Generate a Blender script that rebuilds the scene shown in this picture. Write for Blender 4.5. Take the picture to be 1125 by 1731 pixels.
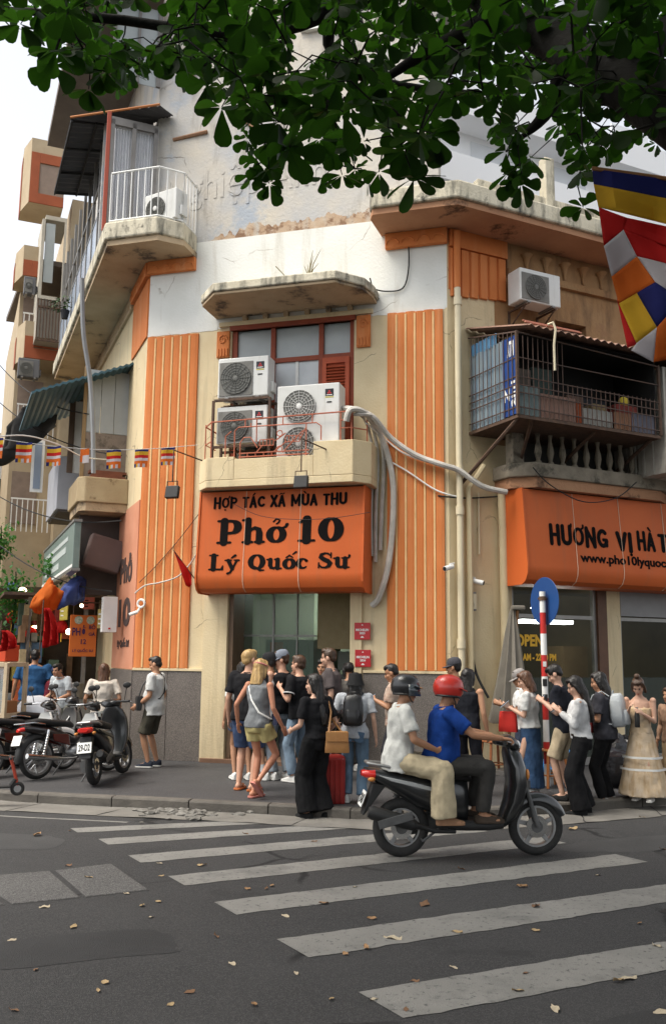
import bpy, math, random, bmesh
from mathutils import Vector, Matrix, noise
random.seed(7)
for _o in list(bpy.data.objects): bpy.data.objects.remove(_o)
SC = bpy.context.scene; COL = SC.collection
R = math.radians; PI = math.pi
# ---------------- camera ----------------
FPX, CX, CY, HC = 1550.0, 562.5, 865.5, 1.85
PITCH = math.atan(245/FPX); ROLL = R(0.6)
_f = Vector((0, math.cos(PITCH), math.sin(PITCH))); _r0 = Vector((1,0,0)); _u0 = _r0.cross(_f)
CR = _r0*math.cos(ROLL)+_u0*math.sin(ROLL); CU = _u0*math.cos(ROLL)-_r0*math.sin(ROLL); CF = _f
cam_data = bpy.data.cameras.new('camera'); cam = bpy.data.objects.new('camera', cam_data); COL.objects.link(cam)
cm = Matrix((CR, CU, -CF)).transposed().to_4x4(); cm.translation = (0,0,HC); cam.matrix_world = cm
cam_data.sensor_fit = 'HORIZONTAL'; cam_data.sensor_width = 36; cam_data.lens = FPX/1125*36
cam_data.clip_end = 2000; cam_data.clip_start = .05
SC.camera = cam
# ---------------- sky, sun, exposure ----------------
SUN_EL, SUN_AZ = 62, 245          # degrees; azimuth clockwise from +Y (behind the camera, to its left)
world = bpy.data.worlds.new('World'); SC.world = world; world.use_nodes = True
wn = world.node_tree; wn.nodes.clear()
sky = wn.nodes.new('ShaderNodeTexSky'); sky.sky_type = 'NISHITA'; sky.sun_disc = False
sky.sun_elevation = R(SUN_EL); sky.sun_rotation = R(SUN_AZ); sky.air_density = 1.0; sky.dust_density = 2.5; sky.ozone_density = 1.0
hs = wn.nodes.new('ShaderNodeHueSaturation'); hs.inputs['Saturation'].default_value = .2
bgn = wn.nodes.new('ShaderNodeBackground'); bgn.inputs['Strength'].default_value = .1
wo = wn.nodes.new('ShaderNodeOutputWorld')
wn.links.new(sky.outputs[0], hs.inputs['Color']); wn.links.new(hs.outputs[0], bgn.inputs[0]); wn.links.new(bgn.outputs[0], wo.inputs[0])
sd = bpy.data.lights.new('sun', 'SUN'); sd.energy = 1.5; sd.angle = R(40); sd.color = (1, .925, .8)
sun = bpy.data.objects.new('sun', sd); COL.objects.link(sun)
_sd = Vector((math.sin(R(SUN_AZ))*math.cos(R(SUN_EL)), math.cos(R(SUN_AZ))*math.cos(R(SUN_EL)), math.sin(R(SUN_EL))))
sun.rotation_euler = _sd.to_track_quat('Z', 'Y').to_euler(); sun.location = _sd*60
SC.view_settings.view_transform = 'Standard'; SC.view_settings.look = 'None'
SC.view_settings.exposure = 1.66; SC.view_settings.gamma = 1.0
SC.cycles.max_bounces = 6; SC.cycles.transparent_max_bounces = 8

# ---------------- pixels to places ----------------
EYE = Vector((0,0,HC))
def ray(px, py): return CF*FPX + CR*(px-CX) - CU*(py-CY)
def atz(px, py, z=0.0):
    d = ray(px, py); return EYE + d*((z-HC)/d.z)
def aty(px, py, y):
    d = ray(px, py); return EYE + d*(y/d.y)
class Plane:
    """a vertical wall plane: local x along the wall, local y INTO the wall (negative is out), z up"""
    def __init__(s, o, ang):
        s.o = Vector((o[0], o[1], 0)); a = R(ang); s.u = Vector((math.cos(a), math.sin(a), 0)); s.n = Vector((s.u.y, -s.u.x, 0))
        s.M = Matrix.Translation(s.o) @ Matrix.Rotation(a, 4, 'Z')
    def uz(s, px, py, out=0.0):
        d = ray(px, py); o = s.o + s.n*out; t = (o-EYE).dot(s.n)/d.dot(s.n); p = EYE+d*t
        return (p-s.o).dot(s.u), p.z
    def at(s, u, out, z): return s.o + s.u*u + s.n*out + Vector((0,0,z))
    def loc(s, p):
        v = p-s.o; return v.dot(s.u), v.dot(s.n)
FR = Plane(atz(340,1288,.12), -16)
U_L, U_R = -1.31, 4.13
RW = Plane(FR.at(U_R,0,0), 26)
LW = Plane(FR.at(U_L,0,0), -67.5)      # its x runs towards the viewer, so -x goes down the side street
def XP(s): return Plane(LW.at(-s,0,0), 22.5)    # a plane across the side street; -x is out over the street

# ---------------- mesh building ----------------
class MB:
    def __init__(s): s.v=[]; s.f=[]; s.m=[]; s.M=None; s.mi=0
    def add(s, vs, fs, mi=None):
        o=len(s.v)
        if s.M is None: s.v += [Vector(p) for p in vs]
        else: s.v += [s.M@Vector(p) for p in vs]
        s.f += [tuple(i+o for i in f) for f in fs]; s.m += [s.mi if mi is None else mi]*len(fs); return s
    def box(s, x0,x1,y0,y1,z0,z1, mi=None):
        if x0>x1: x0,x1=x1,x0
        if y0>y1: y0,y1=y1,y0
        if z0>z1: z0,z1=z1,z0
        return s.add([(x0,y0,z0),(x1,y0,z0),(x1,y1,z0),(x0,y1,z0),(x0,y0,z1),(x1,y0,z1),(x1,y1,z1),(x0,y1,z1)],
            [(3,2,1,0),(4,5,6,7),(0,1,5,4),(1,2,6,5),(2,3,7,6),(3,0,4,7)], mi)
    def quad(s, a,b,c,d, mi=None): return s.add([a,b,c,d],[(0,1,2,3)],mi)
    def prism(s, pts, h0, h1, axis='z', mi=None):
        """polygon pts extruded; axis z: pts=(x,y); y: pts=(x,z); x: pts=(y,z)"""
        n=len(pts)
        w={'z':lambda p,h:(p[0],p[1],h),'y':lambda p,h:(p[0],h,p[1]),'x':lambda p,h:(h,p[0],p[1])}[axis]
        a=sum(pts[i][0]*pts[(i+1)%n][1]-pts[(i+1)%n][0]*pts[i][1] for i in range(n))
        if (a<0)!=(axis=='y'): pts=list(reversed(pts))
        if h0>h1: h0,h1=h1,h0
        vs=[w(p,h0) for p in pts]+[w(p,h1) for p in pts]
        fs=[tuple(range(n-1,-1,-1)),tuple(range(n,2*n))]+[(i,(i+1)%n,n+(i+1)%n,n+i) for i in range(n)]
        return s.add(vs,fs,mi)
    def loft(s, rings, caps=True, mi=None):
        n=len(rings[0]); vs=[p for r in rings for p in r]; fs=[]
        for k in range(len(rings)-1):
            for i in range(n):
                j=(i+1)%n; fs.append((k*n+i,k*n+j,(k+1)*n+j,(k+1)*n+i))
        if caps: fs += [tuple(range(n-1,-1,-1)), tuple(range((len(rings)-1)*n, len(rings)*n))]
        return s.add(vs,fs,mi)
    def tube(s, path, r, n=8, caps=True, mi=None, flat=None):
        path=[Vector(p) for p in path]; rings=[]; up=None
        for i,p in enumerate(path):
            t=(path[min(i+1,len(path)-1)]-path[max(i-1,0)]).normalized()
            if up is None:
                up=Vector((0,0,1)) if abs(t.z)<.9 else Vector((1,0,0))
            x=up.cross(t)
            if x.length<1e-5: x=Vector((1,0,0)).cross(t)
            x.normalize(); y=t.cross(x); up=y
            rr=r[i] if isinstance(r,(list,tuple)) else r
            f=1 if flat is None else flat
            rings.append([p+x*math.cos(2*PI*k/n)*rr+y*math.sin(2*PI*k/n)*rr*f for k in range(n)])
        return s.loft(rings,caps,mi)
    def lathe(s, prof, n=16, M=None, mi=None, caps=True):
        """profile of (radius, height) about local z"""
        M=M or Matrix(); rings=[[M@Vector((max(r,1e-4)*math.cos(2*PI*k/n),max(r,1e-4)*math.sin(2*PI*k/n),z)) for k in range(n)] for r,z in prof]
        return s.loft(rings,caps,mi)
    def ell(s, c, rx, ry, rz, n=12, m=8, M=None, mi=None):
        M=M or Matrix(); c=Vector(c)
        rings=[]
        for k in range(m+1):
            a=-PI/2+PI*k/m; cr=max(math.cos(a),.02)
            rings.append([c+M@Vector((rx*cr*math.cos(2*PI*i/n),ry*cr*math.sin(2*PI*i/n),rz*math.sin(a))) for i in range(n)])
        return s.loft(rings,True,mi)
    def torus(s, c, R0, r, axis='y', n=28, m=8, M=None, mi=None):
        c=Vector(c); rings=[]
        for i in range(n):
            a=2*PI*i/n
            if axis=='y': e=Vector((math.cos(a),0,math.sin(a))); x=Vector((0,1,0))
            elif axis=='x': e=Vector((0,math.cos(a),math.sin(a))); x=Vector((1,0,0))
            else: e=Vector((math.cos(a),math.sin(a),0)); x=Vector((0,0,1))
            rings.append([c+e*(R0+r*math.cos(2*PI*k/m))+x*(r*math.sin(2*PI*k/m)) for k in range(m)])
        rings.append(rings[0]); return s.loft(rings,False,mi)
    def mesh(s, name):
        me=bpy.data.meshes.new(name); me.from_pydata([tuple(p) for p in s.v],[],s.f)
        if any(s.m): me.polygons.foreach_set('material_index', s.m)
        return me
WM = {}
def wmat(o): return WM.get(o.name, Matrix())
def tag(o, label=None, cat=None, group=None, kind=None):
    if label: o['label']=label
    if cat: o['category']=cat
    if group: o['group']=group
    if kind: o['kind']=kind
    return o
def thing(name, label, cat, M=None, group=None):
    o=bpy.data.objects.new(name,None); COL.objects.link(o); o.empty_display_size=.2
    if M is not None:
        if not isinstance(M,Matrix): M=Matrix.Translation(Vector(M))
        o.matrix_world=M; WM[o.name]=M.copy()
    return tag(o,label,cat,group)
def fixnormals(me):
    bm=bmesh.new(); bm.from_mesh(me); bmesh.ops.recalc_face_normals(bm,faces=bm.faces); bm.to_mesh(me); bm.free()
def obj(name, mb, mat, parent=None, world=False, smooth=False, bevel=0, kind=None, seg=2, fix=True):
    """link ONE mesh object; world=True means mb holds world coordinates"""
    me = mb if isinstance(mb,bpy.types.Mesh) else mb.mesh(name)
    if fix and not isinstance(mb,bpy.types.Mesh): fixnormals(me)
    if world and parent is not None: me.transform(wmat(parent).inverted())
    for m in (mat if isinstance(mat,(list,tuple)) else [mat]): me.materials.append(m)
    o=bpy.data.objects.new(name,me); COL.objects.link(o)
    if parent is not None: o.parent=parent; WM[o.name]=wmat(parent)
    if smooth:
        me.shade_smooth(); me.set_sharp_from_angle(angle=R(38 if smooth is True else smooth))
    if bevel:
        b=o.modifiers.new('bevel','BEVEL'); b.width=bevel; b.segments=seg; b.limit_method='ANGLE'; b.angle_limit=R(35)
    if kind: o['kind']=kind
    return o
def split(mb, tol=.004):
    """pieces of a mesh that do not touch each other, each as a mesh of its own"""
    n=len(mb.v); par=list(range(n))
    def find(a):
        while par[a]!=a: par[a]=par[par[a]]; a=par[a]
        return a
    for f in mb.f:
        for i in f[1:]: par[find(i)]=find(f[0])
    comp={}
    for i in range(n): comp.setdefault(find(i),[]).append(i)
    cs=list(comp.values())
    if len(cs)==1 or len(cs)>400: return [mb]
    bb=[]
    for c in cs:
        lo=[min(mb.v[i][k] for i in c)-tol for k in range(3)]; hi=[max(mb.v[i][k] for i in c)+tol for k in range(3)]; bb.append((lo,hi))
    g=list(range(len(cs)))
    def fg(a):
        while g[a]!=a: a=g[a]
        return a
    for a in range(len(cs)):
        for b in range(a):
            if all(bb[a][0][k]<=bb[b][1][k] and bb[b][0][k]<=bb[a][1][k] for k in range(3)): g[fg(a)]=fg(b)
    grp={}
    for a in range(len(cs)): grp.setdefault(fg(a),[]).extend(cs[a])
    if len(grp)==1: return [mb]
    out=[]
    for vs in grp.values():
        ix={v:k for k,v in enumerate(sorted(vs))}; q=MB(); q.v=[mb.v[v] for v in sorted(vs)]
        for f,m in zip(mb.f,mb.m):
            if f[0] in ix: q.f.append(tuple(ix[i] for i in f)); q.m.append(m)
        out.append(q)
    return out
def copy_tree(o, M=None, parent=None):
    c=o.copy(); COL.objects.link(c); c.parent=parent
    if M is not None: c.matrix_world=M; WM[c.name]=M.copy()
    elif parent is not None: WM[c.name]=wmat(parent)
    for ch in [x for x in bpy.data.objects if x.parent==o]: copy_tree(ch,None,c)
    return c
def text_mb(txt, size, ext=.004, off=0.0, align='CENTER', sx=1.0, shear=0.0):
    """lettering as solid geometry, in local x (reading) and z (up), front towards -y"""
    cu=bpy.data.curves.new('txt','FONT'); cu.body=txt; cu.size=size; cu.extrude=ext; cu.offset=off; cu.align_x=align; cu.resolution_u=3; cu.shear=shear
    ob=bpy.data.objects.new('txt',cu); COL.objects.link(ob)
    me=bpy.data.meshes.new_from_object(ob.evaluated_get(bpy.context.evaluated_depsgraph_get()))
    mb=MB(); mb.add([(v.co.x*sx,-v.co.z,v.co.y) for v in me.vertices],[tuple(p.vertices) for p in me.polygons])
    bpy.data.objects.remove(ob); bpy.data.curves.remove(cu); bpy.data.meshes.remove(me); return mb
def fit_text(mb, x0, x1, z0, z1, y=0):
    """stretch lettering into a rectangle"""
    xs=[p.x for p in mb.v]; zs=[p.z for p in mb.v]; a,b=min(xs),max(xs); c,d=min(zs),max(zs)
    for p in mb.v: p.x=x0+(p.x-a)/(b-a)*(x1-x0); p.z=z0+(p.z-c)/(d-c)*(z1-z0); p.y+=y
    return mb
def jit(mb, amt, sc=3.0, seed=0):
    for p in mb.v:
        n=noise.noise_vector(p*sc+Vector((seed,seed*1.7,seed*.3))); p+=n*amt
    return mb
# ---------------- materials ----------------
MATS={}
def pm(name, c, c2=None, sc=6.0, rough=.75, bump=.15, bsc=40.0, metal=0.0, streak=None, stk=.5, ssc=(5,5,.5), spot=None, sptk=.55, spsc=3.0,
       spec=.35, coat=0.0, trans=None, emit=None, es=1.0, alpha=1.0, transm=0.0, ior=1.45, speck=None, spksc=300.0, coord='Object', sheen=0.0, crack=None, crs=.5, crw=.006):
    if name in MATS: return MATS[name]
    m=bpy.data.materials.new(name); m.use_nodes=True; nt=m.node_tree; N=nt.nodes; L=nt.links
    b=N['Principled BSDF']; out=N['Material Output']
    tc=N.new('ShaderNodeTexCoord'); co=tc.outputs[coord]
    c=tuple(c)+(1,); col=None
    def nz(scale, detail=5, vec=None, rgh=.55):
        n=N.new('ShaderNodeTexNoise'); n.inputs['Scale'].default_value=scale; n.inputs['Detail'].default_value=detail; n.inputs['Roughness'].default_value=rgh
        L.new(vec or co,n.inputs['Vector']); return n.outputs[0]
    def ramp(fac,a,bb):
        r=N.new('ShaderNodeMapRange'); r.inputs['From Min'].default_value=a; r.inputs['From Max'].default_value=bb; L.new(fac,r.inputs['Value']); return r.outputs[0]
    def mix(fac,a,bb):
        x=N.new('ShaderNodeMix'); x.data_type='RGBA'; L.new(fac,x.inputs['Factor'])
        for v,i in ((a,6),(bb,7)):
            if isinstance(v,tuple): x.inputs[i].default_value=v
            else: L.new(v,x.inputs[i])
        return x.outputs[2]
    col=c
    if c2 is not None: col=mix(ramp(nz(sc),.3,.7),c,tuple(c2)+(1,))
    if speck is not None:
        vo=N.new('ShaderNodeTexVoronoi'); vo.inputs['Scale'].default_value=spksc; L.new(co,vo.inputs['Vector'])
        sep=N.new('ShaderNodeSeparateColor'); L.new(vo.outputs['Color'],sep.inputs[0])
        col=mix(ramp(sep.outputs[0],.55,.8),col,tuple(speck)+(1,))
    if streak is not None:
        mp=N.new('ShaderNodeMapping'); mp.inputs['Scale'].default_value=ssc; L.new(co,mp.inputs['Vector'])
        col=mix(ramp(nz(1.0,6,mp.outputs[0],.65),stk,stk+.22),col,tuple(streak)+(1,))
    if spot is not None:
        col=mix(ramp(nz(spsc,8,None,.7),sptk,sptk+.1),col,tuple(spot)+(1,))
    if crack is not None:
        wv=N.new('ShaderNodeTexNoise'); wv.inputs['Scale'].default_value=crs*3; wv.inputs['Detail'].default_value=6; L.new(co,wv.inputs['Vector'])
        ad=N.new('ShaderNodeMixRGB'); ad.inputs[0].default_value=.25; L.new(co,ad.inputs[1]); L.new(wv.outputs['Color'],ad.inputs[2])
        vc=N.new('ShaderNodeTexVoronoi'); vc.feature='DISTANCE_TO_EDGE'; vc.inputs['Scale'].default_value=crs; L.new(ad.outputs[0],vc.inputs['Vector'])
        m1=N.new('ShaderNodeMapRange'); m1.inputs['From Min'].default_value=crw; m1.inputs['From Max'].default_value=crw*.3; L.new(vc.outputs['Distance'],m1.inputs['Value'])
        m2=N.new('ShaderNodeMath'); m2.operation='MULTIPLY'; L.new(m1.outputs[0],m2.inputs[0]); L.new(ramp(nz(crs*1.7,3),.5,.58),m2.inputs[1])
        col=mix(m2.outputs[0],col,tuple(crack)+(1,))
    if isinstance(col,tuple): b.inputs['Base Color'].default_value=col
    else: L.new(col,b.inputs['Base Color'])
    b.inputs['Roughness'].default_value=rough; b.inputs['Metallic'].default_value=metal; b.inputs['Specular IOR Level'].default_value=spec
    b.inputs['Coat Weight'].default_value=coat; b.inputs['Coat Roughness'].default_value=.1
    b.inputs['Alpha'].default_value=alpha; b.inputs['Transmission Weight'].default_value=transm; b.inputs['IOR'].default_value=ior
    if sheen: b.inputs['Sheen Weight'].default_value=sheen
    if emit is not None:
        b.inputs['Emission Color'].default_value=tuple(emit)+(1,); b.inputs['Emission Strength'].default_value=es
    if bump:
        bn=N.new('ShaderNodeBump'); bn.inputs['Strength'].default_value=bump; bn.inputs['Distance'].default_value=.02
        L.new(nz(bsc,6),bn.inputs['Height']); L.new(bn.outputs[0],b.inputs['Normal'])
    if trans is not None:
        t=N.new('ShaderNodeBsdfTranslucent'); t.inputs[0].default_value=tuple(trans)+(1,)
        mx=N.new('ShaderNodeMixShader'); mx.inputs[0].default_value=.45
        L.new(b.outputs[0],mx.inputs[1]); L.new(t.outputs[0],mx.inputs[2]); L.new(mx.outputs[0],out.inputs[0])
    MATS[name]=m; return m
def S(r,g,b):
    """a measured 8-bit colour as a linear value"""
    f=lambda v:(v/255/12.92 if v<=10 else ((v/255+.055)/1.055)**2.4)
    return (f(r),f(g),f(b))
def fabric(name, c, k=.62, sc=7): return pm(name, c, tuple(x*k for x in c), sc=sc, rough=.9, bump=.5, bsc=16, spec=.12)
M_CREAM=pm('cream_paint',(.67,.56,.36),(.61,.49,.3),2.5,.85,.3,30,streak=(.42,.34,.22),stk=.53,ssc=(4,4,.35),spot=(.44,.36,.24),sptk=.66,spsc=5,crack=(.3,.24,.16),crs=.9,crw=.005)
M_ORANGE=pm('orange_paint',(.6,.2,.06),(.54,.165,.045),2.0,.8,.2,30,streak=(.62,.26,.11),stk=.52,ssc=(6,6,.3),spot=(.42,.13,.045),sptk=.66,spsc=4)
M_RIB=pm('rib_cream',(.74,.5,.25),(.64,.4,.18),6,.8,.1)
M_WHITE=pm('white_wash',(.74,.74,.7),(.66,.66,.61),1.6,.85,.3,25,streak=(.5,.47,.4),stk=.55,ssc=(3,3,.4),spot=(.4,.34,.26),sptk=.69,spsc=4,crack=(.4,.37,.32),crs=.8,crw=.006)
M_GREY=pm('weathered_stucco',(.42,.42,.42),(.54,.49,.41),1.3,.9,.5,18,streak=(.26,.23,.19),stk=.52,ssc=(3,3,.5),spot=(.36,.39,.43),sptk=.56,spsc=.9,crack=(.2,.18,.15),crs=.7,crw=.007)
M_BROWNW=pm('old_brown_wall',(.3,.16,.07),(.36,.22,.11),1.6,.9,.5,20,streak=(.12,.07,.04),stk=.48,ssc=(3,3,.6),spot=(.3,.17,.09),sptk=.6,spsc=2)
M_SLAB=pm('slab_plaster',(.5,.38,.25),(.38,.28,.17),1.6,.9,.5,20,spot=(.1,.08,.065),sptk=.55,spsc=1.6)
M_FASCIA=pm('mouldy_fascia',(.6,.55,.43),(.5,.45,.34),4,.9,.4,25,streak=(.07,.07,.06),stk=.46,ssc=(5,5,1.2),spot=(.09,.085,.07),sptk=.56,spsc=3.5)
M_GRAN=pm('granite',(.1,.088,.08),(.135,.118,.105),3,.5,.04,50,speck=(.2,.175,.155),spksc=130,spec=.35,streak=(.08,.07,.062),stk=.55,ssc=(2,2,.6))
M_DKWOOD=pm('redbrown_wood',(.28,.06,.025),(.22,.045,.02),8,.55,.1)
M_PANE=pm('frosted_pane',(.34,.37,.37),(.3,.33,.33),3,.2,.02,spec=.6)
M_GLASS=pm('dark_glass',(.03,.04,.04),None,rough=.06,bump=0,spec=.8,alpha=.35)
M_BLACK=pm('black_plastic',(.02,.02,.02),None,rough=.5,bump=.05)
M_STEEL=pm('painted_steel',(.25,.24,.23),(.18,.17,.16),10,.5,.1,metal=.6)
M_RUST=pm('rusty_steel',(.12,.07,.045),(.06,.04,.03),12,.8,.3)
M_ACW=pm('ac_white',(.68,.68,.66),(.6,.6,.57),3,.5,.05,streak=(.42,.4,.35),stk=.62)
M_GRILL=pm('ac_grille',(.12,.12,.11),None,rough=.6,bump=.1)
M_PVC=pm('pvc_cream',(.68,.6,.42),(.6,.52,.36),3,.45,.05)
M_WRAP=pm('pipe_wrap',(.58,.55,.5),(.42,.4,.36),6,.7,.3,30)
M_LETTER=pm('black_letters',(.007,.006,.006),None,rough=.8,bump=0,spec=.08)
M_WPAINT=pm('white_paint',(.75,.75,.73),(.68,.68,.65),5,.6,.1)
M_REDP=pm('red_paint',(.5,.03,.025),(.42,.025,.02),5,.5,.05)
M_CABLE=pm('black_cable',(.025,.025,.025),None,rough=.7,bump=0)
M_IRON=pm('salmon_iron',(.46,.15,.09),(.38,.11,.06),8,.6,.15)
# ================= the setting =================
M_ASPH=pm('asphalt',(.03,.0298,.0305),(.042,.0415,.042),.8,.85,.6,140,speck=(.06,.058,.057),spksc=140,crack=(.014,.014,.014),crs=.45,crw=.012,spot=(.027,.027,.027),sptk=.58,spsc=.9,streak=(.04,.039,.039),stk=.58,ssc=(.5,2.2,1))
M_PAVE=pm('pavement_stone',(.03,.03,.032),(.046,.045,.048),1.5,.7,.3,60,speck=(.075,.072,.072),spksc=150,spot=(.024,.024,.025),sptk=.6,spsc=1.5)
M_KERB=pm('kerb_stone',(.12,.108,.093),(.075,.068,.06),4,.8,.4,40,spot=(.08,.07,.065),sptk=.6)
M_GUT=pm('gutter_concrete',(.19,.178,.158),(.13,.122,.11),3,.9,.5,50,spot=(.15,.14,.13),sptk=.57,spsc=4)
M_PATCH=pm('patch_concrete',(.055,.053,.052),(.072,.07,.068),2,.9,.5,80,speck=(.15,.145,.14),spksc=170)
M_PAINT=pm('road_paint',(.23,.222,.205),(.18,.175,.162),2,.8,.5,110,spot=(.07,.069,.068),sptk=.56,spsc=22,streak=(.1,.098,.094),stk=.53,ssc=(1.6,1.6,1))
g=MB(); g.quad((-400,-200,0),(400,-200,0),(400,600,0),(-400,600,0))
road=obj('road',g,M_ASPH); tag(road,'dark worn asphalt road surface',None,None,'structure')
# pavement with kerb: outer line follows the corner
def offs(pl,d):
    out=[]
    for i,p in enumerate(pl):
        a=pl[max(i-1,0)]; b=pl[min(i+1,len(pl)-1)]; t=Vector((b[0]-a[0],b[1]-a[1])).normalized(); out.append((p[0]-t.y*d,p[1]+t.x*d))
    return out
def smoothline(pts,n=6):
    out=[]
    for i in range(len(pts)-1):
        p0=Vector(pts[max(i-1,0)]);p1=Vector(pts[i]);p2=Vector(pts[i+1]);p3=Vector(pts[min(i+2,len(pts)-1)])
        for k in range(n):
            t=k/n; out.append(.5*((2*p1)+(p2-p0)*t+(2*p0-5*p1+4*p2-p3)*t*t+(3*p1-p0-3*p2+p3)*t**3))
    out.append(Vector(pts[-1])); return out
kl=[(-15.5,38),(-9.6,24),(-7.3,18.5),(-6.2,15.6),(-5.35,13.35),(-4.6,12.3),(-3.6,11.88),(-2.2,11.58),(-.4,11.16),(.35,10.95),(1.1,10.92),(1.9,11.15),(2.9,11.6),(4.6,12.42),(10,15.1),(28,23.9)]
kline=[(p.x,p.y) for p in smoothline(kl,8)]
inner=offs(kline,.14)
g=MB()
wl=[LW.at(-30,0,0),LW.at(0,0,0),FR.at(U_R,0,0),RW.at(30,0,0)]
back=[(p.x,p.y) for p in (LW.at(-26,-2,0),LW.at(0,-2,0),RW.at(0,-2,0),RW.at(26,-2,0))]
poly=inner+list(reversed(back))
g.prism(poly,-.1,.12)
pav=obj('pavement',g,M_PAVE); tag(pav,'dark grey stone pavement around the street corner',None,None,'structure')
def along(pl):
    d=[0]
    for i in range(1,len(pl)): d.append(d[-1]+math.dist(pl[i-1],pl[i]))
    return d
def pt(pl,d,s):
    s=min(max(s,0),d[-1]-1e-6)
    for i in range(1,len(pl)):
        if d[i]>=s:
            t=(s-d[i-1])/(d[i]-d[i-1]); return Vector(pl[i-1]).lerp(Vector(pl[i]),t)
dk=along(kline); s=0; i=0
while s<dk[-1]-.5:
    a,b=s+.006,s+.994; g=MB(); pts=[pt(kline,dk,a+(b-a)*k/4) for k in range(5)]
    tn=[(pts[min(k+1,4)]-pts[max(k-1,0)]).normalized() for k in range(5)]
    rings=[]
    dz=random.uniform(-.006,.004)
    for p,t in zip(pts,tn):
        nx,ny=-t.y,t.x
        rings.append([(p.x+nx*o,p.y+ny*o,z) for o,z in ((0,-.06),(0,.1+dz),(.015,.122+dz),(.139,.126+dz),(.139,-.06))])
    g.loft(rings); obj('kerb_stone',g,M_KERB,pav,bevel=.006); s+=1.0
# paving slabs of the pavement that the photograph lets one tell apart: thin joints cut as dark recess lines between big slabs
gl=offs(kline,-.02); gl2=offs(kline,-.62); dg=along(gl); dg2=along(gl2)
i0=0; s=14.0
gut=None
gm=MB(); gm.M=None
for k in range(15):
    a,b=(24.5+k*1.15)/dg[-1],(24.5+k*1.15+1.13)/dg[-1]
    g=MB(); P=[pt(gl,dg,a*dg[-1]),pt(gl,dg,b*dg[-1]),pt(gl2,dg2,b*dg2[-1]),pt(gl2,dg2,a*dg2[-1])]
    w=random.uniform(-.05,.05); P[2]=P[1]+(P[2]-P[1])*(1+w); P[3]=P[0]+(P[3]-P[0])*(1+w)
    N_=5; grid=[]
    for ii in range(N_+1):
        for jj in range(N_+1):
            p=P[0].lerp(P[1],ii/N_).lerp(P[3].lerp(P[2],ii/N_),jj/N_); z=.012+.012*noise.noise((p.x*3,p.y*3,k)); 
            if jj in(0,N_) or ii in (0,N_): z-=.004
            grid.append((p.x+.015*noise.noise((p.x*9,p.y*9,1)),p.y+.02*noise.noise((p.x*7,p.y*7,5)),max(z,.006)))
    fs=[(ii*(N_+1)+jj,(ii+1)*(N_+1)+jj,(ii+1)*(N_+1)+jj+1,ii*(N_+1)+jj+1) for ii in range(N_) for jj in range(N_)]
    g.add(grid,fs); o=obj('gutter_slab',g,M_GUT,road,smooth=True)
# zebra crossing
STR=[((-2.78,10.25),18,2.6,.27),((-2.34,9.69),22.5,3.4,.32),((-1.87,8.93),26.3,3.8,.34),((-1.36,8.14),28,4.05,.36),((-.87,7.33),27.6,4.08,.39),((-.34,6.42),27.2,4.2,.425),((.17,5.47),25.6,4.3,.43)]
for i,(a,an,ln,wd) in enumerate(STR):
    A=Vector((math.cos(R(an)),math.sin(R(an)))); EW=Vector((.52,-.86))*wd; a=Vector(a)
    n=60; g=MB(); vs=[]
    for k in range(n+1):
        for j in (0,1):
            p=a+A*(ln*k/n)+(EW*j); q=noise.noise((p.x*6,p.y*6,j*3.+i))+.6*noise.noise((p.x*19,p.y*19,j*3.+i)); p=p+EW*(.045*q*(1 if j else -1))
            if k in(0,n): p=p+A*.03*noise.noise((i,j,k))
            vs.append((p.x,p.y,.004))
    g.add(vs,[(2*k,2*k+1,2*k+3,2*k+2) for k in range(n)]); obj('crossing_stripe',g,M_PAINT,road)
# painted edge line by the gutter, on the left
el=offs(kline,-.9); de=along(el); g=MB(); vs=[]; n=40
for k in range(n+1):
    p=pt(el,de,25.5+6*k/n); q=pt(offs(kline,-.96),de,25.5+6*k/n); vs+= [(p.x,p.y,.004),(q.x,q.y,.004)]
g.add(vs,[(2*k,2*k+1,2*k+3,2*k+2) for k in range(n)]); obj('edge_line',g,M_PAINT,road)
# concrete patches sunk in the road, with dark joints
for c in ([(-2.36,8.3),(-1.95,8.58),(-1.44,7.68),(-1.87,7.45)],[(-2.98,8.02),(-2.41,8.28),(-1.92,7.43),(-2.36,7.22)],[(-3.6,7.7),(-3.03,8.0),(-2.42,7.2),(-2.9,6.95)]):
    g=MB(); cc=sum((Vector(p) for p in c),Vector((0,0)))/4
    g.prism([tuple(cc+(Vector(p)-cc)*1.0) for p in c],-.02,.006)
    o=obj('trench_cover',g,M_PATCH,road,bevel=.004)
    g=MB(); g.prism([tuple(cc+(Vector(p)-cc)*1.035) for p in c],-.02,.002); obj('joint',g,pm('joint_dark',(.035,.033,.032),None,bump=.3),road)

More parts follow.
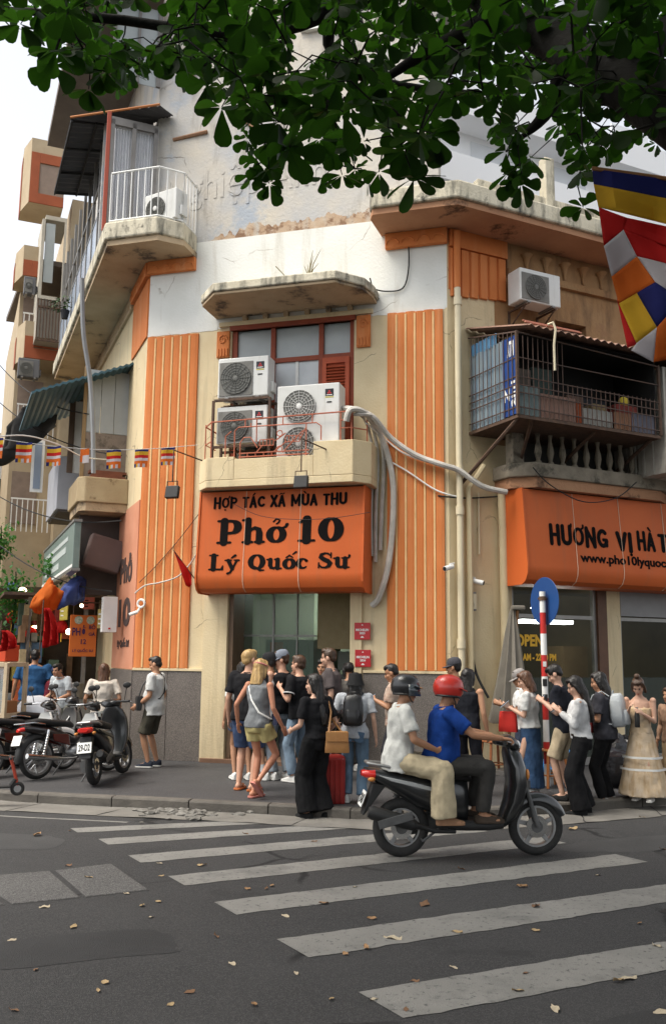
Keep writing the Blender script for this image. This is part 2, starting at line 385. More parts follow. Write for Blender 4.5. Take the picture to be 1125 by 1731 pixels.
# asphalt repairs and oil stains, each a thin sheet with a ragged edge
rg=random.Random(3)
for k,(x,y,rx,ry,an,c) in enumerate(((-1.6,6.2,.7,.28,20,(.029,.0288,.0293)),(1.6,4.9,.6,.25,35,(.029,.0288,.0293)),(3.6,9.9,1.3,.3,22,(.043,.0425,.0425)),(-3.6,9.6,.9,.4,-10,(.046,.0455,.0455)),(-.3,4.7,.16,.1,0,(.012,.012,.012)),(2.6,7.2,.14,.09,10,(.012,.012,.012)),(-1.0,9.3,.12,.08,40,(.013,.013,.013)),(-2.2,5.6,.1,.07,0,(.012,.012,.012)))):
    n=36; g=MB(); a=R(an); vs=[]
    for i in range(n):
        t_=2*PI*i/n; q=1+.22*noise.noise((math.cos(t_)*1.6+k*5,math.sin(t_)*1.6,k))+.08*noise.noise((math.cos(t_)*6,math.sin(t_)*6,k*3.))
        f=lambda v:math.copysign(abs(v)**(.55 if k<4 else 1),v); px_,py_=rx*f(math.cos(t_))*q,ry*f(math.sin(t_))*q; vs.append((x+px_*math.cos(a)-py_*math.sin(a),y+px_*math.sin(a)+py_*math.cos(a),.0022))
    g.add(vs,[tuple(range(n))]); obj('asphalt_repair' if k<4 else 'oil_stain',g,pm('repair_%d'%k,c,tuple(v*1.25 for v in c),2,.8 if k<4 else .5,.6,130),road)
# ================= the corner building =================
bld=thing('corner_building','orange and cream chamfered corner building with noodle restaurant on its ground floor','building',Matrix.Translation(FR.o))
def P_(name, pl, mat, fn, parent=bld, **k):
    """part of the building built by fn(mb) in plane coordinates"""
    g=MB(); g.M=pl.M if isinstance(pl,Plane) else pl; fn(g); os_=[obj(name,q,mat,parent,world=True,**k) for q in split(g)]; return os_[0]
def wall_holes(g,u0,u1,z0,z1,holes,y0=0.0,y1=.25):
    us=sorted({u0,u1,*[h[0] for h in holes],*[h[1] for h in holes]}); zs=sorted({z0,z1,*[h[2] for h in holes],*[h[3] for h in holes]})
    for a,b in zip(us,us[1:]):
        for c,d in zip(zs,zs[1:]):
            if not any(h[0]<=(a+b)/2<=h[1] and h[2]<=(c+d)/2<=h[3] for h in holes): g.box(a,b,y0,y1,c,d)
ZP, ZW, ZT = 7.57, 9.25, 16.8
DOOR=(.42,2.52,.12,2.95); WIN=(.33,2.55,5.0,7.5)
P_('front_wall',FR,M_CREAM,lambda g:wall_holes(g,U_L,U_R,.0,ZP,[DOOR,WIN]))
P_('white_band',FR,M_WHITE,lambda g:g.box(U_L,U_R,0,.25,ZP,ZW))
def whiteedge(g):   # rough lower edge of the whitewash, slightly proud of the cream
    n=40
    for (a,b) in ((U_L,-.26),(-.26,.05),(2.62,3.12),(3.12,4.1)):
        k=max(2,int((b-a)/.08)); pts=[(a+(b-a)*i/k, ZP-.02-.05*abs(noise.noise((a+(b-a)*i/k*4,3,0)))) for i in range(k+1)]
        g.prism(pts+[(b,ZP+.05),(a,ZP+.05)],-.006,0,'y')
P_('whitewash_edge',FR,M_WHITE,whiteedge)
P_('upper_wall',FR,M_GREY,lambda g:wall_holes(g,U_L,4.0,ZW,ZT,[(1.55,2.6,13.2,14.6)],0.03,.28))
P_('upper_side_wall',Plane(FR.at(4.0,-.03,0),84),M_GREY,lambda g:g.box(0,7,-.0,.2,9.2,ZT))
# raised ghost lettering and mouldings on the grey wall
def brownband(g):
    a,za=FR.uz(352,408); b,_=FR.uz(640,372)
    k=150; top=[(a+(b-a)*i/k, ZW+.02+.3*min(1,i/30)*(.6+.5*noise.noise((i*.06,7,2)))+.09*noise.noise((i*.23,1,2))+.04*noise.noise((i*.8,4,2))) for i in range(k+1)]
    g.prism(top+[(b,ZW),(a,ZW)],.018,.03,'y')
P_('bare_plaster_patch',FR,pm('bare_plaster',(.4,.27,.17),(.5,.4,.3),4,.95,.5,25,spot=(.22,.13,.08),sptk=.5,spsc=5,streak=(.44,.42,.38),stk=.5,ssc=(7,7,.8)),brownband)
tm=text_mb('Nghiệp Ảnh',.75,.004,.0)
u0,z0=FR.uz(285,330); u1,z1=FR.uz(540,290)
fit_text(tm,u0-.05,u1+.1,z0-.35,z0+.62,.024); tm.v=[FR.M@p for p in tm.v]
obj('relief_lettering',tm,M_GREY,bld,world=True)
for (a,b,c,d) in ((405,195,460,245),(292,235,350,222)):
    p,q=FR.uz(a,b),FR.uz(c,d)
    P_('broken_moulding',FR,pm('moulding_brown',(.3,.17,.1),(.22,.12,.07),8,.9,.3),lambda g:g.tube([(p[0],.02,p[1]),(q[0],.0,q[1])],.035,6))
# window high on the grey wall
P_('window_frame',FR,M_WPAINT,lambda g:(g.box(1.5,1.6,-.04,.1,13.1,14.7),g.box(2.5,2.62,-.04,.1,13.1,14.7),g.box(1.6,2.5,-.04,.1,14.55,14.7),g.box(1.6,2.5,-.06,.1,13.08,13.2),g.box(2.03,2.07,.0,.08,13.2,14.55)))
P_('window_pane',FR,M_PANE,lambda g:g.box(1.6,2.5,.05,.06,13.2,14.55))
# granite plinth: panels with joints
for k,(a,b) in enumerate(((U_L-.028,-.66),(-.652,-.01))): P_('granite_panel',FR,M_GRAN,lambda g:g.box(a,b,-.028,-.001,.12,1.585),bevel=.004)
for k,(a,b) in enumerate(((2.74,3.42),(3.428,U_R+.01))): P_('granite_panel',FR,M_GRAN,lambda g:g.box(a,b,-.028,-.001,.12,1.6),bevel=.004)
P_('plinth_moulding',FR,M_CREAM,lambda g:(g.box(U_L,-.0,-.045,-.001,1.587,1.63),g.box(2.74,U_R,-.045,-.001,1.602,1.645)),bevel=.005)
# fluted pilasters: orange flutes between cream ribs
def pilaster(a,b,z0,z1):
    n=6; w=(b-a)/n
    for i in range(n):
        def flute(g,i=i):
            x0,x1=a+i*w,a+(i+1)*w; m=(x0+x1)/2
            g.prism([(x0,-.001),(x0,-.034),(m-.03,-.046),(m+.03,-.046),(x1,-.034),(x1,-.001)],z0,z1-.03*(i%2)*.3)
        P_('flute',FR,M_ORANGE,flute)
    for i in range(1,n): P_('rib',FR,M_RIB,lambda g,i=i:g.prism([(a+i*w-.022,-.03),(a+i*w-.014,-.053),(a+i*w+.014,-.053),(a+i*w+.022,-.03)],z0+.01,z1-.04))
pilaster(-1.295,-.30,1.632,7.52)
pilaster(3.13,4.06,1.647,7.55)
# door surround and recess
P_('door_jamb',FR,M_CREAM,lambda g:g.box(-.02,.415,-.06,-.001,.13,3.3),bevel=.008)
P_('door_jamb',FR,M_CREAM,lambda g:g.box(2.525,2.72,-.05,-.001,.13,3.3),bevel=.008)
P_('door_step',FR,pm('step_brown',(.2,.11,.07),(.14,.08,.05),5,.6,.1),lambda g:g.box(.0,2.72,-.09,.6,.10,.19),bevel=.008)
# hood above the window
hz=7.75
hp=[(.02,0),(.02,-.62),(.42,-1.05),(2.5,-1.05),(2.86,-.66),(2.94,-.3),(2.94,0)]
P_('window_hood',FR,M_SLAB,lambda g:g.prism(hp,hz,hz+.05),bevel=.01)
def hoodfascia(g):
    n=len(hp)
    for i in range(n-1):
        a=Vector(hp[i]); b=Vector(hp[i+1]); k=max(2,int((b-a).length/.12)); t=(b-a).normalized(); nn=Vector((t.y,-t.x))*.035
        if nn.y>0: nn=-nn
    ring=[(p[0],p[1]) for p in hp]
    out=[(.0,0),(.0,-.64),(.41,-1.085),(2.515,-1.085),(2.895,-.67),(2.975,-.3),(2.975,0)]
    g.prism(out,hz+.052,hz+.2)
P_('hood_fascia',FR,M_FASCIA,hoodfascia,bevel=.02)
for i in range(6):
    x=.55+i*.38; P_('hood_bracket',FR,M_SLAB,lambda g:g.box(x,x+.08,-.1,-.001,hz-.09,hz-.004))
P_('hood_soffit_moulding',FR,M_CREAM,lambda g:g.box(.1,2.88,-.06,-.001,hz-.17,hz-.092))
# window: brown frame, panes, shutter with louvres
zt,zm=7.5,6.92
P_('window_lintel',FR,M_DKWOOD,lambda g:g.box(.3,2.58,-.05,.12,7.5,7.6))
win=P_('window',FR,M_DKWOOD,lambda g:(g.box(.33,.42,.03,.13,5.0,zt),g.box(2.47,2.55,.03,.13,5.0,zt),g.box(1.05,1.13,.02,.13,5.0,zt),g.box(1.92,2.0,.02,.13,5.0,zt),g.box(.42,1.05,.03,.13,zm-.05,zm+.03),g.box(1.13,1.92,.03,.13,zm-.05,zm+.03),g.box(2.0,2.47,.03,.13,zm-.05,zm+.03)))
for a,b in ((.42,1.05),(1.13,1.92),(2.0,2.47)): P_('pane',FR,M_PANE,lambda g:g.box(a,b,.08,.09,zm+.03,zt),win)
M_PANEW=pm('white_casement',(.6,.63,.65),(.52,.55,.57),4,.4,.02)
P_('casement',FR,M_PANEW,lambda g:(g.box(1.13,1.5,.07,.08,5.0,zm-.05),g.box(1.55,1.92,.07,.08,5.0,zm-.05)),win)
P_('casement_bar',FR,M_WPAINT,lambda g:(g.box(1.5,1.55,.05,.09,5.0,zm-.05),),win)
P_('pane',FR,M_GLASS,lambda g:g.box(.42,1.05,.08,.09,5.0,zm-.05),win)
M_SHUT=pm('shutter_red',(.42,.085,.035),(.34,.065,.028),6,.6,.1)
shu=P_('shutter',FR,M_SHUT,lambda g:(g.box(2.0,2.07,-.02,.03,5.0,zm-.05),g.box(2.4,2.47,-.02,.03,5.0,zm-.05),g.box(2.07,2.4,-.02,.03,zm-.15,zm-.05),g.box(2.07,2.4,.025,.03,5.0,zm-.15)),win)
k=0; z=5.1
while z<zm-.18:
    g=MB(); g.M=FR.M@Matrix.Translation((2.235,.0,z))@Matrix.Rotation(R(38),4,'X'); g.box(-.165,.165,-.028,.028,-.005,.005); o=obj('louvre',g,M_SHUT,bld,world=True); o.parent=win; z+=.052
# carved orange blocks either side of the window
for a,b,zb,zc in ((.06,.3,7.02,7.5),(2.6,2.84,7.0,7.56)):
    P_('relief_block',FR,M_ORANGE,lambda g:g.box(a,b,-.05,-.001,zb,zc),bevel=.01)
    def scroll(g,a=a,b=b,zb=zb,zc=zc):
        c=((a+b)/2,-.055,zc-.16); pts=[(c[0]+.09*(1-t/14)*math.cos(t*.8),-.055,c[2]+.1*(1-t/14)*math.sin(t*.8)) for t in range(12)]
        g.tube(pts,.014,5)
        for i in range(4): g.box(a+.02+i*.055,a+.05+i*.055,-.07,-.05,zb+.02,zb+.16)
    P_('relief_scroll',FR,M_ORANGE,scroll)
# balcony with solid parapet and iron panel
bz0,bz1=4.56,5.24
bp=[(.02,0),(.02,-.5),(.26,-.76),(2.74,-.76),(2.98,-.5),(2.98,0)]; bi=[(.14,0),(.14,-.45),(.31,-.64),(2.69,-.64),(2.86,-.45),(2.86,0)]
P_('balcony_floor',FR,M_CREAM,lambda g:g.prism(bp,bz0,bz0+.12),bevel=.01)
def parapet(g):
    for i in range(5):
        a,b,c,d=bp[i],bp[i+1],bi[i+1],bi[i]
        if i==2:
            g.prism([(a[0],a[1]),(.74,-.76),(.74,-.64),(d[0],d[1])],bz0+.122,bz1-.18)
            g.prism([(.742,-.757),(2.09,-.757),(2.09,-.643),(.742,-.643)],bz0+.122,5.02)
            g.prism([(2.092,-.76),b,c,(2.092,-.64)],bz0+.122,bz1)
        else: g.prism([a,b,c,d],bz0+.122,bz1 if i>2 else bz1-.18)
P_('parapet',FR,M_CREAM,parapet,bevel=.008)
def bar(g,pts,r=.011,n=5): g.tube(pts,r,n)
y=-.7
def railing(g):
    bar(g,[(.1,-.02,5.66),(.1,-.47,5.66),(.3,-.69,5.68),(2.7,-.69,5.72),(2.9,-.47,5.72),(2.9,-.02,5.72)],.014)
    bar(g,[(.1,-.05,5.35),(.1,-.47,5.35),(.3,-.69,5.35)])
    for u in (.1,.3,2.52,2.7,2.9): 
        yy=-.47 if u in(.1,2.9) else -.69
        bar(g,[(u,yy,5.05),(u,yy,5.7)])
    bar(g,[(2.52,-.69,5.45),(2.7,-.69,5.45),(2.9,-.47,5.45)]);bar(g,[(2.52,-.69,5.58),(2.7,-.69,5.58)])
P_('railing',FR,M_IRON,railing)
def ironwork(g):
    for z in (5.06,5.12): bar(g,[(.8,y,z),(2.0,y,z)])
    bar(g,[(.72,y,5.02),(.72,y,5.5),(.78,y,5.56),(2.12,y,5.56),(2.2,y,5.5),(2.2,y,5.27)])
    bar(g,[(.56,y,5.08),(.56,y,5.42),(.66,y,5.5)])
    bar(g,[(.82,y,5.02),(.82,y,5.3),(.88,y,5.38),(1.0,y,5.38),(1.12,y,5.2)])
    bar(g,[(.9,y,5.68),(.9,y,5.56)]);bar(g,[(1.1,y,5.68),(1.1,y,5.3)]);bar(g,[(1.0,y,5.62),(1.0,y,5.56)])
    bar(g,[(1.95,y,5.02),(1.95,y,5.56)]);bar(g,[(1.55,y,5.7),(1.55,y,5.56)]);bar(g,[(2.05,y,5.7),(2.05,y,5.56)])
    for cx,cz in ((1.28,5.28),(1.72,5.32)):
        for dz in (-.05,.05): bar(g,[(cx-.12,y,cz+dz),(cx+.12,y,cz+dz)],.009)
        for dx in (-.12,-.06,0,.06,.12): bar(g,[(cx+dx,y,cz-.05),(cx+dx,y,cz+.05)],.008)
    bar(g,[(1.1,y,5.12),(1.2,y,5.23)]);bar(g,[(1.42,y,5.3),(1.6,y,5.42)]);bar(g,[(1.4,y,5.12),(1.62,y,5.28)]);bar(g,[(1.55,y,5.1),(1.9,y,5.45)]);bar(g,[(1.85,y,5.32),(1.95,y,5.5)])
    for c in ((1.5,5.42),(1.5,5.16)):
        bar(g,[(c[0]+.05*math.cos(t*PI/4),y,c[1]+.05*math.sin(t*PI/4)) for t in range(9)],.009)
    for i in range(4): bar(g,[(.95+.14*i,y,5.06),(.95+.14*i,y,5.12)],.008)
P_('iron_panel',FR,M_IRON,ironwork)
# interior of the restaurant behind the door
M_INT=pm('interior_wall',(.4,.42,.34),(.34,.36,.28),3,.8,.05)
P_('interior',FR,M_INT,lambda g:(g.box(-.6,4.4,4.2,4.3,.1,3.3),g.box(-.7,-.6,.26,4.2,.1,3.3),g.box(4.0,4.1,.26,4.2,.1,3.3),g.box(-.6,4.0,.26,4.2,3.3,3.4)))
P_('glass_partition',FR,pm('green_glass',(.1,.16,.12),None,rough=.08,bump=0,alpha=.35,spec=.6),lambda g:g.box(.45,1.75,.5,.515,1.0,2.94))
P_('partition_bar',FR,M_STEEL,lambda g:(g.box(1.02,1.05,.48,.53,.2,2.94),g.box(1.45,1.47,.48,.53,.2,2.94),g.box(.42,1.8,.48,.53,2.18,2.21),g.box(.42,1.8,.47,.54,.9,1.0)))
P_('roller_blind',FR,pm('blind',(.22,.18,.1),(.19,.15,.08),8,.8,.1),lambda g:g.box(1.8,2.5,.55,.58,1.98,2.94))
P_('kitchen_hood',FR,pm('hood_steel',(.2,.22,.2),(.16,.18,.165),4,.4,.03),lambda g:g.box(1.95,3.2,1.3,2.2,1.62,1.95),bevel=.01)
P_('oven',FR,pm('oven_steel',(.15,.16,.15),(.1,.11,.1),4,.4,.03),lambda g:g.box(1.9,3.2,1.35,2.2,.2,1.55),bevel=.01)
P_('notice_board',FR,pm('notice_orange',(.4,.1,.03),None),lambda g:g.box(.62,.86,1.5,1.52,1.3,2.1))
P_('cupboard',FR,pm('cupboard_grey',(.2,.24,.2),(.16,.2,.165),4,.5,.03),lambda g:(g.box(.5,1.75,1.6,2.2,.2,2.15),g.box(.9,.91,1.58,1.6,.2,2.1),g.box(1.3,1.31,1.58,1.6,.2,2.1)))
M_LAMP=pm('lit_tube',(.8,.9,.85),None,emit=(.85,1,.9),es=26.0,bump=0)
P_('ceiling_lamp',FR,M_LAMP,lambda g:(g.box(.5,.9,2.6,2.68,3.18,3.24),g.box(1.1,1.4,3.2,3.28,3.18,3.24)))
P_('door_leaf',FR,pm('brown_door',(.16,.1,.06),(.12,.075,.045),6,.5,.1),lambda g:g.box(.43,.5,.0,.9,.2,2.94))
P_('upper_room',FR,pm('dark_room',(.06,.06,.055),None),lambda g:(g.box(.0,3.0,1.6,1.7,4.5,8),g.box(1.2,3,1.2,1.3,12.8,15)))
# ---------- third-floor balcony round the left corner ----------
SZ=8.95
def slab_outline(out):
    a=FR.at(-.40,0,0); b=FR.at(-.40,out*.62,0); b2=FR.at(-.75,out,0)
    # outer corner where the two offset lines meet
    p1=FR.o+FR.n*out; p2=LW.o+LW.n*out
    d=FR.u; e=LW.u; den=d.x*e.y-d.y*e.x; w=p2-p1; t=(w.x*e.y-w.y*e.x)/den; c=p1+d*t
    dd=LW.at(-8.2,out,0); ee=LW.at(-8.2,0,0); ff=LW.at(0,0,0)
    return [(p.x,p.y) for p in (a,b,b2,c,dd,ee,ff)]
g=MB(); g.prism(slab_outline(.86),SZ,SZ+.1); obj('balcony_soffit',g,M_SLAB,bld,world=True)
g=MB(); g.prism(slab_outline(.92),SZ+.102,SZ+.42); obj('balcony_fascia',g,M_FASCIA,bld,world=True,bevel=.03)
def cornice(pl,a,b,zt,h,out,name='cornice_band',m=M_ORANGE,n=None):
    P_(name,pl,m,lambda g:g.box(a,b,-out,-.001,zt-h,zt-.002),bevel=.01)
    k=n or max(2,int(abs(b-a)/.22))
    def sc(g):
        for i in range(k):
            c=a+(b-a)*(i+.5)/k; r=abs(b-a)/k*.42
            g.tube([(c+r*math.cos(t*PI/6),-out-.004,zt-h*.78+r*.9*math.sin(t*PI/6)) for t in range(7)],.013,4)
    P_('band_relief',pl,m,sc)
cornice(FR,U_L-.02,-.40,SZ,.24,.1)
cornice(LW,-1.5,.02,SZ,.26,.1)
cornice(LW,-8,-1.6,SZ,.3,.06,m=M_SLAB,n=22)
cornice(FR,3.1,U_R+.02,SZ,.27,.1)
# left wing walls
P_('left_wall',LW,M_CREAM,lambda g:g.box(-9,-.0,.0,.25,0,SZ))
P_('left_pilaster_band',LW,M_ORANGE,lambda g:(g.prism([(-1.5,-.03),(-1.5,-.001),(0,-.001),(0,-.03)],7.55,8.66),),)
P_('left_wall_upper',LW,M_GREY,lambda g:g.box(-9,-.0,.03,.28,SZ,ZT))
M_PINK=pm('faded_pink_paint',(.58,.27,.17),(.52,.22,.13),2,.8,.15,30,streak=(.4,.17,.1),stk=.58)
P_('pink_panel',LW,M_PINK,lambda g:g.box(-2.2,-.005,-.02,-.001,1.6,4.55))
P_('granite_panel',LW,M_GRAN,lambda g:g.box(-2.2,.026,-.03,-.001,.12,1.585))
for txt,zz,hh in (('Phở',3.15,.62),('10',2.35,.62),('Lý Quốc Sư',1.95,.24)):
    t=text_mb(txt,.5,.004,.02); fit_text(t,-1.6,-.4,zz,zz+hh*.85,-.027); t.v=[LW.M@p for p in t.v]; obj('painted_lettering',t,pm('faded_letters',(.07,.045,.04),None,rough=.9,bump=0),bld,world=True)
# balcony railing, white bars
def oline(out,n0=0):
    p1=FR.o+FR.n*out; p2=LW.o+LW.n*out; d=FR.u; e=LW.u; den=d.x*e.y-d.y*e.x; w=p2-p1; t=(w.x*e.y-w.y*e.x)/den; c=p1+d*t
    return [FR.at(-.45,.0,0),FR.at(-.45,out*.62,0),FR.at(-.78,out,0),c]
rl=oline(.84)
def wrail(g):
    for z in (SZ+.47,SZ+1.38): g.tube([p+Vector((0,0,z)) for p in rl],.018,6)
    for a,b in zip(rl,rl[1:]):
        k=max(1,int((b-a).length/.13))
        for i in range(k+1):
            p=a.lerp(b,i/k); g.tube([p+Vector((0,0,SZ+.42)),p+Vector((0,0,SZ+1.38))],.011,5)
g=MB(); wrail(g); obj('balcony_railing',g,M_WPAINT,bld,world=True)
# glazed front of the balcony room with curtains, across the corner
X0=XP(-.12)
def rdoor(g):
    a,b=-.86,.0
    for u in (a,b-.07,(a+b)/2-.04): g.box(u,u+.07,-.03,.03,9.37,11.55)
    g.box(a,b,-.03,.03,11.45,11.6)
P_('balcony_door',X0,pm('alu_grey',(.2,.19,.18),(.15,.14,.13),5,.4,.05),rdoor)
def curtain(g):
    for a,b in ((-.8,-.46),(-.4,-.06)):
        n=24
        vs=[]; 
        for i in range(n+1):
            u=a+(b-a)*i/n; yy=.1+.025*math.sin(i*1.7)
            vs+=[(u,yy,9.38),(u,yy,11.45)]
        g.add(vs,[(2*i,2*i+2,2*i+3,2*i+1) for i in range(n)])
P_('curtain',X0,pm('curtain_white',(.62,.63,.66),(.55,.56,.6),8,.9,.05),curtain,smooth=60)
P_('door_pane',X0,pm('clear_pane',(.5,.5,.5),None,rough=.05,bump=0,alpha=.12,spec=.6),lambda g:g.box(-.8,-.06,.0,.006,9.4,11.45))
P_('room_side_post',X0,pm('red_post',(.35,.08,.05),None),lambda g:g.box(-.93,-.865,-.03,.04,9.37,11.68))
P_('balcony_room_back',X0,M_GREY,lambda g:(g.box(-.9,0,.6,.7,9.3,12.0),))
# corrugated lean-to roof over the balcony
M_DROOF=pm('dark_roof_sheet',(.06,.06,.065),(.045,.045,.05),4,.6,.1)
def sheet(g,p00,p10,p11,p01,n,amp=.02,th=.01):
    vs=[]
    up=Vector((0,0,1))
    for i in range(n*4+1):
        t=i/(n*4); a=Vector(p00).lerp(Vector(p10),t); b=Vector(p01).lerp(Vector(p11),t); o=up*(amp*math.sin(i*PI/2))
        vs+=[a+o,b+o,b+o+up*th,a+o+up*th]
    fs=[]
    for i in range(n*4):
        k=i*4
        for j in range(4): fs.append((k+j,k+(j+1)%4,k+4+(j+1)%4,k+4+j))
    fs+=[(3,2,1,0),tuple(n*16+q for q in range(4))]
    g.add(vs,fs)
zr=11.72
def lr_(u,o,z): return LW.at(u,o,z)
g=MB(); sheet(g,lr_(-3.45,.0,zr+.22),lr_(-.35,.0,zr+.22),lr_(-.45,1.52,zr),lr_(-3.45,1.52,zr),16,.014)
obj('lean_to_roof',g,M_DROOF,bld,world=True,fix=False)
g=MB(); sheet(g,lr_(-.34,.05,zr+.2),FR.at(-.98,.02,zr+.12),FR.at(-1.0,.5,zr+.02),lr_(-.44,1.52,zr),10,.014); obj('lean_to_roof',g,M_DROOF,bld,world=True,fix=False)
g=MB(); g.tube([lr_(-.44,1.53,zr+.02),FR.at(-1.0,.52,zr+.04)],.022,6); obj('roof_edge',g,pm('orange_edge',(.4,.15,.05),None),bld,world=True)
g=MB()
for s_ in (.5,1.5,2.5,3.42): g.tube([lr_(-s_,.05,zr+.18),lr_(-s_,1.5,zr-.03)],.022,5)
for o_ in (.55,1.05,1.5): g.tube([lr_(-3.45,o_,zr+.16-.13*o_),lr_(-.45,o_,zr+.16-.13*o_)],.022,5)
obj('roof_frame',g,M_BLACK,bld,world=True)
# fourth floor of the left wing: glazing, posts and the roof slab
P_('upper_window_frame',X0,pm('alu_grey',(.2,.19,.18)),lambda g:(g.box(-.9,-.84,-.03,.03,12.4,14),g.box(-.45,-.4,-.03,.03,12.4,14),g.box(-.08,0,-.03,.03,12.4,14)))
P_('upper_window_pane',X0,M_PANE,lambda g:g.box(-.9,0,.02,.03,12.4,14))
P_('red_downpipe',FR,pm('red_post',(.35,.08,.05)),lambda g:g.tube([(-.62,-.06,12.45),(-.62,-.06,16.5)],.05,8))
g=MB(); g.prism([(p.x,p.y) for p in (LW.at(.4,.0,0),LW.at(.8,1.55,0),LW.at(-6,1.55,0),LW.at(-6,0,0))],14.2,14.4); obj('roof_slab',g,pm('roof_underside',(.16,.13,.11),(.12,.1,.085),3),bld,world=True)
g=MB(); g.prism([(p.x,p.y) for p in (LW.at(0,.0,0),FR.at(4.0,-.1,0),FR.at(4.0,-6,0),LW.at(-9,-.1,0))],ZT,ZT+.1); obj('flat_roof',g,M_GREY,bld,world=True)
# windows of the left wing above the balcony slab, seen along the street
for s_ in (2,4.2,6.4):
    P_('side_window',LW,M_PANE,lambda g:g.box(-s_-1.2,-s_,.0,.028,9.6,11.2)); P_('side_window_frame',LW,M_DKWOOD,lambda g:(g.box(-s_-1.27,-s_-1.2,-.03,.02,9.5,11.3),g.box(-s_,-s_+.07,-.03,.02,9.5,11.3)))
# ---------- right wing of the corner building ----------
SHOPA=(1.2,3.2,.12,3.2); SHOPB=(3.5,9.0,.12,3.2)
P_('right_wall',RW,M_CREAM,lambda g:wall_holes(g,0,11,0,5.35,[SHOPA,SHOPB],.0,.25))
P_('right_wall_cream',RW,M_CREAM,lambda g:g.box(0,.95,0,.25,5.352,7.9))
P_('right_wall_brown',RW,M_BROWNW,lambda g:wall_holes(g,.952,11,5.352,SZ,[(2.25,2.95,7.25,7.75)],0.0,.25))
P_('right_wall_top',RW,M_CREAM,lambda g:g.box(0,.95,0,.25,7.902,SZ))
P_('wall_break',RW,pm('bare_brick',(.16,.12,.1),(.1,.08,.07),6,.95,.6,20),lambda g:g.box(2.2,3.0,.2,.24,7.2,7.8))
for i in range(6):
    a=.06+i*.19
    def fl(g,a=a): g.prism([(a,-.001),(a+.02,-.05),(a+.15,-.05),(a+.17,-.001)],7.78+.04*(i%2)*.0+.02*i,8.62)
    P_('flute',RW,M_ORANGE,fl)
P_('orange_panel',RW,M_ORANGE,lambda g:(g.box(.03,1.2,-.012,-.001,7.9,8.64),g.box(.03,1.2,-.07,-.001,8.642,SZ-.004)))
P_('scallop_band',RW,M_BROWNW,lambda g:g.box(1.21,11,-.08,-.001,8.35,8.48))
P_('scallop_band',RW,M_BROWNW,lambda g:g.box(1.21,11,-.04,-.001,8.482,SZ-.004))
for i in range(14):
    c=1.6+i*.42
    P_('scallop',RW,M_BROWNW,lambda g:g.lathe([(.02,0),(.03,.12),(.07,.24),(.12,.3)],8,Matrix.Translation((c,-.07,8.49))),smooth=True)
# cornice slab wrapping the corner
def rs(out):
    p1=FR.o+FR.n*out; p2=RW.o+RW.n*out; d=FR.u; e=RW.u; den=d.x*e.y-d.y*e.x; w=p2-p1; t=(w.x*e.y-w.y*e.x)/den; c=p1+d*t
    return [(p.x,p.y) for p in (FR.at(3.02,0,0),FR.at(2.98,out*.8,0),FR.at(3.05,out,0),c,RW.at(11,out,0),RW.at(11,-.3,0),RW.at(0,-.3,0))]
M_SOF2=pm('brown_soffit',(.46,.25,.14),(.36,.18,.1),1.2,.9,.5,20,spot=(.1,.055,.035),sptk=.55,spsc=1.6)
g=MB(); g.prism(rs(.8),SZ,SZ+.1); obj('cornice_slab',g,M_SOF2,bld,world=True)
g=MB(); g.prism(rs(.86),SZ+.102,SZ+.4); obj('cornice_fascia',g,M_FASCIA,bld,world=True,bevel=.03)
P_('roof_parapet',RW,M_FASCIA,lambda g:(g.box(.3,11,-.5,-.35,SZ+.402,SZ+.75),g.box(1.7,1.9,-.52,-.33,SZ+.4,SZ+1.5)),bevel=.02)
# shop fronts
M_ALU=pm('aluminium_frame',(.3,.29,.27),(.24,.23,.22),6,.35,.05,metal=.5)
def sfront(name,a,b,bars):
    t=P_('shop_window',RW,M_ALU,lambda g:[g.box(u,u+.06,.05,.12,.12,3.2) for u in (a,b-.06,*bars)]+[g.box(a+.06,b-.06,.052,.118,2.52,2.58),g.box(a+.06,b-.06,.052,.118,.12,.25)])
    P_('shop_glass',RW,pm('shop_glass',(.012,.016,.012),None,rough=.05,bump=0,alpha=.3,spec=.4),lambda g:g.box(a,b,.08,.09,.2,3.2),t)
    P_('frosted_strip',RW,pm('frosted_film',(.05,.06,.048),None,rough=.5,bump=0,alpha=.7),lambda g:g.box(a+.06,b-.06,.07,.078,.25,1.55),t); return t
w1=sfront('a',1.2,3.0,())
P_('brown_column',RW,pm('brown_timber',(.14,.07,.04),(.1,.05,.03),6,.5,.1),lambda g:g.box(3.0,3.2,.0,.2,.12,3.2))
w2=sfront('b',3.5,9.0,(4.7,6.1,7.5))
P_('grey_shutter_box',RW,pm('shutter_box',(.3,.3,.3),(.25,.25,.25),3),lambda g:g.box(3.5,9,-.01,.05,2.6,3.2))
M_YEL=pm('yellow_vinyl',(.75,.42,.03),None,bump=0,rough=.5)
for t,u0,u1,z0,z1 in (('OPEN',1.3,1.85,2.05,2.25),('6:00 AM - 22:00 PM',1.22,2.12,1.82,1.94)):
    q=text_mb(t,.3,.002,.012); a=RW.uz(882,1092)
    fit_text(q,u0,u1,z0,z1,.06); q.v=[RW.M@p for p in q.v]; o=obj('window_lettering',q,M_YEL,bld,world=True); o.parent=w1
P_('shop_interior',RW,pm('dim_interior',(.12,.095,.05),(.085,.066,.035),2,.8,.1),lambda g:(g.box(.6,10,4.0,4.1,.1,3.3),g.box(.5,.6,.26,4,.1,3.3),g.box(.6,10,.26,4.0,3.25,3.3)))
M_LAMP2=pm('lit_panel',(.9,.92,.9),None,emit=(.95,1,.95),es=10.0,bump=0)
la,lb=RW.uz(884,1043,-1.2),RW.uz(968,1050,-1.2)
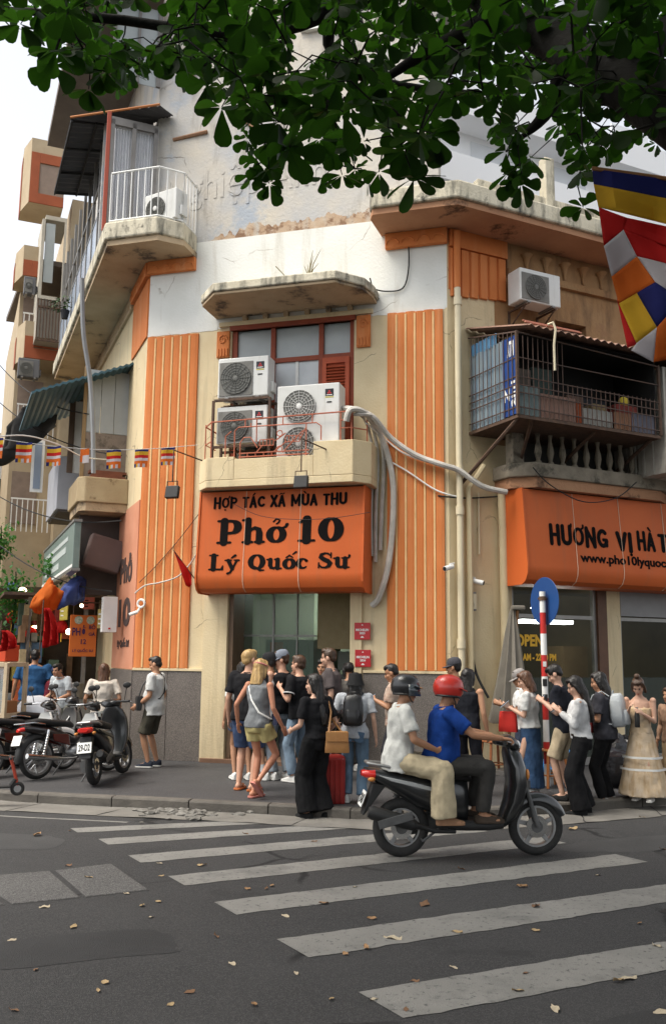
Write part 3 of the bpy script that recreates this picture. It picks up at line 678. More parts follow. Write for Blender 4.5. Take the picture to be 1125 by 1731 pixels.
P_('light_panel',RW,M_LAMP2,lambda g:(g.box(la[0],lb[0],1.2,1.45,la[1]-.1,la[1]-.04),g.box(5.6,6.6,2.2,2.4,2.9,2.95)))
P_('lamp_spot',RW,M_LAMP2,lambda g:[g.lathe([(.03,0),(.03,.02)],8,Matrix.Translation((u,1.2,2.75))) for u in (1.35,2.55)])
P_('inner_counter',RW,pm('counter_wood',(.2,.14,.07),(.15,.1,.05),3),lambda g:(g.box(3.9,4.5,2.0,2.6,.2,2.1),g.box(5.0,8,2.5,3.0,.2,1.2)))
# first-floor balcony with balusters, under the cage
M_BAL=pm('grimy_balustrade',(.3,.26,.2),(.2,.17,.13),5,.9,.4,30,spot=(.1,.09,.07),sptk=.55,spsc=3)
P_('balcony_ledge',RW,M_BAL,lambda g:g.prism([(.85,.0),(.85,-.45),(1.15,-.75),(3.9,-.75),(4.3,-.5),(4.3,0)],4.72,4.95),bevel=.02)
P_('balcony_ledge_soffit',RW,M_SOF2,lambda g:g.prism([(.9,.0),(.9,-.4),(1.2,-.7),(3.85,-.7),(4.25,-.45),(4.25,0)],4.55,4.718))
P_('balcony_post',RW,M_BAL,lambda g:(g.box(.9,1.12,-.5,-.3,4.952,5.75),g.box(3.4,3.6,-.68,-.5,4.952,5.7)),bevel=.01)
P_('balcony_handrail',RW,M_BAL,lambda g:g.box(1.122,3.398,-.68,-.52,5.55,5.68),bevel=.01)
for i in range(9):
    c=1.32+i*.25
    P_('baluster',RW,M_BAL,lambda g:g.lathe([(.055,0),(.055,.04),(.03,.07),(.06,.2),(.05,.28),(.025,.4),(.035,.47),(.055,.54),(.055,.6)],8,Matrix.Translation((c,-.6,4.95))),smooth=True)
P_('dark_strip',RW,pm('dark_room',(.06,.06,.055)),lambda g:g.box(1.2,4.2,-.004,.0,4.96,5.5))  # thin dark strip on the solid wall between ledge and cage floor
# pipes on the corner
M_PIPE2=pm('pipe_painted',(.62,.52,.33),(.55,.45,.28),3,.6,.1)
P_('drain_pipe',RW,M_PVC,lambda g:g.tube([(.14,-.1,1.2),(.14,-.1,7.9)],.055,10),smooth=True)
P_('painted_pipe',RW,M_ORANGE,lambda g:g.tube([(.14,-.1,7.902),(.14,-.1,8.9)],.058,10),smooth=True)
P_('drain_pipe',RW,M_PIPE2,lambda g:(g.tube([(.33,-.08,1.3),(.33,-.08,4.55),(.62,-.1,4.95)],.05,8),),smooth=True)
P_('pipe_collar',RW,M_PVC,lambda g:[g.lathe([(.068,0),(.068,.14)],12,Matrix.Translation((.14,-.1,z))) for z in (2.0,4.1,4.75,7.6)],smooth=True)
P_('drain_pipe',RW,M_PIPE2,lambda g:(g.tube([(.98,-.1,.4),(.98,-.1,3.9),(.96,-.1,4.6)],.075,10),),smooth=True)
P_('conduit',RW,M_PVC,lambda g:g.tube([(.55,-.03,3.5),(.55,-.03,4.5)],.018,6))
# ================= signs =================
def ribbon(g, pts, w, y0, y1):
    """a lettering stroke of varying width in the local xz plane, with round ends"""
    pts=[Vector((p[0],0,p[1])) for p in pts]; n=len(pts); W=w if isinstance(w,(list,tuple)) else [w]*n
    rings=[]
    for i,p in enumerate(pts):
        t=(pts[min(i+1,n-1)]-pts[max(i-1,0)]).normalized(); q=Vector((-t.z,0,t.x))*(W[i]/2)
        a,b=p+q,p-q; rings.append([(a.x,y0,a.z),(b.x,y0,b.z),(b.x,y1,b.z),(a.x,y1,a.z)])
    g.loft(rings)
    for p,ww in ((pts[0],W[0]),(pts[-1],W[-1])):
        g.prism([(p.x+ww/2*math.cos(k*PI/6),p.z+ww/2*math.sin(k*PI/6)) for k in range(12)],y0+.0002,y1,'y')
def arc(cx,cz,rx,rz,a0,a1,n=12): return [(cx+rx*math.cos(R(a0+(a1-a0)*k/n)),cz+rz*math.sin(R(a0+(a1-a0)*k/n))) for k in range(n+1)]
def ringw(n,a,b): return [a+(b-a)*abs(math.cos(2*PI*k/n)) for k in range(n+1)]
SER=.1
def oval(cx,cz,rx,rz,thin,thick): return (arc(cx,cz,rx,rz,0,360,24),ringw(24,thin,thick))
GL={ # fat rounded slab-serif letters: strokes (points, widths), then advance
'P':([([(.2,.04),(.2,.96)],.26),([(0,.05),(.42,.05)],SER),([(0,.95),(.2,.95)],SER),([(.2,.94)]+arc(.42,.69,.24,.25,90,-90)+[(.2,.44)],[.12]*3+[.17,.22,.26,.27,.27,.27,.26,.22,.17]+[.12]*3)],.82),
'h':([([(.15,.04),(.15,.97)],.22),([(0,.05),(.3,.05)],SER),([(-.02,.96),(.15,.96)],SER),([(.17,.42),(.25,.56),(.38,.63),(.5,.56),(.53,.42),(.53,.05)],[.1,.12,.15,.2,.22,.22]),([(.41,.05),(.68,.05)],SER)],.76),
'o':([oval(.3,.33,.22,.285,.1,.24)],.64),
'1':([([(.24,.04),(.24,.94)],.28),([(.0,.05),(.48,.05)],SER),([(.02,.8),(.12,.85),(.22,.92)],[.1,.13,.14])],.6),
'0':([oval(.38,.48,.26,.43,.1,.3)],.84),
'L':([([(.2,.04),(.2,.96)],.26),([(0,.05),(.66,.05)],SER+.02),([(0,.95),(.4,.95)],SER),([(.64,.06),(.68,.28)],[.16,.06])],.8),
'y':([([(.12,.62),(.34,.06)],.2),([(.56,.62),(.34,.06),(.24,-.16),(.12,-.22)],[.11,.12,.12,.15]),([(-.02,.62),(.26,.62)],SER),([(.44,.62),(.66,.62)],SER)],.72),
'Q':([oval(.43,.48,.3,.43,.1,.28),([(.3,.2),(.45,.1),(.62,-.06),(.8,-.04)],[.1,.13,.15,.08])],.94),
'u':([([(.14,.62),(.14,.24),(.2,.1),(.32,.06),(.46,.14)],[.22,.22,.2,.15,.12]),([(.5,.62),(.5,.05)],.22),([(-.02,.62),(.16,.62)],SER),([(.36,.62),(.5,.62)],SER),([(.5,.05),(.68,.05)],SER)],.74),
'c':([(arc(.3,.33,.22,.28,45,315,18),[.13,.12,.11,.12,.15,.19,.22,.24,.25,.25,.25,.24,.22,.19,.15,.12,.11,.1,.08]),([(.46,.5),(.461,.5)],.17)],.6),
'S':([([(.6,.8),(.5,.92),(.34,.94),(.18,.86),(.15,.7),(.3,.56),(.48,.46),(.6,.32),(.54,.14),(.38,.05),(.2,.07),(.08,.22)],[.08,.11,.13,.19,.24,.26,.26,.25,.2,.13,.11,.08]),([(.64,.66),(.64,.96)],.07),([(.06,.04),(.06,.36)],.07)],.78),
' ':([],.34)}
ACC={'horn':[([(.48,.58),(.6,.64),(.64,.74)],[.1,.1,.12])],'hornu':[([(.56,.58),(.68,.66),(.7,.78)],[.1,.1,.12])],'hook':[([(.2,.86),(.28,.97),(.4,.92),(.36,.82),(.3,.77)],.065)],
'acute':[([(.28,.76),(.46,.93)],[.08,.14])],'circ':[([(.14,.72),(.3,.86),(.46,.72)],[.07,.12,.07])],'acute2':[([(.46,.92),(.62,1.06)],[.07,.12])]}
def fat_text(items):
    g=MB(); x=0; k=0
    for it in items:
        ch,*ac=it; st,adv=GL[ch]
        for pts,w in st+[q for a in ac for q in ACC[a]]:
            ribbon(g,[(p[0]+x,p[1]) for p in pts],w,-.002-.0004*k,0); k=(k+1)%9
        x+=adv+.03
    return g
# plain heavy capitals for the smaller lines
SW=.235
SN={'H':([([(.1,0),(.1,1)],SW),([(.56,0),(.56,1)],SW),([(.1,.5),(.56,.5)],SW*.85)],.66),'O':([oval(.36,.5,.27,.42,.17,.2)],.72),
'P':([([(.1,0),(.1,1)],SW),([(.1,.92)]+arc(.36,.7,.19,.22,90,-90)+[(.1,.48)],SW*.85)],.62),'T':([([(.29,0),(.29,.92)],SW),([(.06,.92),(.52,.92)],SW*.85)],.58),
'A':([([(.08,0),(.32,.95)],SW),([(.56,0),(.32,.95)],SW),([(.16,.28),(.48,.28)],SW*.7)],.64),'C':([(arc(.38,.5,.28,.42,48,312,16),SW)],.66),
'X':([([(.08,0),(.54,1)],SW),([(.54,0),(.08,1)],SW)],.62),'M':([([(.1,0),(.1,1)],SW),([(.76,0),(.76,1)],SW),([(.12,.96),(.43,.2)],SW*.85),([(.74,.96),(.43,.2)],SW*.85)],.86),
'U':([([(.1,1),(.1,.34)]+arc(.34,.32,.24,.26,180,360,10)+[(.58,1)],SW)],.68),'N':([([(.1,0),(.1,1)],SW),([(.6,0),(.6,1)],SW),([(.12,.95),(.58,.05)],SW*.9)],.7),
'G':([(arc(.38,.5,.28,.42,48,340,16),SW),([(.64,.42),(.42,.42)],SW*.8),([(.64,.42),(.64,.1)],SW*.8)],.74),'V':([([(.08,1),(.32,.06)],SW),([(.56,1),(.32,.06)],SW)],.64),'I':([([(.1,0),(.1,1)],SW)],.2),' ':([],.34)}
SA={'dot':lambda c:[([(c,-.2),(c+.001,-.2)],.17)],'acute':lambda c:[([(c-.04,1.13),(c+.12,1.3)],[.1,.15])],'grave':lambda c:[([(c-.12,1.3),(c+.04,1.13)],[.15,.1])],'tilde':lambda c:[([(c-.2,1.14),(c-.08,1.23),(c+.08,1.14),(c+.2,1.23)],.1)],'horn':lambda c:[([(c+.22,.92),(c+.33,1.0),(c+.34,1.14)],.12)]}
def sans_text(items):
    g=MB(); x=0; k=0
    for it in items:
        ch,*ac=(it,) if isinstance(it,str) else it; st,adv=SN[ch]
        for pts,w in st+[q for a in ac for q in SA[a](adv/2)]:
            ribbon(g,[(p[0]+x,p[1]) for p in pts],w,-.002-.0004*k,0); k=(k+1)%9
        x+=adv+.1
    return g
M_SIGN=pm('orange_sign_vinyl',(.58,.125,.028),(.52,.105,.023),1.0,.55,.12,4,spec=.3,streak=(.46,.115,.035),stk=.52,ssc=(5,5,.35),spot=(.36,.08,.025),sptk=.68,spsc=3)
M_SEAM=pm('sign_seam',(.72,.5,.36),None,rough=.6,bump=0)
def sign_prof(top,zt,zb): return [(0,zt),(-top,zt),(-top-.1,zb+.28),(-top-.09,zb+.16),(-top-.04,zb+.06),(-top+.06,zb),(0,zb)]
def shop_sign(pl,u0,u1,zt,zb,top,label,seams,closed=True):
    t=thing('shop_sign',label,'sign',Matrix.Translation(pl.at((u0+u1)/2 if closed else u0+1,0,zb)))
    pr=sign_prof(top,zt,zb)
    g=MB(); g.M=pl.M; g.prism(pr,u0+.03,u1-.03,'x'); obj('sign_face',g,M_SIGN,t,world=True,smooth=30)
    for a,b in ((u0,u0+.028),(u1-.028,u1)):
        g=MB(); g.M=pl.M; g.prism([(y*1.03-.005,zb-.02+(z-zb)*1.02) for y,z in pr],a,b,'x'); obj('end_panel',g,M_SIGN,t,world=True)
    for s_ in seams:
        g=MB(); g.M=pl.M; g.tube([(s_,y-.004,z) for y,z in pr[1:-1]],.007,4); obj('seam',g,M_SEAM,t,world=True)
    return t
def on_sign(g,pl,top,zt,zb,t,m=None,lift=.004):
    for p in g.v: p.y+=-top-.1*(zt-p.z)/(zt-zb-.28)-lift
    g.v=[pl.M@p for p in g.v]; return obj('lettering',g,m or M_LETTER,t,world=True)
ZT1,ZB1=4.53,2.87
sg=shop_sign(FR,.05,2.88,ZT1,ZB1,.5,'orange awning sign with three lines of black lettering over the restaurant door',(.88,1.82))
def spx(pl,x,y,o): return pl.uz(x,y,o)
def place_line(g,pl,px0,py0,px1,py1,o,top,zt,zb,t):
    """px0,py0 bottom left corner of the words, px1,py1 top right"""
    a,b=pl.uz(px0,py0,o),pl.uz(px1,py1,o); fit_text(g,a[0],b[0],a[1],b[1]); return on_sign(g,pl,top,zt,zb,t)
place_line(sans_text(['H',('O','horn','dot'),'P',' ','T',('A','acute'),'C',' ','X',('A','tilde'),' ','M',('U','grave'),'A',' ','T','H','U']),FR,360,864,586,826,.54,.5,ZT1,ZB1,sg)
place_line(fat_text(['P','h',('o','horn','hook'),' ','1','0']),FR,365,924,581,868,.56,.5,ZT1,ZB1,sg)
place_line(fat_text(['L',('y','acute'),' ','Q','u',('o','circ','acute2'),'c',' ','S',('u','hornu')]),FR,351,972,592,929,.6,.5,ZT1,ZB1,sg)
ZT2,ZB2=4.53,3.02
sg2=shop_sign(RW,.98,9.0,ZT2,ZB2,.58,'long orange awning sign with black lettering over the right shop window',(2.0,2.98,3.96,4.9,5.9,6.9,7.9),False)
for w,a,b in (('HƯƠNG',929,1027),('VỊ',1041,1067),('HÀ',1077,1106)):
    pa=RW.uz(a,918,.65); pb=RW.uz(b,886,.65); g=sans_text({'HƯƠNG':['H',('U','horn'),('O','horn'),'N','G'],'VỊ':['V',('I','dot')],'HÀ':['H',('A','grave')]}[w])
    dz={'HƯƠNG':(-.02,.06),'VỊ':(-.1,.0),'HÀ':(0,.12)}[w]; zb_=3.66; fit_text(g,pa[0],pb[0],zb_+dz[0],zb_+.31+dz[1]); on_sign(g,RW,.58,ZT2,ZB2,sg2)
g=sans_text(['T','H',('A','grave'),'N','H']); ua=RW.uz(1112,918,.65)[0]; fit_text(g,ua,ua+1.25,3.66,3.66+.43); on_sign(g,RW,.58,ZT2,ZB2,sg2)
g=text_mb('www.pho10lyquocsu.vn',.3,.002,.01); ua=RW.uz(979,950,.65)[0]; fit_text(g,ua,ua+2.35,3.36,3.56); on_sign(g,RW,.58,ZT2,ZB2,sg2)
# ================= air conditioners =================
M_LOGO=pm('badge_black',(.02,.02,.025),None,rough=.3,bump=0); M_LRED=pm('badge_red',(.5,.03,.03),None,rough=.4,bump=0)
def ac_unit(label,M,w=.88,h=.66,d=.33,fans=1,group='air conditioner outdoor units',badge=True,dark=True,m=None):
    t=thing('air_conditioner',label,'air conditioner',M,group); m=m or M_ACW
    g=MB(); g.box(-w/2,w/2,-d/2,d/2,.03,h); obj('casing',g,m,t,bevel=.018)
    gx0,gx1=-w/2+.03,w/2-.3*w
    for k in range(fans):
        z0=.06+k*(h-.1)/fans; z1=z0+(h-.12)/fans-.02; cz=(z0+z1)/2; cx=(gx0+gx1)/2; rr=min((gx1-gx0),(z1-z0))*.46
        if dark:
            g=MB(); g.box(gx0,gx1,-d/2-.012,-d/2-.001,z0,z1); obj('grille_panel',g,pm('grille_panel',(.2,.195,.18),(.15,.145,.13),8,.7,.1),t)
        g=MB(); g.lathe([(rr,0),(rr,.012)],24,Matrix.Translation((cx,-d/2-.014,cz))@Matrix.Rotation(R(90),4,'X')); obj('fan_grille',g,M_GRILL,t)
        g=MB()
        for q in range(1,7): g.torus((cx,-d/2-.03,cz),rr*q/6,.004,'y',20,4)
        for q in range(8):
            a=q*PI/8; g.tube([(cx-rr*math.cos(a),-d/2-.034,cz-rr*math.sin(a)),(cx+rr*math.cos(a),-d/2-.034,cz+rr*math.sin(a))],.004,4)
        obj('fan_guard',g,m if fans>1 else M_GRILL,t)
        g=MB(); g.ell((cx,-d/2-.03,cz),.05,.012,.05); obj('fan_hub',g,m if not dark else M_GRILL,t)
    if badge:
        bx=w/2-.16*w; bz=h-.16
        g=MB(); g.box(bx-.07,bx+.07,-d/2-.004,-d/2+.001,bz-.06,bz+.06); b=obj('badge',g,M_LOGO,t)
        g=MB()
        for (ax,az) in ((0,.02),(-.018,-.012),(.018,-.012)): g.prism([(bx+ax-.018,bz+az),(bx+ax,bz+az+.018),(bx+ax+.018,bz+az),(bx+ax,bz+az-.018)],-d/2-.007,-d/2-.0045,'y')
        obj('emblem',g,M_LRED,b)
        g=MB(); g.box(bx-.05,bx+.05,-d/2-.007,-d/2-.0045,bz-.048,bz-.036); obj('badge_line',g,M_WPAINT,b)
        g=MB(); g.box(bx-.07,bx+.07,-d/2-.004,-d/2+.001,bz-.085,bz-.072); obj('yellow_sticker',g,pm('yellow_sticker',(.6,.5,.05),None,bump=0),t)
        g=MB(); g.box(bx-.04,bx+.04,-d/2-.006,-d/2+.001,bz-.17,bz-.15); obj('handle_slot',g,M_BLACK,t)
    g=MB(); g.box(w/2-.001,w/2+.05,-.05,.12,.12,.3); obj('valve_cover',g,m,t,bevel=.01)
    for q in (-.3,.3):
        g=MB(); g.box(q*w-.03,q*w+.03,-d/2-.02,d/2+.02,0,.029); obj('foot',g,M_STEEL,t)
    return t
def onp(pl,u,out,z,rot=0): return pl.M@Matrix.Translation((u,-out,z))@Matrix.Rotation(R(rot),4,'Z')
ac_unit('upper small white air conditioner unit standing on top of the brown rack on the balcony',onp(FR,.78,.4,6.09),.9,.72)
ac_unit('lower small white air conditioner unit inside the brown rack on the balcony',onp(FR,.78,.4,5.3),.9,.66)
ac_unit('tall two-fan white air conditioner unit on the balcony',onp(FR,1.94,.42,4.9),1.06,1.34,.36,2,dark=False)
ac_unit('white air conditioner unit on the left upper balcony behind white bars',onp(FR,-.83,.45,9.4,-14),.72,.6,.3,1,badge=False,dark=False)
ac_unit('single white air conditioner unit mounted high on the brown right wall',onp(RW,1.55,.32,7.72),.85,.6,.34,1,badge=False)
t=thing('unit_rack','brown steel rack holding the two stacked air conditioner units','rack',onp(FR,.78,.4,4.69))
for x in (-.5,.5):
    for y in (-.2,.18):
        g=MB(); g.box(x-.02,x+.02,y-.02,y+.02,0,1.38); obj('post',g,M_RUST,t)
for z in (.56,1.36):
    g=MB(); g.box(-.48,.48,-.22,-.18,z,z+.04); g.box(-.48,.48,.18,.22,z,z+.04); 
    for q in split(g): obj('shelf_bar',q,M_RUST,t)
t=thing('wall_bracket','steel bracket under the lone air conditioner on the right wall','bracket',onp(RW,1.55,0,7.6))
for x in (-.3,.3):
    g=MB(); g.tube([(x,-.01,.1),(x,-.5,.1)],.02,5); g.tube([(x,-.01,-.2),(x,-.45,.08)],.015,5); g.box(x-.02,x+.02,-.02,-.0,-.25,.12); obj('arm',g,M_RUST,t)
# plant sprouting on the hood
t=thing('hood_plant','small bare plant growing on top of the window hood','plant',FR.at(1.95,.7,7.95))
g=MB()
for k in range(7):
    a=random.uniform(0,6.28); h=random.uniform(.25,.55); lean=random.uniform(.05,.3); p=[(0,0,0),(lean*.4*math.cos(a),lean*.4*math.sin(a),h*.6),(lean*math.cos(a),lean*math.sin(a),h)]
    g.tube(p,[.012,.009,.003],5)
g.tube([(0,0,.0),(-.3,.02,.02),(-.55,.05,.3)],.008,4); obj('stems',g,pm('twig',(.2,.17,.09),None),t)
# ================= floodlights =================
def flood(label,u,z,out,drop):
    t=thing('floodlight',label,'floodlight',FR.M@Matrix.Translation((u,-.0,z)),'floodlights over the door sign')
    g=MB(); g.tube([(-.02,-.76,.0),(-.25,-out,.06),(-.25,-out,-drop+.16)],.012,6); obj('arm',g,M_RUST,t)
    g=MB(); g.tube([(-.34,-out,-drop+.02),(-.34,-out,-drop+.17),(-.16,-out,-drop+.17),(-.16,-out,-drop+.02)],.01,5); obj('yoke',g,M_RUST,t)
    g=MB(); g.M=Matrix.Translation((-.25,-out,-drop))@Matrix.Rotation(R(-12),4,'X'); g.box(-.11,.11,-.03,.05,-.1,.1); obj('housing',g,M_BLACK,t,bevel=.01)
    g=MB(); g.M=Matrix.Translation((-.25,-out,-drop))@Matrix.Rotation(R(-12),4,'X'); g.box(-.09,.09,.051,.056,-.08,.08); obj('glass',g,pm('lamp_glass',(.3,.32,.33),None,rough=.2,bump=0),t)
flood('black floodlight hanging left of the door sign',.2,5.02,1.35,.62)
flood('black floodlight hanging in front of the top edge of the door sign',2.32,5.1,1.3,.62)
# ================= plaques =================
M_PLQ=pm('plaque_red',(.42,.015,.02),None,rough=.35,bump=0,spec=.5)
for k,(x,y,lab,yr) in enumerate(((612,1067,'upper red award plaque beside the door','2023'),(613,1113,'lower red award plaque beside the door','2024'))):
    u,z=FR.uz(x,y,.06); t=thing('award_plaque',lab,'plaque',onp(FR,u,.052,z),'red plaques')
    g=MB(); g.box(-.13,.13,-.012,0,-.135,.135); obj('plate',g,M_PLQ,t,bevel=.004)
    g=text_mb('MICHELIN',.06,.001,.002); fit_text(g,-.105,.105,.0,.038,-.015); obj('lettering',g,M_WPAINT,t)
    g=text_mb(yr,.06,.001,.002); fit_text(g,-.045,.045,-.05,-.016,-.015); obj('lettering',g,M_WPAINT,t)
    g=MB(); g.prism([(-.03,-.105),(.03,-.105),(.01,-.08),(-.01,-.08)],-.016,-.0125,'y'); obj('mark',g,M_WPAINT,t)
    g=MB(); g.prism([(-.015,.09),(.015,.09),(0,.11)],-.016,-.0125,'y'); obj('mark',g,M_WPAINT,t)
# ================= conduits and cables =================
def cable(name,label,cat,pts,r,m,group=None,n=6,sub=6):
    P=[Vector(p) for p in pts]; sm=[]
    for i in range(len(P)-1):
        p0,p1,p2,p3=P[max(i-1,0)],P[i],P[i+1],P[min(i+2,len(P)-1)]
        for k in range(sub):
            t=k/sub; sm.append(.5*((2*p1)+(p2-p0)*t+(2*p0-5*p1+4*p2-p3)*t*t+(3*p1-p0-3*p2+p3)*t**3))
    sm.append(P[-1]); b=sm[0].copy(); g=MB(); g.tube([p-b for p in sm],r,n); o=obj(name,g,m,None,smooth=True); o.matrix_world=Matrix.Translation(b); return tag(o,label,cat,group)
def fp(x,y,o): 
    u,z=FR.uz(x,y,o); return FR.at(u,o,z)
def rp(x,y,o):
    u,z=RW.uz(x,y,o); return RW.at(u,o,z)
gp='wrapped pipes beside the balcony'
cable('wrapped_pipe','thick wrapped pipe sagging from the balcony units across the right pilaster','pipe',[fp(578,690,.4),fp(600,692,.6),fp(630,705,.5),fp(660,740,.25),fp(700,768,.15),fp(745,785,.15),rp(775,795,.16),rp(815,822,.3),rp(856,832,.4)],.045,M_WRAP,gp,8)
cable('wrapped_pipe','wrapped pipe hanging in a long loop right of the door sign','pipe',[fp(585,712,.72),fp(592,693,.74),fp(615,697,.6),fp(640,730,.2),fp(655,770,.12),fp(664,820,.1),fp(663,890,.1),fp(655,960,.1),fp(640,1010,.09),fp(628,1024,.06)],.05,M_WRAP,gp,8)
for k,(dx,b,lab) in enumerate(((0,940,'wrapped pipe hanging closest to the right edge of the door sign'),(8,950,'middle wrapped pipe hanging beside the door sign'),(18,930,'wrapped pipe between the sign edge and the long loop'))):
    cable('wrapped_pipe',lab,'pipe',[fp(598+dx*.3,700,.68),fp(612+dx,704,.5),fp(624+dx,730,.12),fp(630+dx,780,.06),fp(627+dx,860,.06),fp(628+dx*.8,b,.05)],.026+.004*k,M_WRAP,gp,6)
cable('hanging_cable','white cable crossing the right pilaster below the thick pipe','cable',[fp(618,715,.5),fp(650,742,.1),fp(680,765,.08),fp(720,780,.08),fp(755,787,.08),rp(770,789,.08)],.014,M_WPAINT)
cable('hanging_cable','lower white cable crossing the right pilaster to the drain pipe','cable',[fp(650,775,.08),fp(690,798,.08),fp(730,825,.08),fp(757,836,.08),rp(778,840,.08)],.014,M_WPAINT)
cable('hanging_cable','black cable looped from the hood to the right cornice','cable',[fp(628,487,.1),fp(650,492,.04),fp(680,487,.03),fp(690,455,.03),fp(690,415,.05),fp(688,400,.1)],.012,M_CABLE)
cable('hanging_cable','thin black cable dangling from the hood end over the wall','cable',[fp(625,470,.3),fp(632,495,.05),fp(640,505,.03)],.012,M_CABLE)
cable('hanging_cable','black cable running along the right wall above the orange sign','cable',[fp(740,838,.05),fp(757,840,.05),rp(790,842,.04),rp(830,840,.04),rp(858,838,.1)],.014,M_CABLE)
cable('hanging_cable','black cable sagging across the top of the long orange sign','cable',[rp(900,790,.78),rp(930,820,.8),rp(985,848,.8),rp(1040,842,.82),rp(1075,815,.8)],.009,M_CABLE)
cable('hanging_cable','thin dark cable drooping over the face of the door sign','cable',[fp(395,852,.62),fp(440,872,.64),fp(500,878,.65),fp(560,876,.65),fp(625,866,.62)],.005,M_CABLE)
cable('hanging_cable','tangle of black cable running down the right wall to the pavement','cable',[rp(800,1010,.05),rp(795,1060,.06),rp(797,1100,.06),rp(805,1140,.1),rp(825,1180,.2)],.022,M_CABLE)
# junction box and cameras on the right wall
def smallbox(name,label,cat,M,w,d,h,m,parts=()):
    t=thing(name,label,cat,M); g=MB(); g.box(-w/2,w/2,-d,0,0,h); obj('case',g,m,t,bevel=.006)
    for nm,b,mm in parts:
        g=MB(); g.box(*b); obj(nm,g,mm,t)
    return t
u,z=RW.uz(797,1020,.02); smallbox('junction_box','small grey junction box on the right wall among cables','junction box',onp(RW,u,.001,z-.12),.12,.06,.3,M_STEEL,[('lid',(-.05,.05,-.07,-.061,.03,.27),M_PVC)])
def cctv(label,M):
    t=thing('security_camera',label,'camera',M,'white security cameras')
    g=MB(); g.tube([(0,0,0),(0,-.1,-.02),(0,-.1,-.06)],.015,6); obj('bracket',g,M_WPAINT,t)
    g=MB(); g.M=Matrix.Translation((0,-.14,-.08))@Matrix.Rotation(R(15),4,'X'); g.tube([(0,.1,0),(0,-.1,0)],.04,10); obj('housing',g,M_WPAINT,t,smooth=True)
    g=MB(); g.M=Matrix.Translation((0,-.14,-.08))@Matrix.Rotation(R(15),4,'X'); g.tube([(0,-.101,0),(0,-.11,0)],.032,10); obj('lens',g,M_BLACK,t)
u,z=FR.uz(766,962,.1); cctv('white security camera at the left of the drain pipe',onp(FR,u,.02,z+.1,-30))
u,z=RW.uz(798,985,.1); cctv('white security camera at the right of the drain pipe',onp(RW,u,.0,z+.1,40))
u,z=LW.uz(208,1015,.2)
smallbox('electric_box','white electric meter box fixed on the corner by the pink wall','electric box',onp(XP(1.2),-.28,.0,2.25),.26,.2,.64,M_WPAINT,[('seal',(-.02,.02,-.206,-.201,.05,.08),M_REDP)])
t=thing('camera_coil','white cable coil and small camera on the pink corner','camera',onp(FR,-1.16,.05,2.72))
g=MB(); g.torus((0,-.06,0),.065,.022,'y',20,6); obj('coil',g,M_WPAINT,t,smooth=True)
g=MB(); g.tube([(-.02,-.05,-.07),(-.05,-.1,-.16)],.02,6); g.tube([(-.04,-.12,-.15),(-.15,-.18,-.2)],.03,8); obj('camera',g,M_WPAINT,t,smooth=True)
# parasol folded against the right wall
t=thing('folded_parasol','tall folded grey parasol leaning on the wall beside the shop window','parasol',RW.at(.82,.45,.12))
M_PARA=pm('grey_canvas',(.2,.18,.15),(.15,.135,.11),5,.9,.2)
n=18; rings=[]
for z,r in ((.75,.36),(.8,.4),(1.1,.33),(1.6,.23),(2.1,.14),(2.45,.06),(2.5,.03)):
    r*=.72; rings.append([((r*(1+.22*math.cos(9*2*PI*k/n*.999+.3*z)))*math.cos(2*PI*k/n)+.1*(z-1.5)*.35,r*.8*(1+.22*math.cos(9*2*PI*k/n))*math.sin(2*PI*k/n),z) for k in range(n)])
g=MB(); g.loft(rings); obj('canopy',g,M_PARA,t,smooth=True)
g=MB(); g.tube([(-.1,0,.0),(.12,0,2.55)],.025,8); obj('pole',g,pm('pole_wood',(.25,.12,.05),None),t)
g=MB(); g.lathe([(.3,0),(.3,.06),(.08,.1),(.05,.3)],16); obj('base',g,M_STEEL,t,smooth=True)
g=MB(); g.box(.02,.22,-.1,.1,2.48,2.55); obj('cap',g,M_PARA,t,bevel=.02)
# red flag by the sign
M_FLAGR=pm('flag_red',(.55,.015,.012),(.45,.01,.01),6,.8,.1,trans=(.4,.01,.01))
def cloth(g,P,Q,n=10,m=8,amp=.04,ph=0.0):
    """wavy cloth between two edges P(t), Q(t)"""
    vs=[]
    for i in range(n+1):
        for j in range(m+1):
            a=P(i/n); b=Q(i/n); p=a.lerp(b,j/m); nrm=(b-a).cross(Vector((0,0,1))); nrm=nrm.normalized() if nrm.length>1e-6 else Vector((0,1,0))
            vs.append(p+Vector((0,1,0))*amp*(j/m*.6+.4)*math.sin(ph+i*.9+j*.5))
    fs=[(i*(m+1)+j,(i+1)*(m+1)+j,(i+1)*(m+1)+j+1,i*(m+1)+j+1) for i in range(n) for j in range(m)]
    g.add(vs,fs)
def solid(o,th=.004):
    s_=o.modifiers.new('thick','SOLIDIFY'); s_.thickness=th; return o
a,b=fp(293,930,.45),fp(334,985,.2)
t=thing('national_flag','small limp red flag on a stick left of the door sign','flag',b,'red flags')
g=MB(); g.tube([b,a],.01,6); obj('stick',g,M_RUST,t,world=True)
g=MB(); c0=a; cloth(g,lambda s_:a.lerp(b,s_*.72),lambda s_:fp(316,995,.42).lerp(fp(330,985,.25),s_*.6) if s_>.3 else a.lerp(fp(316,995,.42),.6+s_*1.3),8,8,.03)
o=solid(obj('cloth',g,M_FLAGR,t,world=True,smooth=True))

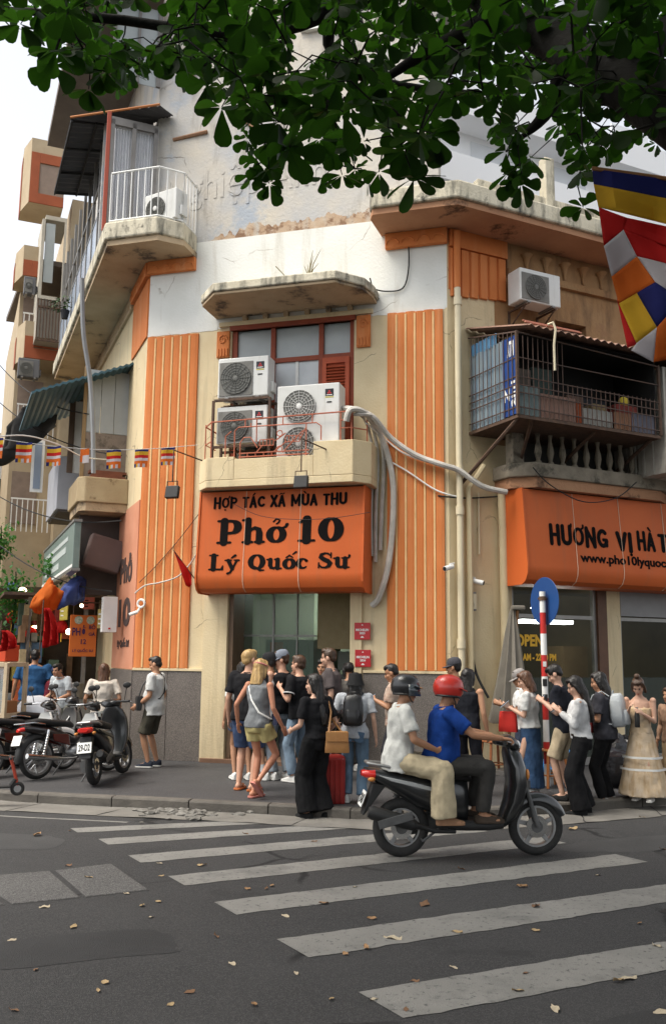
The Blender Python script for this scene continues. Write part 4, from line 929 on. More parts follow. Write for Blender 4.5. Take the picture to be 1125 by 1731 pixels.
cable('hanging_cable','pale cable looping from the corner camera coil to the door sign','cable',[fp(228,1003,.12),fp(245,990,.12),fp(270,985,.1),fp(300,975,.12),fp(320,955,.2),fp(336,930,.35)],.013,M_WRAP)
cable('hanging_cable','thin black cable hanging diagonally over the left pilaster','cable',[fp(235,985,.08),fp(265,955,.07),fp(300,915,.07),fp(335,870,.2)],.006,M_CABLE)
for k_,(a_,b_,sg_,lab_) in enumerate((((-40,560,24),(150,700,17),.5,'upper black wire crossing the side street'),((-40,640,22),(205,770,16.5),.4,'middle black wire crossing the side street'),((-30,820,20),(205,880,16.5),.3,'low black wire crossing the side street'),((-20,905,20),(190,1000,16.5),.25,'lowest black wire drooping to the electric box'))):
    A0,B0=aty(*a_),aty(*b_); cable('overhead_wire',lab_,'wire',[A0.lerp(B0,t_/6)-Vector((0,0,sg_*4*(t_/6)*(1-t_/6))) for t_ in range(7)],.012,M_CABLE,'wires across the side street',5,3)
# ================= caged balcony on the right wing =================
cg=thing('caged_balcony','caged first-floor balcony with blue sheets and clutter under a tin roof','balcony',RW.at(2.2,0,5.6))
CU0,CU1,CO=.40,3.3,1.3; CZ0,CZ1=5.5,6.8
def CP(name,m,fn,parent=None,**k):
    g=MB(); g.M=RW.M; fn(g); r=[obj(name,q,m,parent or cg,world=True,**k) for q in split(g)]; return r[0]
CP('floor_plate',M_RUST,lambda g:g.box(CU0,CU1,-CO,-.0,CZ0-.05,CZ0))
M_BAR=pm('cage_bar',(.07,.055,.05),(.11,.06,.04),10,.7,.2)
barm=None
def cbar(u,o,z0,z1):
    global barm
    if barm is None:
        g=MB(); g.tube([(0,0,0),(0,0,1)],.008,5); barm=g.mesh('bar'); barm.materials.append(M_BAR)
    ob=bpy.data.objects.new('bar',barm); COL.objects.link(ob); ob.parent=cg
    ob.matrix_local=wmat(cg).inverted()@RW.M@Matrix.Translation((u,-o,z0))@Matrix.Diagonal((1,1,z1-z0,1))
n=30
for i in range(n+1): cbar(CU0+.02+(CU1-CU0-.04)*i/n,CO,CZ0,6.1 if i>9 else CZ1-.05)
for i in range(1,12): cbar(CU0-.01,CO*i/12,CZ0,CZ1+.28*(1-i/12))
for z in (5.62,5.85,5.97,6.1,6.4):
    CP('rail',M_BAR,lambda g:g.tube([(CU0,-.02,z),(CU0,-CO,z),(CU1,-CO,z-.04)],.011,5))
CP('rail',M_BAR,lambda g:g.tube([(CU0,-.02,CZ1+.3),(CU0,-CO,CZ1),(CU1,-CO,CZ1-.12)],.014,5))
CP('post',M_RUST,lambda g:(g.box(CU0-.02,CU0+.02,-CO-.02,-CO+.02,CZ0,CZ1+.02),g.box(CU1-.02,CU1+.02,-CO-.02,-CO+.02,CZ0,CZ1-.1)))
def brace(a,b): CP('brace',M_RUST,lambda g:g.tube([a,b],.03,6))
brace((CU0-.2,-.02,4.6),(CU0+.05,-CO+.05,CZ0-.03)); brace((CU0+.9,-.02,4.8),(CU0+.3,-CO+.05,CZ0-.03)); brace((2.0,-.02,4.9),(2.0,-CO+.1,CZ0-.04)); brace((3.2,-.02,4.9),(3.2,-CO+.1,CZ0-.04))
M_BLUE=pm('blue_sheet',(.19,.25,.28),(.11,.18,.25),3,.6,.15,20,streak=(.33,.36,.36),stk=.45,ssc=(9,9,.2))
def corr(g,a,b,z0,z1,n,o,ax='u'):
    vs=[]
    for i in range(n*4+1):
        t=i/(n*4); q=.012*math.sin(i*PI/2)
        p=(a+(b-a)*t,-o+q) if ax=='u' else (CU0+.03+q,-(a+(b-a)*t))
        vs+=[(p[0],p[1],z0),(p[0],p[1],z1)]
    g.add(vs,[(2*i,2*i+2,2*i+3,2*i+1) for i in range(n*4)])
solid(CP('side_sheet',M_BLUE,lambda g:corr(g,.02,.92,CZ0+.02,CZ1-.02,12,0,'o'),fix=False),.003)
solid(CP('side_sheet',pm('blue_sheet_bright',(.06,.18,.34),(.08,.22,.36),3,.5,.1),lambda g:corr(g,.05,.75,CZ1-.04,CZ1+.16,8,-.02,'o'),fix=False),.003)
bn=CP('advert_banner',pm('banner_blue',(.014,.055,.22),(.01,.04,.17),4,.5,.05,spot=(.3,.35,.4),sptk=.68,spsc=6),lambda g:g.box(CU0+.005,CU0+.012,-1.28,-.93,CZ0+.02,CZ1-.04))
BX=Plane(RW.at(CU0+.004,0,0),26-90)   # faces down the street corner
for txt,a,b,z0,z1 in (('2in1',1.14,1.24,5.65,6.05),('N',.96,1.1,5.75,5.95),('ATM',1.05,1.22,6.45,6.7)):
    q=text_mb(txt,.2,.001,.006)
    if txt=='2in1':
        for p in q.v: p.x,p.z=-p.z,p.x
    fit_text(q,a,b,z0,z1,-.003); q.v=[BX.M@p for p in q.v]; obj('banner_lettering',q,M_WPAINT,bn,world=True)
for a,b,z1,c in ((CU0+.06,.85,5.98,(.2,.25,.25)),(.86,1.55,5.9,(.3,.18,.14)),(1.56,1.66,5.86,(.35,.08,.03)),(1.68,2.3,5.78,(.34,.33,.3)),(2.33,2.7,5.8,(.28,.14,.08)),(2.71,3.2,5.84,(.16,.16,.2))):
    CP('lining_sheet',pm('sheet_%d'%(a*100),c,tuple(x*.75 for x in c),6,.8,.2),lambda g:corr(g,a,b,CZ0+.02,z1,max(2,int((b-a)/.08)),CO-.04),fix=False)
for u,o,w,h,z,c in ((.5,.8,.4,.8,5.55,(.1,.08,.065)),(1.0,.7,.4,.9,5.55,(.05,.07,.06)),(1.6,.8,.35,.5,5.55,(.12,.07,.05)),(2.0,.95,.3,.2,5.72,(.22,.16,.08)),(2.55,.9,.45,.3,5.7,(.22,.04,.03)),(2.2,.5,.5,.6,5.55,(.03,.03,.035))):
    CP('stored_box',pm('box_%d'%(u*10),c,tuple(x*.7 for x in c),6,.8,.2),lambda g:g.box(u,u+w,-o-.2,-o+.15,z,z+h),bevel=.015)
CP('shade_backdrop',pm('cage_shade',(.02,.019,.018),None),lambda g:(g.box(CU0+.1,CU1,-.3,-.28,CZ0,CZ1+.1),g.box(CU0+.1,CU1,-1.2,-.3,CZ1+.02,CZ1+.04)))  # near-black back and ceiling sheets, added to darken the open cage
CP('end_panel',pm('cage_shade',(.02,.019,.018)),lambda g:g.box(CU1-.05,CU1-.03,-1.25,-.3,CZ0,CZ1))  # near-black side sheet, interior shade put in as colour
CP('yellow_bag',pm('yellow_bag',(.6,.45,.05),None),lambda g:g.ell((2.85,-.95,6.1),.1,.08,.09),smooth=True)
# tin roof
g=MB(); sheet(g,RW.at(CU0-.05,.02,7.25),RW.at(5.4,.02,7.2),RW.at(5.4,1.5,6.78),RW.at(CU0+.1,1.5,6.86),34,.022)
obj('tin_roof',g,pm('rusty_tin',(.34,.2,.14),(.22,.13,.1),6,.7,.2,spot=(.12,.07,.05),sptk=.56),cg,world=True,fix=False,smooth=60)
CP('roof_edge_pipe',pm('red_conduit',(.55,.22,.15),None),lambda g:(g.tube([(CU0+.05,-1.45,6.92),(1.5,-1.5,6.9)],.014,5),g.tube([(CU0+.05,-1.4,6.96),(1.5,-1.46,6.93)],.012,5)))
CP('hanging_hose',M_PVC,lambda g:g.tube([(.86,-1.48,6.93),(.92,-1.53,6.96),(.95,-1.55,6.86),(.93,-1.53,6.6),(.94,-1.52,6.2)],.02,6),smooth=True)
# white clad box at the right end
t=thing('clad_enclosure','white ribbed metal enclosure at the right end of the caged balcony','enclosure',RW.at(4.4,.6,5.0))
g=MB(); g.M=RW.M; g.box(3.4,6.5,-1.3,-.1,4.9,6.7); obj('box',g,pm('clad_white',(.42,.4,.35),(.34,.32,.28),5,.7,.2,streak=(.15,.13,.1),stk=.52),t,world=True)
for i in range(14):
    g=MB(); g.M=RW.M; u=3.46+i*.19; g.box(u,u+.03,-1.325,-1.301,4.91,6.69); obj('rib',g,pm('clad_white',(.42,.4,.35)),t,world=True)
for i in range(5):
    g=MB(); g.M=RW.M; u=.2+i*.2; g.box(3.375,3.399,-u-.03,-u,4.91,6.69); obj('rib',g,pm('clad_white',(.42,.4,.35)),t,world=True)
# white building behind, over the right wing
wb=thing('white_apartment_block','pale white apartment block rising behind the right wing','building',RW.at(10,-14,0))
M_WB=pm('white_block',(.8,.8,.8),(.76,.77,.78),.5,.8,.1)
def WP(name,m,fn):
    g=MB(); g.M=RW.M; fn(g); [obj(name,q,m,wb,world=True) for q in split(g)]
WP('wall',M_WB,lambda g:g.box(3.0,30,9,20,0,19))
for zz in (13,15.2,17.4):
    WP('balcony',M_WB,lambda g:g.box(3.4,29,8.1,9,zz,zz+.9))
    for i in range(9): WP('window',pm('pale_window',(.6,.62,.64),None),lambda g:g.box(4+i*2.8,5.6+i*2.8,8.97,9.02,zz+.95,zz+2.0))
# ================= the tree over the road =================
def to_px(p):
    v=p-EYE; d=v.dot(CF)
    if d<.3: return None
    return CX+v.dot(CR)*FPX/d, CY-v.dot(CU)*FPX/d
# lower outline of the crown over the street
CROWN=[(-200,40),(0,50),(30,70),(60,60),(85,140),(110,110),(150,170),(185,185),(215,150),(300,125),(340,165),(375,200),(400,165),(415,255),(440,320),(470,300),(500,235),(540,270),(570,320),(605,270),(650,240),(700,320),(735,245),(770,215),(800,185),(835,235),(865,325),(890,335),(905,240),(950,265),(985,320),(1010,275),(1125,265),(1400,260)]
def crown_y(x):
    if x<=CROWN[0][0]: return CROWN[0][1]
    for (a,b),(c,d) in zip(CROWN,CROWN[1:]):
        if a<=x<=c: return b+(d-b)*(x-a)/(c-a)
    return CROWN[-1][1]
GAPS=[(240,40,70,45),(880,70,28,30),(915,190,55,20),(690,120,35,30),(630,205,60,35),(520,60,45,50),(800,230,45,45),(930,230,30,30)]
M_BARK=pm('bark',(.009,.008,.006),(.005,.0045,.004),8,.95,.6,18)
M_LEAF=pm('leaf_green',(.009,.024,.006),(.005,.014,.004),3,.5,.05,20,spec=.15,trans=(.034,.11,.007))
tr=thing('street_tree','large broad-leaved tree arching its dark limb and leaves over the road','tree',(3.6,3.4,0))
limb=[Vector((3.6,3.4,0)),Vector((3.5,3.6,1.5)),Vector((3.25,4.0,3.0)),Vector((2.95,4.6,4.1)),aty(1230,250,5.0),aty(1090,165,5.5),aty(960,85,6.0),aty(850,20,6.5),aty(740,-60,7.1),aty(600,-130,7.8),aty(430,-150,8.3)]
lr=[.32,.28,.25,.23,.2,.175,.15,.125,.1,.075,.045]
def bend(P,r,sub=5):
    out=[];rr=[]
    for i in range(len(P)-1):
        p0,p1,p2,p3=P[max(i-1,0)],P[i],P[i+1],P[min(i+2,len(P)-1)]
        for k in range(sub):
            t=k/sub; out.append(.5*((2*p1)+(p2-p0)*t+(2*p0-5*p1+4*p2-p3)*t*t+(3*p1-p0-3*p2+p3)*t**3)); rr.append(r[i]*(1-t)+r[i+1]*t)
    return out+[P[-1]],rr+[r[-1]]
nodes=[]
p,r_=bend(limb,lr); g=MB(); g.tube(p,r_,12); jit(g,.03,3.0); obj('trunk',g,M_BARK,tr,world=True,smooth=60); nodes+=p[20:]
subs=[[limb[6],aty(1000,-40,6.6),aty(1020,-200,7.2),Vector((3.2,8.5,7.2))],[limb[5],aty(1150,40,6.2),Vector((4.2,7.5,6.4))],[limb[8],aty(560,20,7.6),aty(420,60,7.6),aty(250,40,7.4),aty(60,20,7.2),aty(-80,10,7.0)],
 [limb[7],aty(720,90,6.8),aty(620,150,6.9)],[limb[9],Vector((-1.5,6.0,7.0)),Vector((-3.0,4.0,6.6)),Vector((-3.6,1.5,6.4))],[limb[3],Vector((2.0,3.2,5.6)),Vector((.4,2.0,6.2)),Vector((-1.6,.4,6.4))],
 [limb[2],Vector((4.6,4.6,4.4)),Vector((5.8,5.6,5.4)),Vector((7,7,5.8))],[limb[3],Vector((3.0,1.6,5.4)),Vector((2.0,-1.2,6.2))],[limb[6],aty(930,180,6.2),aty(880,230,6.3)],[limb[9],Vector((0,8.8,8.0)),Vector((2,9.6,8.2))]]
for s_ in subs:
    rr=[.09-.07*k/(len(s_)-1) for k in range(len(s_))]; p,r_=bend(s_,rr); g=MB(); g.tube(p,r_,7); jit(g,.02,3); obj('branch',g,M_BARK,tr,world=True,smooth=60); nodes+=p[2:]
rnd=random.Random(21)
ros=[]
def try_ros(x,y,z,sz):
    p=Vector((x,y,z)); q=to_px(p)
    if q:
        px,py=q
        if -120<px<1245 and py>-150:
            lim=crown_y(px)-1550*sz*.8/max(p.y,1)
            if py>lim: return False
            for gx,gy,gw,gh in GAPS:
                if ((px-gx)/(gw*.8))**2+((py-gy)/(gh*.8))**2<1 : return False
    if any((p-o[0]).length<.16 for o in ros[-900:]): return False
    ros.append((p,sz)); return True
tries=0
while len(ros)<760 and tries<60000:         # the part of the crown over the street
    tries+=1
    y=rnd.uniform(4.6,9.0); px=rnd.uniform(-150,1300); py=rnd.uniform(-160,345); p=aty(px,py,y)
    if p.z>8.6 or p.z<4.4: continue
    try_ros(p.x,p.y,p.z,rnd.choice((.075,.1,.12,.14,.17)))
k=0
while k<330:                                # thicker growth higher up
    y=rnd.uniform(6.5,9.5); p=aty(rnd.uniform(120,1300),rnd.uniform(-160,110),y)
    if try_ros(p.x,p.y,p.z,rnd.uniform(.09,.16)): k+=1
    tries+=1
    if tries>90000: break
# loose sprigs hanging at the lower edge of the crown
for px,py,y,sz in ((440,275,6.4,.13),(425,295,6.5,.12),(455,310,6.6,.13),(470,205,5.6,.2),(490,250,5.6,.2),(530,180,5.8,.19),(560,250,6.5,.15),(578,295,6.6,.14),(600,285,6.8,.13),(640,290,6.2,.15),(700,300,5.6,.2),(690,255,5.7,.2),(730,225,5.6,.19),(655,215,6.5,.14),(375,180,5.6,.19),(350,140,5.7,.18),(400,130,5.6,.19),(150,150,6.0,.17),(180,120,6.0,.17),(90,110,5.8,.17),(160,105,6,.18),(210,110,6,.16),(860,290,6.6,.16),(880,310,6.6,.16),(855,255,6.7,.16),(870,215,6.5,.17),(35,40,5.8,.17),(985,350,7,.14),(980,290,7,.15),(620,305,6.9,.12),(545,300,6.9,.12),(320,110,6,.18),(300,90,6,.18),(450,120,5.7,.19),(440,160,5.7,.18)):
    ros.append((aty(px,py,y),sz))
k=0
while k<1900:                                 # unseen crown around the viewer, thickened to shade the road and leaves
    x,y,z=rnd.uniform(-5,8),rnd.uniform(-4,10),rnd.uniform(5.4,9.0); q=to_px(Vector((x,y,z)))
    if q and -100<q[0]<1225 and q[1]>-140: continue
    if abs(x-1.5)/6.8>1: continue
    ros.append((Vector((x,y,z)),-rnd.uniform(.2,.3))); k+=1
# twigs: every tip joins the nearest wood
tw=MB(); have=[Vector(n) for n in nodes[::2]]
order=sorted(ros,key=lambda o:min((o[0]-n).length for n in have[::3]))
for p,sz in order:
    if sz<0 and rnd.random()<.5: continue
    b=min(have,key=lambda n:(n-p).length_squared); m=(b+p)/2+Vector((rnd.uniform(-.05,.05),rnd.uniform(-.05,.05),.06)); L_=(b-p).length
    tw.tube([b,m,p],[min(.02,.006+.006*L_),min(.014,.005+.004*L_),.004],4,False); have.append(p)
    if L_>.8: have.append(m)
obj('twigs',tw,M_BARK,tr,world=True,kind='stuff')
# obovate leaves in rosettes at the tips
def leaf_geo(k):
    prof=[(0,.02),(.25,.13),(.5,.24),(.72,.31),(.88,.27),(.98,.12)]; vs=[];fs=[]
    c=.05+.06*k
    for t,w in prof:
        zc=-.25*c*4*t*t; vs+=[(t,-w,zc+.07*w*4*c*3),(t,0,zc),(t,w,zc+.07*w*4*c*3)]
    n=len(prof)
    for i in range(n-1):
        a=i*3; fs+=[(a,a+1,a+4,a+3),(a+1,a+2,a+5,a+4)]
    return vs,fs
LG=[leaf_geo(k) for k in range(3)]+[([(0,0,0),(.6,-.3,.03),(1,0,-.12),(.6,.3,.03)],[(0,1,2,3)])]
allv=[]; 
for p,sz in ros:
    far=sz<0; sz=abs(sz); n=rnd.randint(6,9); ph=rnd.uniform(0,6.28); tilt=Matrix.Rotation(rnd.uniform(-.7,.7),4,'X')@Matrix.Rotation(rnd.uniform(-.7,.7),4,'Y')
    for i in range(n):
        L_=sz*rnd.uniform(.75,1.25); M=Matrix.Translation(p)@tilt@Matrix.Rotation(ph+i*2*PI/n+rnd.uniform(-.3,.3),4,'Z')@Matrix.Rotation(rnd.uniform(-.15,.85),4,'Y')@Matrix.Rotation(rnd.uniform(-.5,.5),4,'X')@Matrix.Translation((.02,0,0))@Matrix.Scale(L_,4)
        q=to_px(p); vis=0
        if q and -40<q[0]<1165 and -40<q[1]<420: vis=L_/p.y*(1+.6*max(0,(q[1]-crown_y(q[0])+120)/120))
        allv.append((vis,M,3 if far else rnd.randrange(3)))
allv.sort(key=lambda a:-a[0])
lm=[]
for vs,fs in LG:
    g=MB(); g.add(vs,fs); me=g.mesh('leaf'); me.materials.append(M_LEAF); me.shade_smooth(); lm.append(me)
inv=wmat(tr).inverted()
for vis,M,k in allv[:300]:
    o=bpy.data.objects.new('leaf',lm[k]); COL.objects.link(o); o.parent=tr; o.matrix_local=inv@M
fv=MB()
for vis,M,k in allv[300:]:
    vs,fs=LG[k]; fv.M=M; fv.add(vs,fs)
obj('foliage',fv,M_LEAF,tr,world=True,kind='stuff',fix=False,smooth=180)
# ================= festival flags =================
FC={'navy':(.02,.025,.16),'yellow':(.68,.42,.03),'red':(.5,.02,.02),'white':(.62,.58,.6),'orange':(.68,.16,.02)}
FM={k:pm('flag_'+k,v,tuple(x*.8 for x in v),5,.85,.15,30,trans=tuple(x*.8 for x in v)) for k,v in FC.items()}
fy=5.0
bf=thing('festival_flag','large draped festival flag of navy, yellow, red, white and orange patches at right','flag',aty(1090,560,fy),'festival flags')
def fpatch(name,m,quad,n=8):
    a,b,c,d=[Vector((q[0],q[1])) for q in quad]; vs=[]
    for i in range(n+1):
        for j in range(n+1):
            q=a.lerp(b,i/n).lerp(d.lerp(c,i/n),j/n)
            yy=fy+.045*math.sin(q.x*.035+q.y*.018)+.03*math.sin(q.x*.08-q.y*.03)+.02*noise.noise((q.x*.02,q.y*.02,0)); vs.append(aty(q.x,q.y,yy))
    g=MB(); g.add(vs,[(i*(n+1)+j,(i+1)*(n+1)+j,(i+1)*(n+1)+j+1,i*(n+1)+j+1) for i in range(n) for j in range(n)])
    solid(obj(name,g,FM[m],bf,world=True,smooth=60,fix=False),.003)
fpatch('navy_stripe','navy',[(1001,285),(1260,322),(1260,362),(1003,311)])
fpatch('yellow_stripe','yellow',[(1003,311),(1260,362),(1260,412),(1011,350)])
fpatch('red_stripe','red',[(1011,350),(1060,368),(1053,388),(1020,415)])
fpatch('red_stripe','red',[(1060,368),(1260,412),(1260,468),(1053,388)])
fpatch('red_stripe','red',[(1053,388),(1156,428),(1150,452),(1076,433)])
fpatch('white_patch','white',[(1020,415),(1053,388),(1076,433),(1033,467)])
fpatch('white_patch','white',[(1076,433),(1150,452),(1150,506),(1107,477)])
fpatch('orange_patch','orange',[(1033,467),(1076,433),(1107,477),(1045,513)])
fpatch('yellow_patch','yellow',[(1045,513),(1076,495),(1110,553),(1075,580)])
fpatch('navy_patch','navy',[(1076,495),(1107,477),(1150,506),(1110,553)])
fpatch('red_patch','red',[(1150,452),(1260,468),(1260,560),(1150,506)])
fpatch('orange_patch','orange',[(1110,553),(1150,506),(1170,600),(1103,612)])
fpatch('white_patch','white',[(1075,580),(1110,553),(1103,612),(1066,592)])
fpatch('red_edge','red',[(1042,505),(1045,513),(1075,582),(1060,588)])
g=MB(); g.tube([aty(1000,284,5.0),aty(1262,320,5.0)],.012,6); obj('pole',g,pm('pole_wood',(.25,.12,.05)),bf,world=True)
# string of little flags on the left
s0=FR.at(.02,.05,0); e1=aty(335,752,FR.at(.05,.05,0).y); e0=aty(-60,731,12.4)
def on_string(t): 
    p=e0.lerp(e1,t); p.z-=.16*math.sin(PI*t); return p
cable('flag_string','thin white string carrying the little festival flags across the side street','string',[on_string(t/8) for t in range(9)],.006,M_WPAINT,None,5,2)
where=['half cut by the left edge of the picture','second from the left, before the black tarpaulin','third from the left, beside the white door panel','crumpled, before the grey drain pipe','on the string before the brown wall panel','before the cream pilaster, second from the right','before the orange pilaster, rightmost on the string']
fpx=[-8,42,93,144,192,239,284]
for k,x in enumerate(fpx):
    t=min(range(400),key=lambda q:abs(to_px(on_string(q/400))[0]-x))/400; p=on_string(t)
    b=thing('bunting_flag','little festival flag '+where[k],'flag',Matrix.Translation(p)@Matrix.Rotation(R(-12+5*math.sin(k*2)),4,'Z')@Matrix.Rotation(R(5*math.sin(k*3.1)),4,'Y'),'little flags on the string')
    w=.24 if k!=3 else .17; z=0
    def strip(name,m,x0,x1,z0,z1,b=b):
        n=5; vs=[]
        for i in range(n+1):
            xx=x0+(x1-x0)*i/n
            for zz in (z0,z1): vs.append((xx,.02*math.sin(xx*22+k)+.03*zz*math.sin(k*1.3+xx*9),zz))
        g=MB(); g.add(vs,[(2*i,2*i+2,2*i+3,2*i+1) for i in range(n)]); solid(obj(name,g,FM[m],b,fix=False),.002)
    if k!=3:
        for m,h in (('navy',.035),('yellow',.06),('red',.05),('white',.045),('orange',.05)):
            strip(m+'_stripe',m,-w/2,w/2,z-h,z); z-=h
        for i,m in enumerate(('navy','yellow','white','orange','white','orange')): strip('patch',m,-w/2+w*i/6,-w/2+w*(i+1)/6,z-.06,z)
    else:
        strip('orange_stripe','orange',-w/2,w/2,-.1,0); strip('white_stripe','white',-w/4,w/2,-.22,-.1); strip('orange_stripe','orange',-w/2,-w/4,-.2,-.1)
cable('hanging_cable','white cable sagging below the flag string on the left','cable',[aty(-40,742,13),aty(40,736,14),aty(100,752,15),aty(140,772,16),aty(185,777,17)],.012,M_WPAINT)
# ================= down the side street on the left =================
def xbox(name,label,cat,s0,s1,rect,mat,parent=None,bevel=0,group=None,kindless=False,dz=0):
    """a block whose near face fills a pixel rectangle on the cross plane s0 and which runs back to s1"""
    X=XP(s0); x0,y0,x1,y1=rect; a=X.uz(x0,(y0+y1)/2)[0]; b=X.uz(x1,(y0+y1)/2)[0]; zb=X.uz((x0+x1)/2,y1)[1]; zt=X.uz((x0+x1)/2,y0)[1]
    g=MB(); g.M=X.M; g.box(a,b,0,s1-s0,zb,zt); t=parent
    if parent is None: t=thing(name,label,cat,Matrix.Translation(X.at((a+b)/2,0,zb)),group); o=obj('body',g,mat,t,world=True,bevel=bevel)
    else: o=obj(name,g,mat,t,world=True,bevel=bevel)
    return t,o,(a,b,zb,zt,X)
M_BEIGE=pm('beige_render',(.42,.33,.2),(.36,.27,.16),3,.9,.4,25,spot=(.2,.14,.08),sptk=.6,spsc=4)
M_GBOX=pm('grey_panel',(.42,.43,.47),(.36,.37,.41),2,.7,.2,20,streak=(.28,.28,.3),stk=.55)
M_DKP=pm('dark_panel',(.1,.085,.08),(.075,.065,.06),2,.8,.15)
# balcony, glazed room and tin awning of the left wing (parts of the corner building)
X=XP(1.3)
def XPp(name,s,m,fn,parent=bld,**k): return P_(name,XP(s),m,fn,parent,**k)
XPp('side_balcony',1.3,M_BEIGE,lambda g:g.prism([(-.93,.12),(-.8,0),(0,0),(0,1.5),(-.93,1.5)],4.66,5.14),bevel=.02)
XPp('side_balcony_soffit',1.3,M_SLAB,lambda g:g.prism([(-.88,.15),(-.77,.04),(0,.04),(0,1.5),(-.88,1.5)],4.5,4.658))
XPp('glazed_room_panel',1.75,pm('milky_panel',(.42,.44,.44),(.36,.38,.38),3,.4,.05),lambda g:(g.box(-.78,-.53,0,.04,6.1,7.35),g.box(-.52,-.27,0,.04,6.1,7.35),g.box(-.26,0,0,.04,6.1,7.35)))
XPp('room_dado',1.75,pm('brown_dado',(.27,.22,.18),(.21,.17,.14),4,.9,.3,spot=(.12,.1,.08)),lambda g:g.box(-.8,0,0.005,.04,5.1,6.09))
XPp('room_post',1.74,pm('post_wood',(.3,.2,.1),None),lambda g:g.box(-.86,-.79,0,.06,5.1,7.4))
XPp('wood_offcuts',1.42,pm('timber_red',(.2,.07,.04),(.13,.05,.03),6,.8,.2),lambda g:(g.box(-.7,-.05,.0,.25,5.16,5.2),g.box(-.66,-.1,.02,.22,5.202,5.25),g.box(-.72,-.02,.03,.25,5.252,5.3)))
M_TEAL=pm('teal_tin',(.06,.13,.16),(.045,.1,.13),5,.5,.15)
g=MB(); X=XP(1.35); sheet(g,X.at(.0,0,7.42),X.at(-1.85,0,6.62),X.at(-1.85,-3.2,6.62),X.at(0,-3.2,7.42),16,.015,.05); obj('tin_awning',g,M_TEAL,bld,world=True,fix=False)
XPp('door_frame',3.2,pm('brown_frame',(.16,.11,.08),(.12,.085,.06),6),lambda g:(g.box(-.95,-.84,0,.06,5.55,7.2),g.box(-.45,-.36,0,.06,5.55,7.2),g.box(-.84,-.45,0,.06,7.08,7.2)))
XPp('white_door_panel',3.2,M_WPAINT,lambda g:g.box(-.84,-.45,.02,.05,5.55,7.08))
# grey boxed balcony
t,o,(a,b,zb,zt,X)=xbox('boxed_balcony','grey panelled box balcony hanging over the side street','balcony',4.0,6.2,(97,772,147,862),M_GBOX,None,.01)
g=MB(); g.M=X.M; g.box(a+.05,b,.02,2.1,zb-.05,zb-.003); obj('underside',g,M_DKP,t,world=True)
g=MB(); g.M=X.M; g.box(b-.25,b+.1,-.3,-.005,zb+.55,zb+.6); obj('bar',g,M_RUST,t,world=True)
t,o,_=xbox('open_casement','pale blue-framed window standing open beyond the grey box balcony','window',6.4,6.46,(53,742,74,832),M_WPAINT)
a,b,zb,zt,X=_; g=MB(); g.M=X.M; g.box(a+.06,b-.06,-.012,-.002,zb+.08,zt-.08); obj('pane',g,pm('blue_pane',(.25,.3,.38),None,rough=.2,bump=0),t,world=True)
# dark hanging panels under the beige balcony
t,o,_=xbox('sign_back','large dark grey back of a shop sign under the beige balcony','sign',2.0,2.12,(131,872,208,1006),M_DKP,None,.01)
a,b,zb,zt,X=_; g=MB(); g.M=X.M@Matrix.Translation(((a+b)/2+.05,-.25,zb+.75))@Matrix.Rotation(R(14),4,'Y'); g.box(-.36,.32,-.18,.2,-.3,.32); obj('canted_box',g,pm('brown_grey_box',(.16,.11,.1),(.12,.085,.08),2,.6,.1),t,world=True,bevel=.03)
g=MB(); g.M=X.M; g.box(a+.55,b+.05,-.1,.1,zb-.38,zb-.02); obj('lower_box',g,pm('grey_lower',(.2,.2,.19),None),t,world=True,bevel=.01)
# street-parallel sign boards
def board(label,out,r0,r1,m,rows,group='shop signs down the side street'):
    """r0=(x,ytop,ybot) near end, r1 far end, on the plane parallel to the street"""
    PL=Plane(LW.at(0,out,0),-67.5); a=PL.uz(r0[0],(r0[1]+r0[2])/2)[0]; b=PL.uz(r1[0],(r1[1]+r1[2])/2)[0]; zt=PL.uz(r0[0],r0[1])[1]; zb=PL.uz(r0[0],r0[2])[1]
    t=thing('shop_sign',label,'sign',Matrix.Translation(PL.at((a+b)/2,0,zb)),group); g=MB(); g.M=PL.M; g.box(b,a,0,.12,zb,zt); obj('panel',g,m,t,world=True,bevel=.01)
    g=MB(); g.M=PL.M; g.box(b-.02,a+.02,-.015,.13,zb-.05,zb-.003); g.box(b-.02,a+.02,-.015,.13,zt+.003,zt+.05); [obj('frame_bar',q,M_ALU,t,world=True) for q in split(g)]
    for f0,f1,h0,h1,mm in rows:
        g=MB(); g.M=PL.M; g.box(b+(a-b)*f0,b+(a-b)*f1,-.006,-.001,zb+(zt-zb)*h0,zb+(zt-zb)*h1); obj('printed_band',g,mm,t,world=True)
    return t
M_PALE=pm('pale_print',(.5,.55,.53),(.42,.47,.46),14,.5,.02)
board('grey-green shop sign with pale print under the grey box balcony',1.05,(124,884,958),(74,920,966),pm('greygreen',(.19,.24,.22),(.15,.2,.185),5,.4,.05),[(.1,.85,.7,.8,M_PALE),(.2,.8,.45,.6,M_PALE),(.1,.6,.2,.35,M_PALE),(0,1,.02,.08,M_WPAINT)])
board('blue and white shop sign far down the side street',1.15,(38,878,945),(10,908,965),pm('white_print',(.6,.62,.64),None),[(0,1,.0,.33,pm('blue_print',(.03,.1,.2),None)),(0.05,.9,.45,.6,pm('blue_print2',(.06,.06,.16),None))])
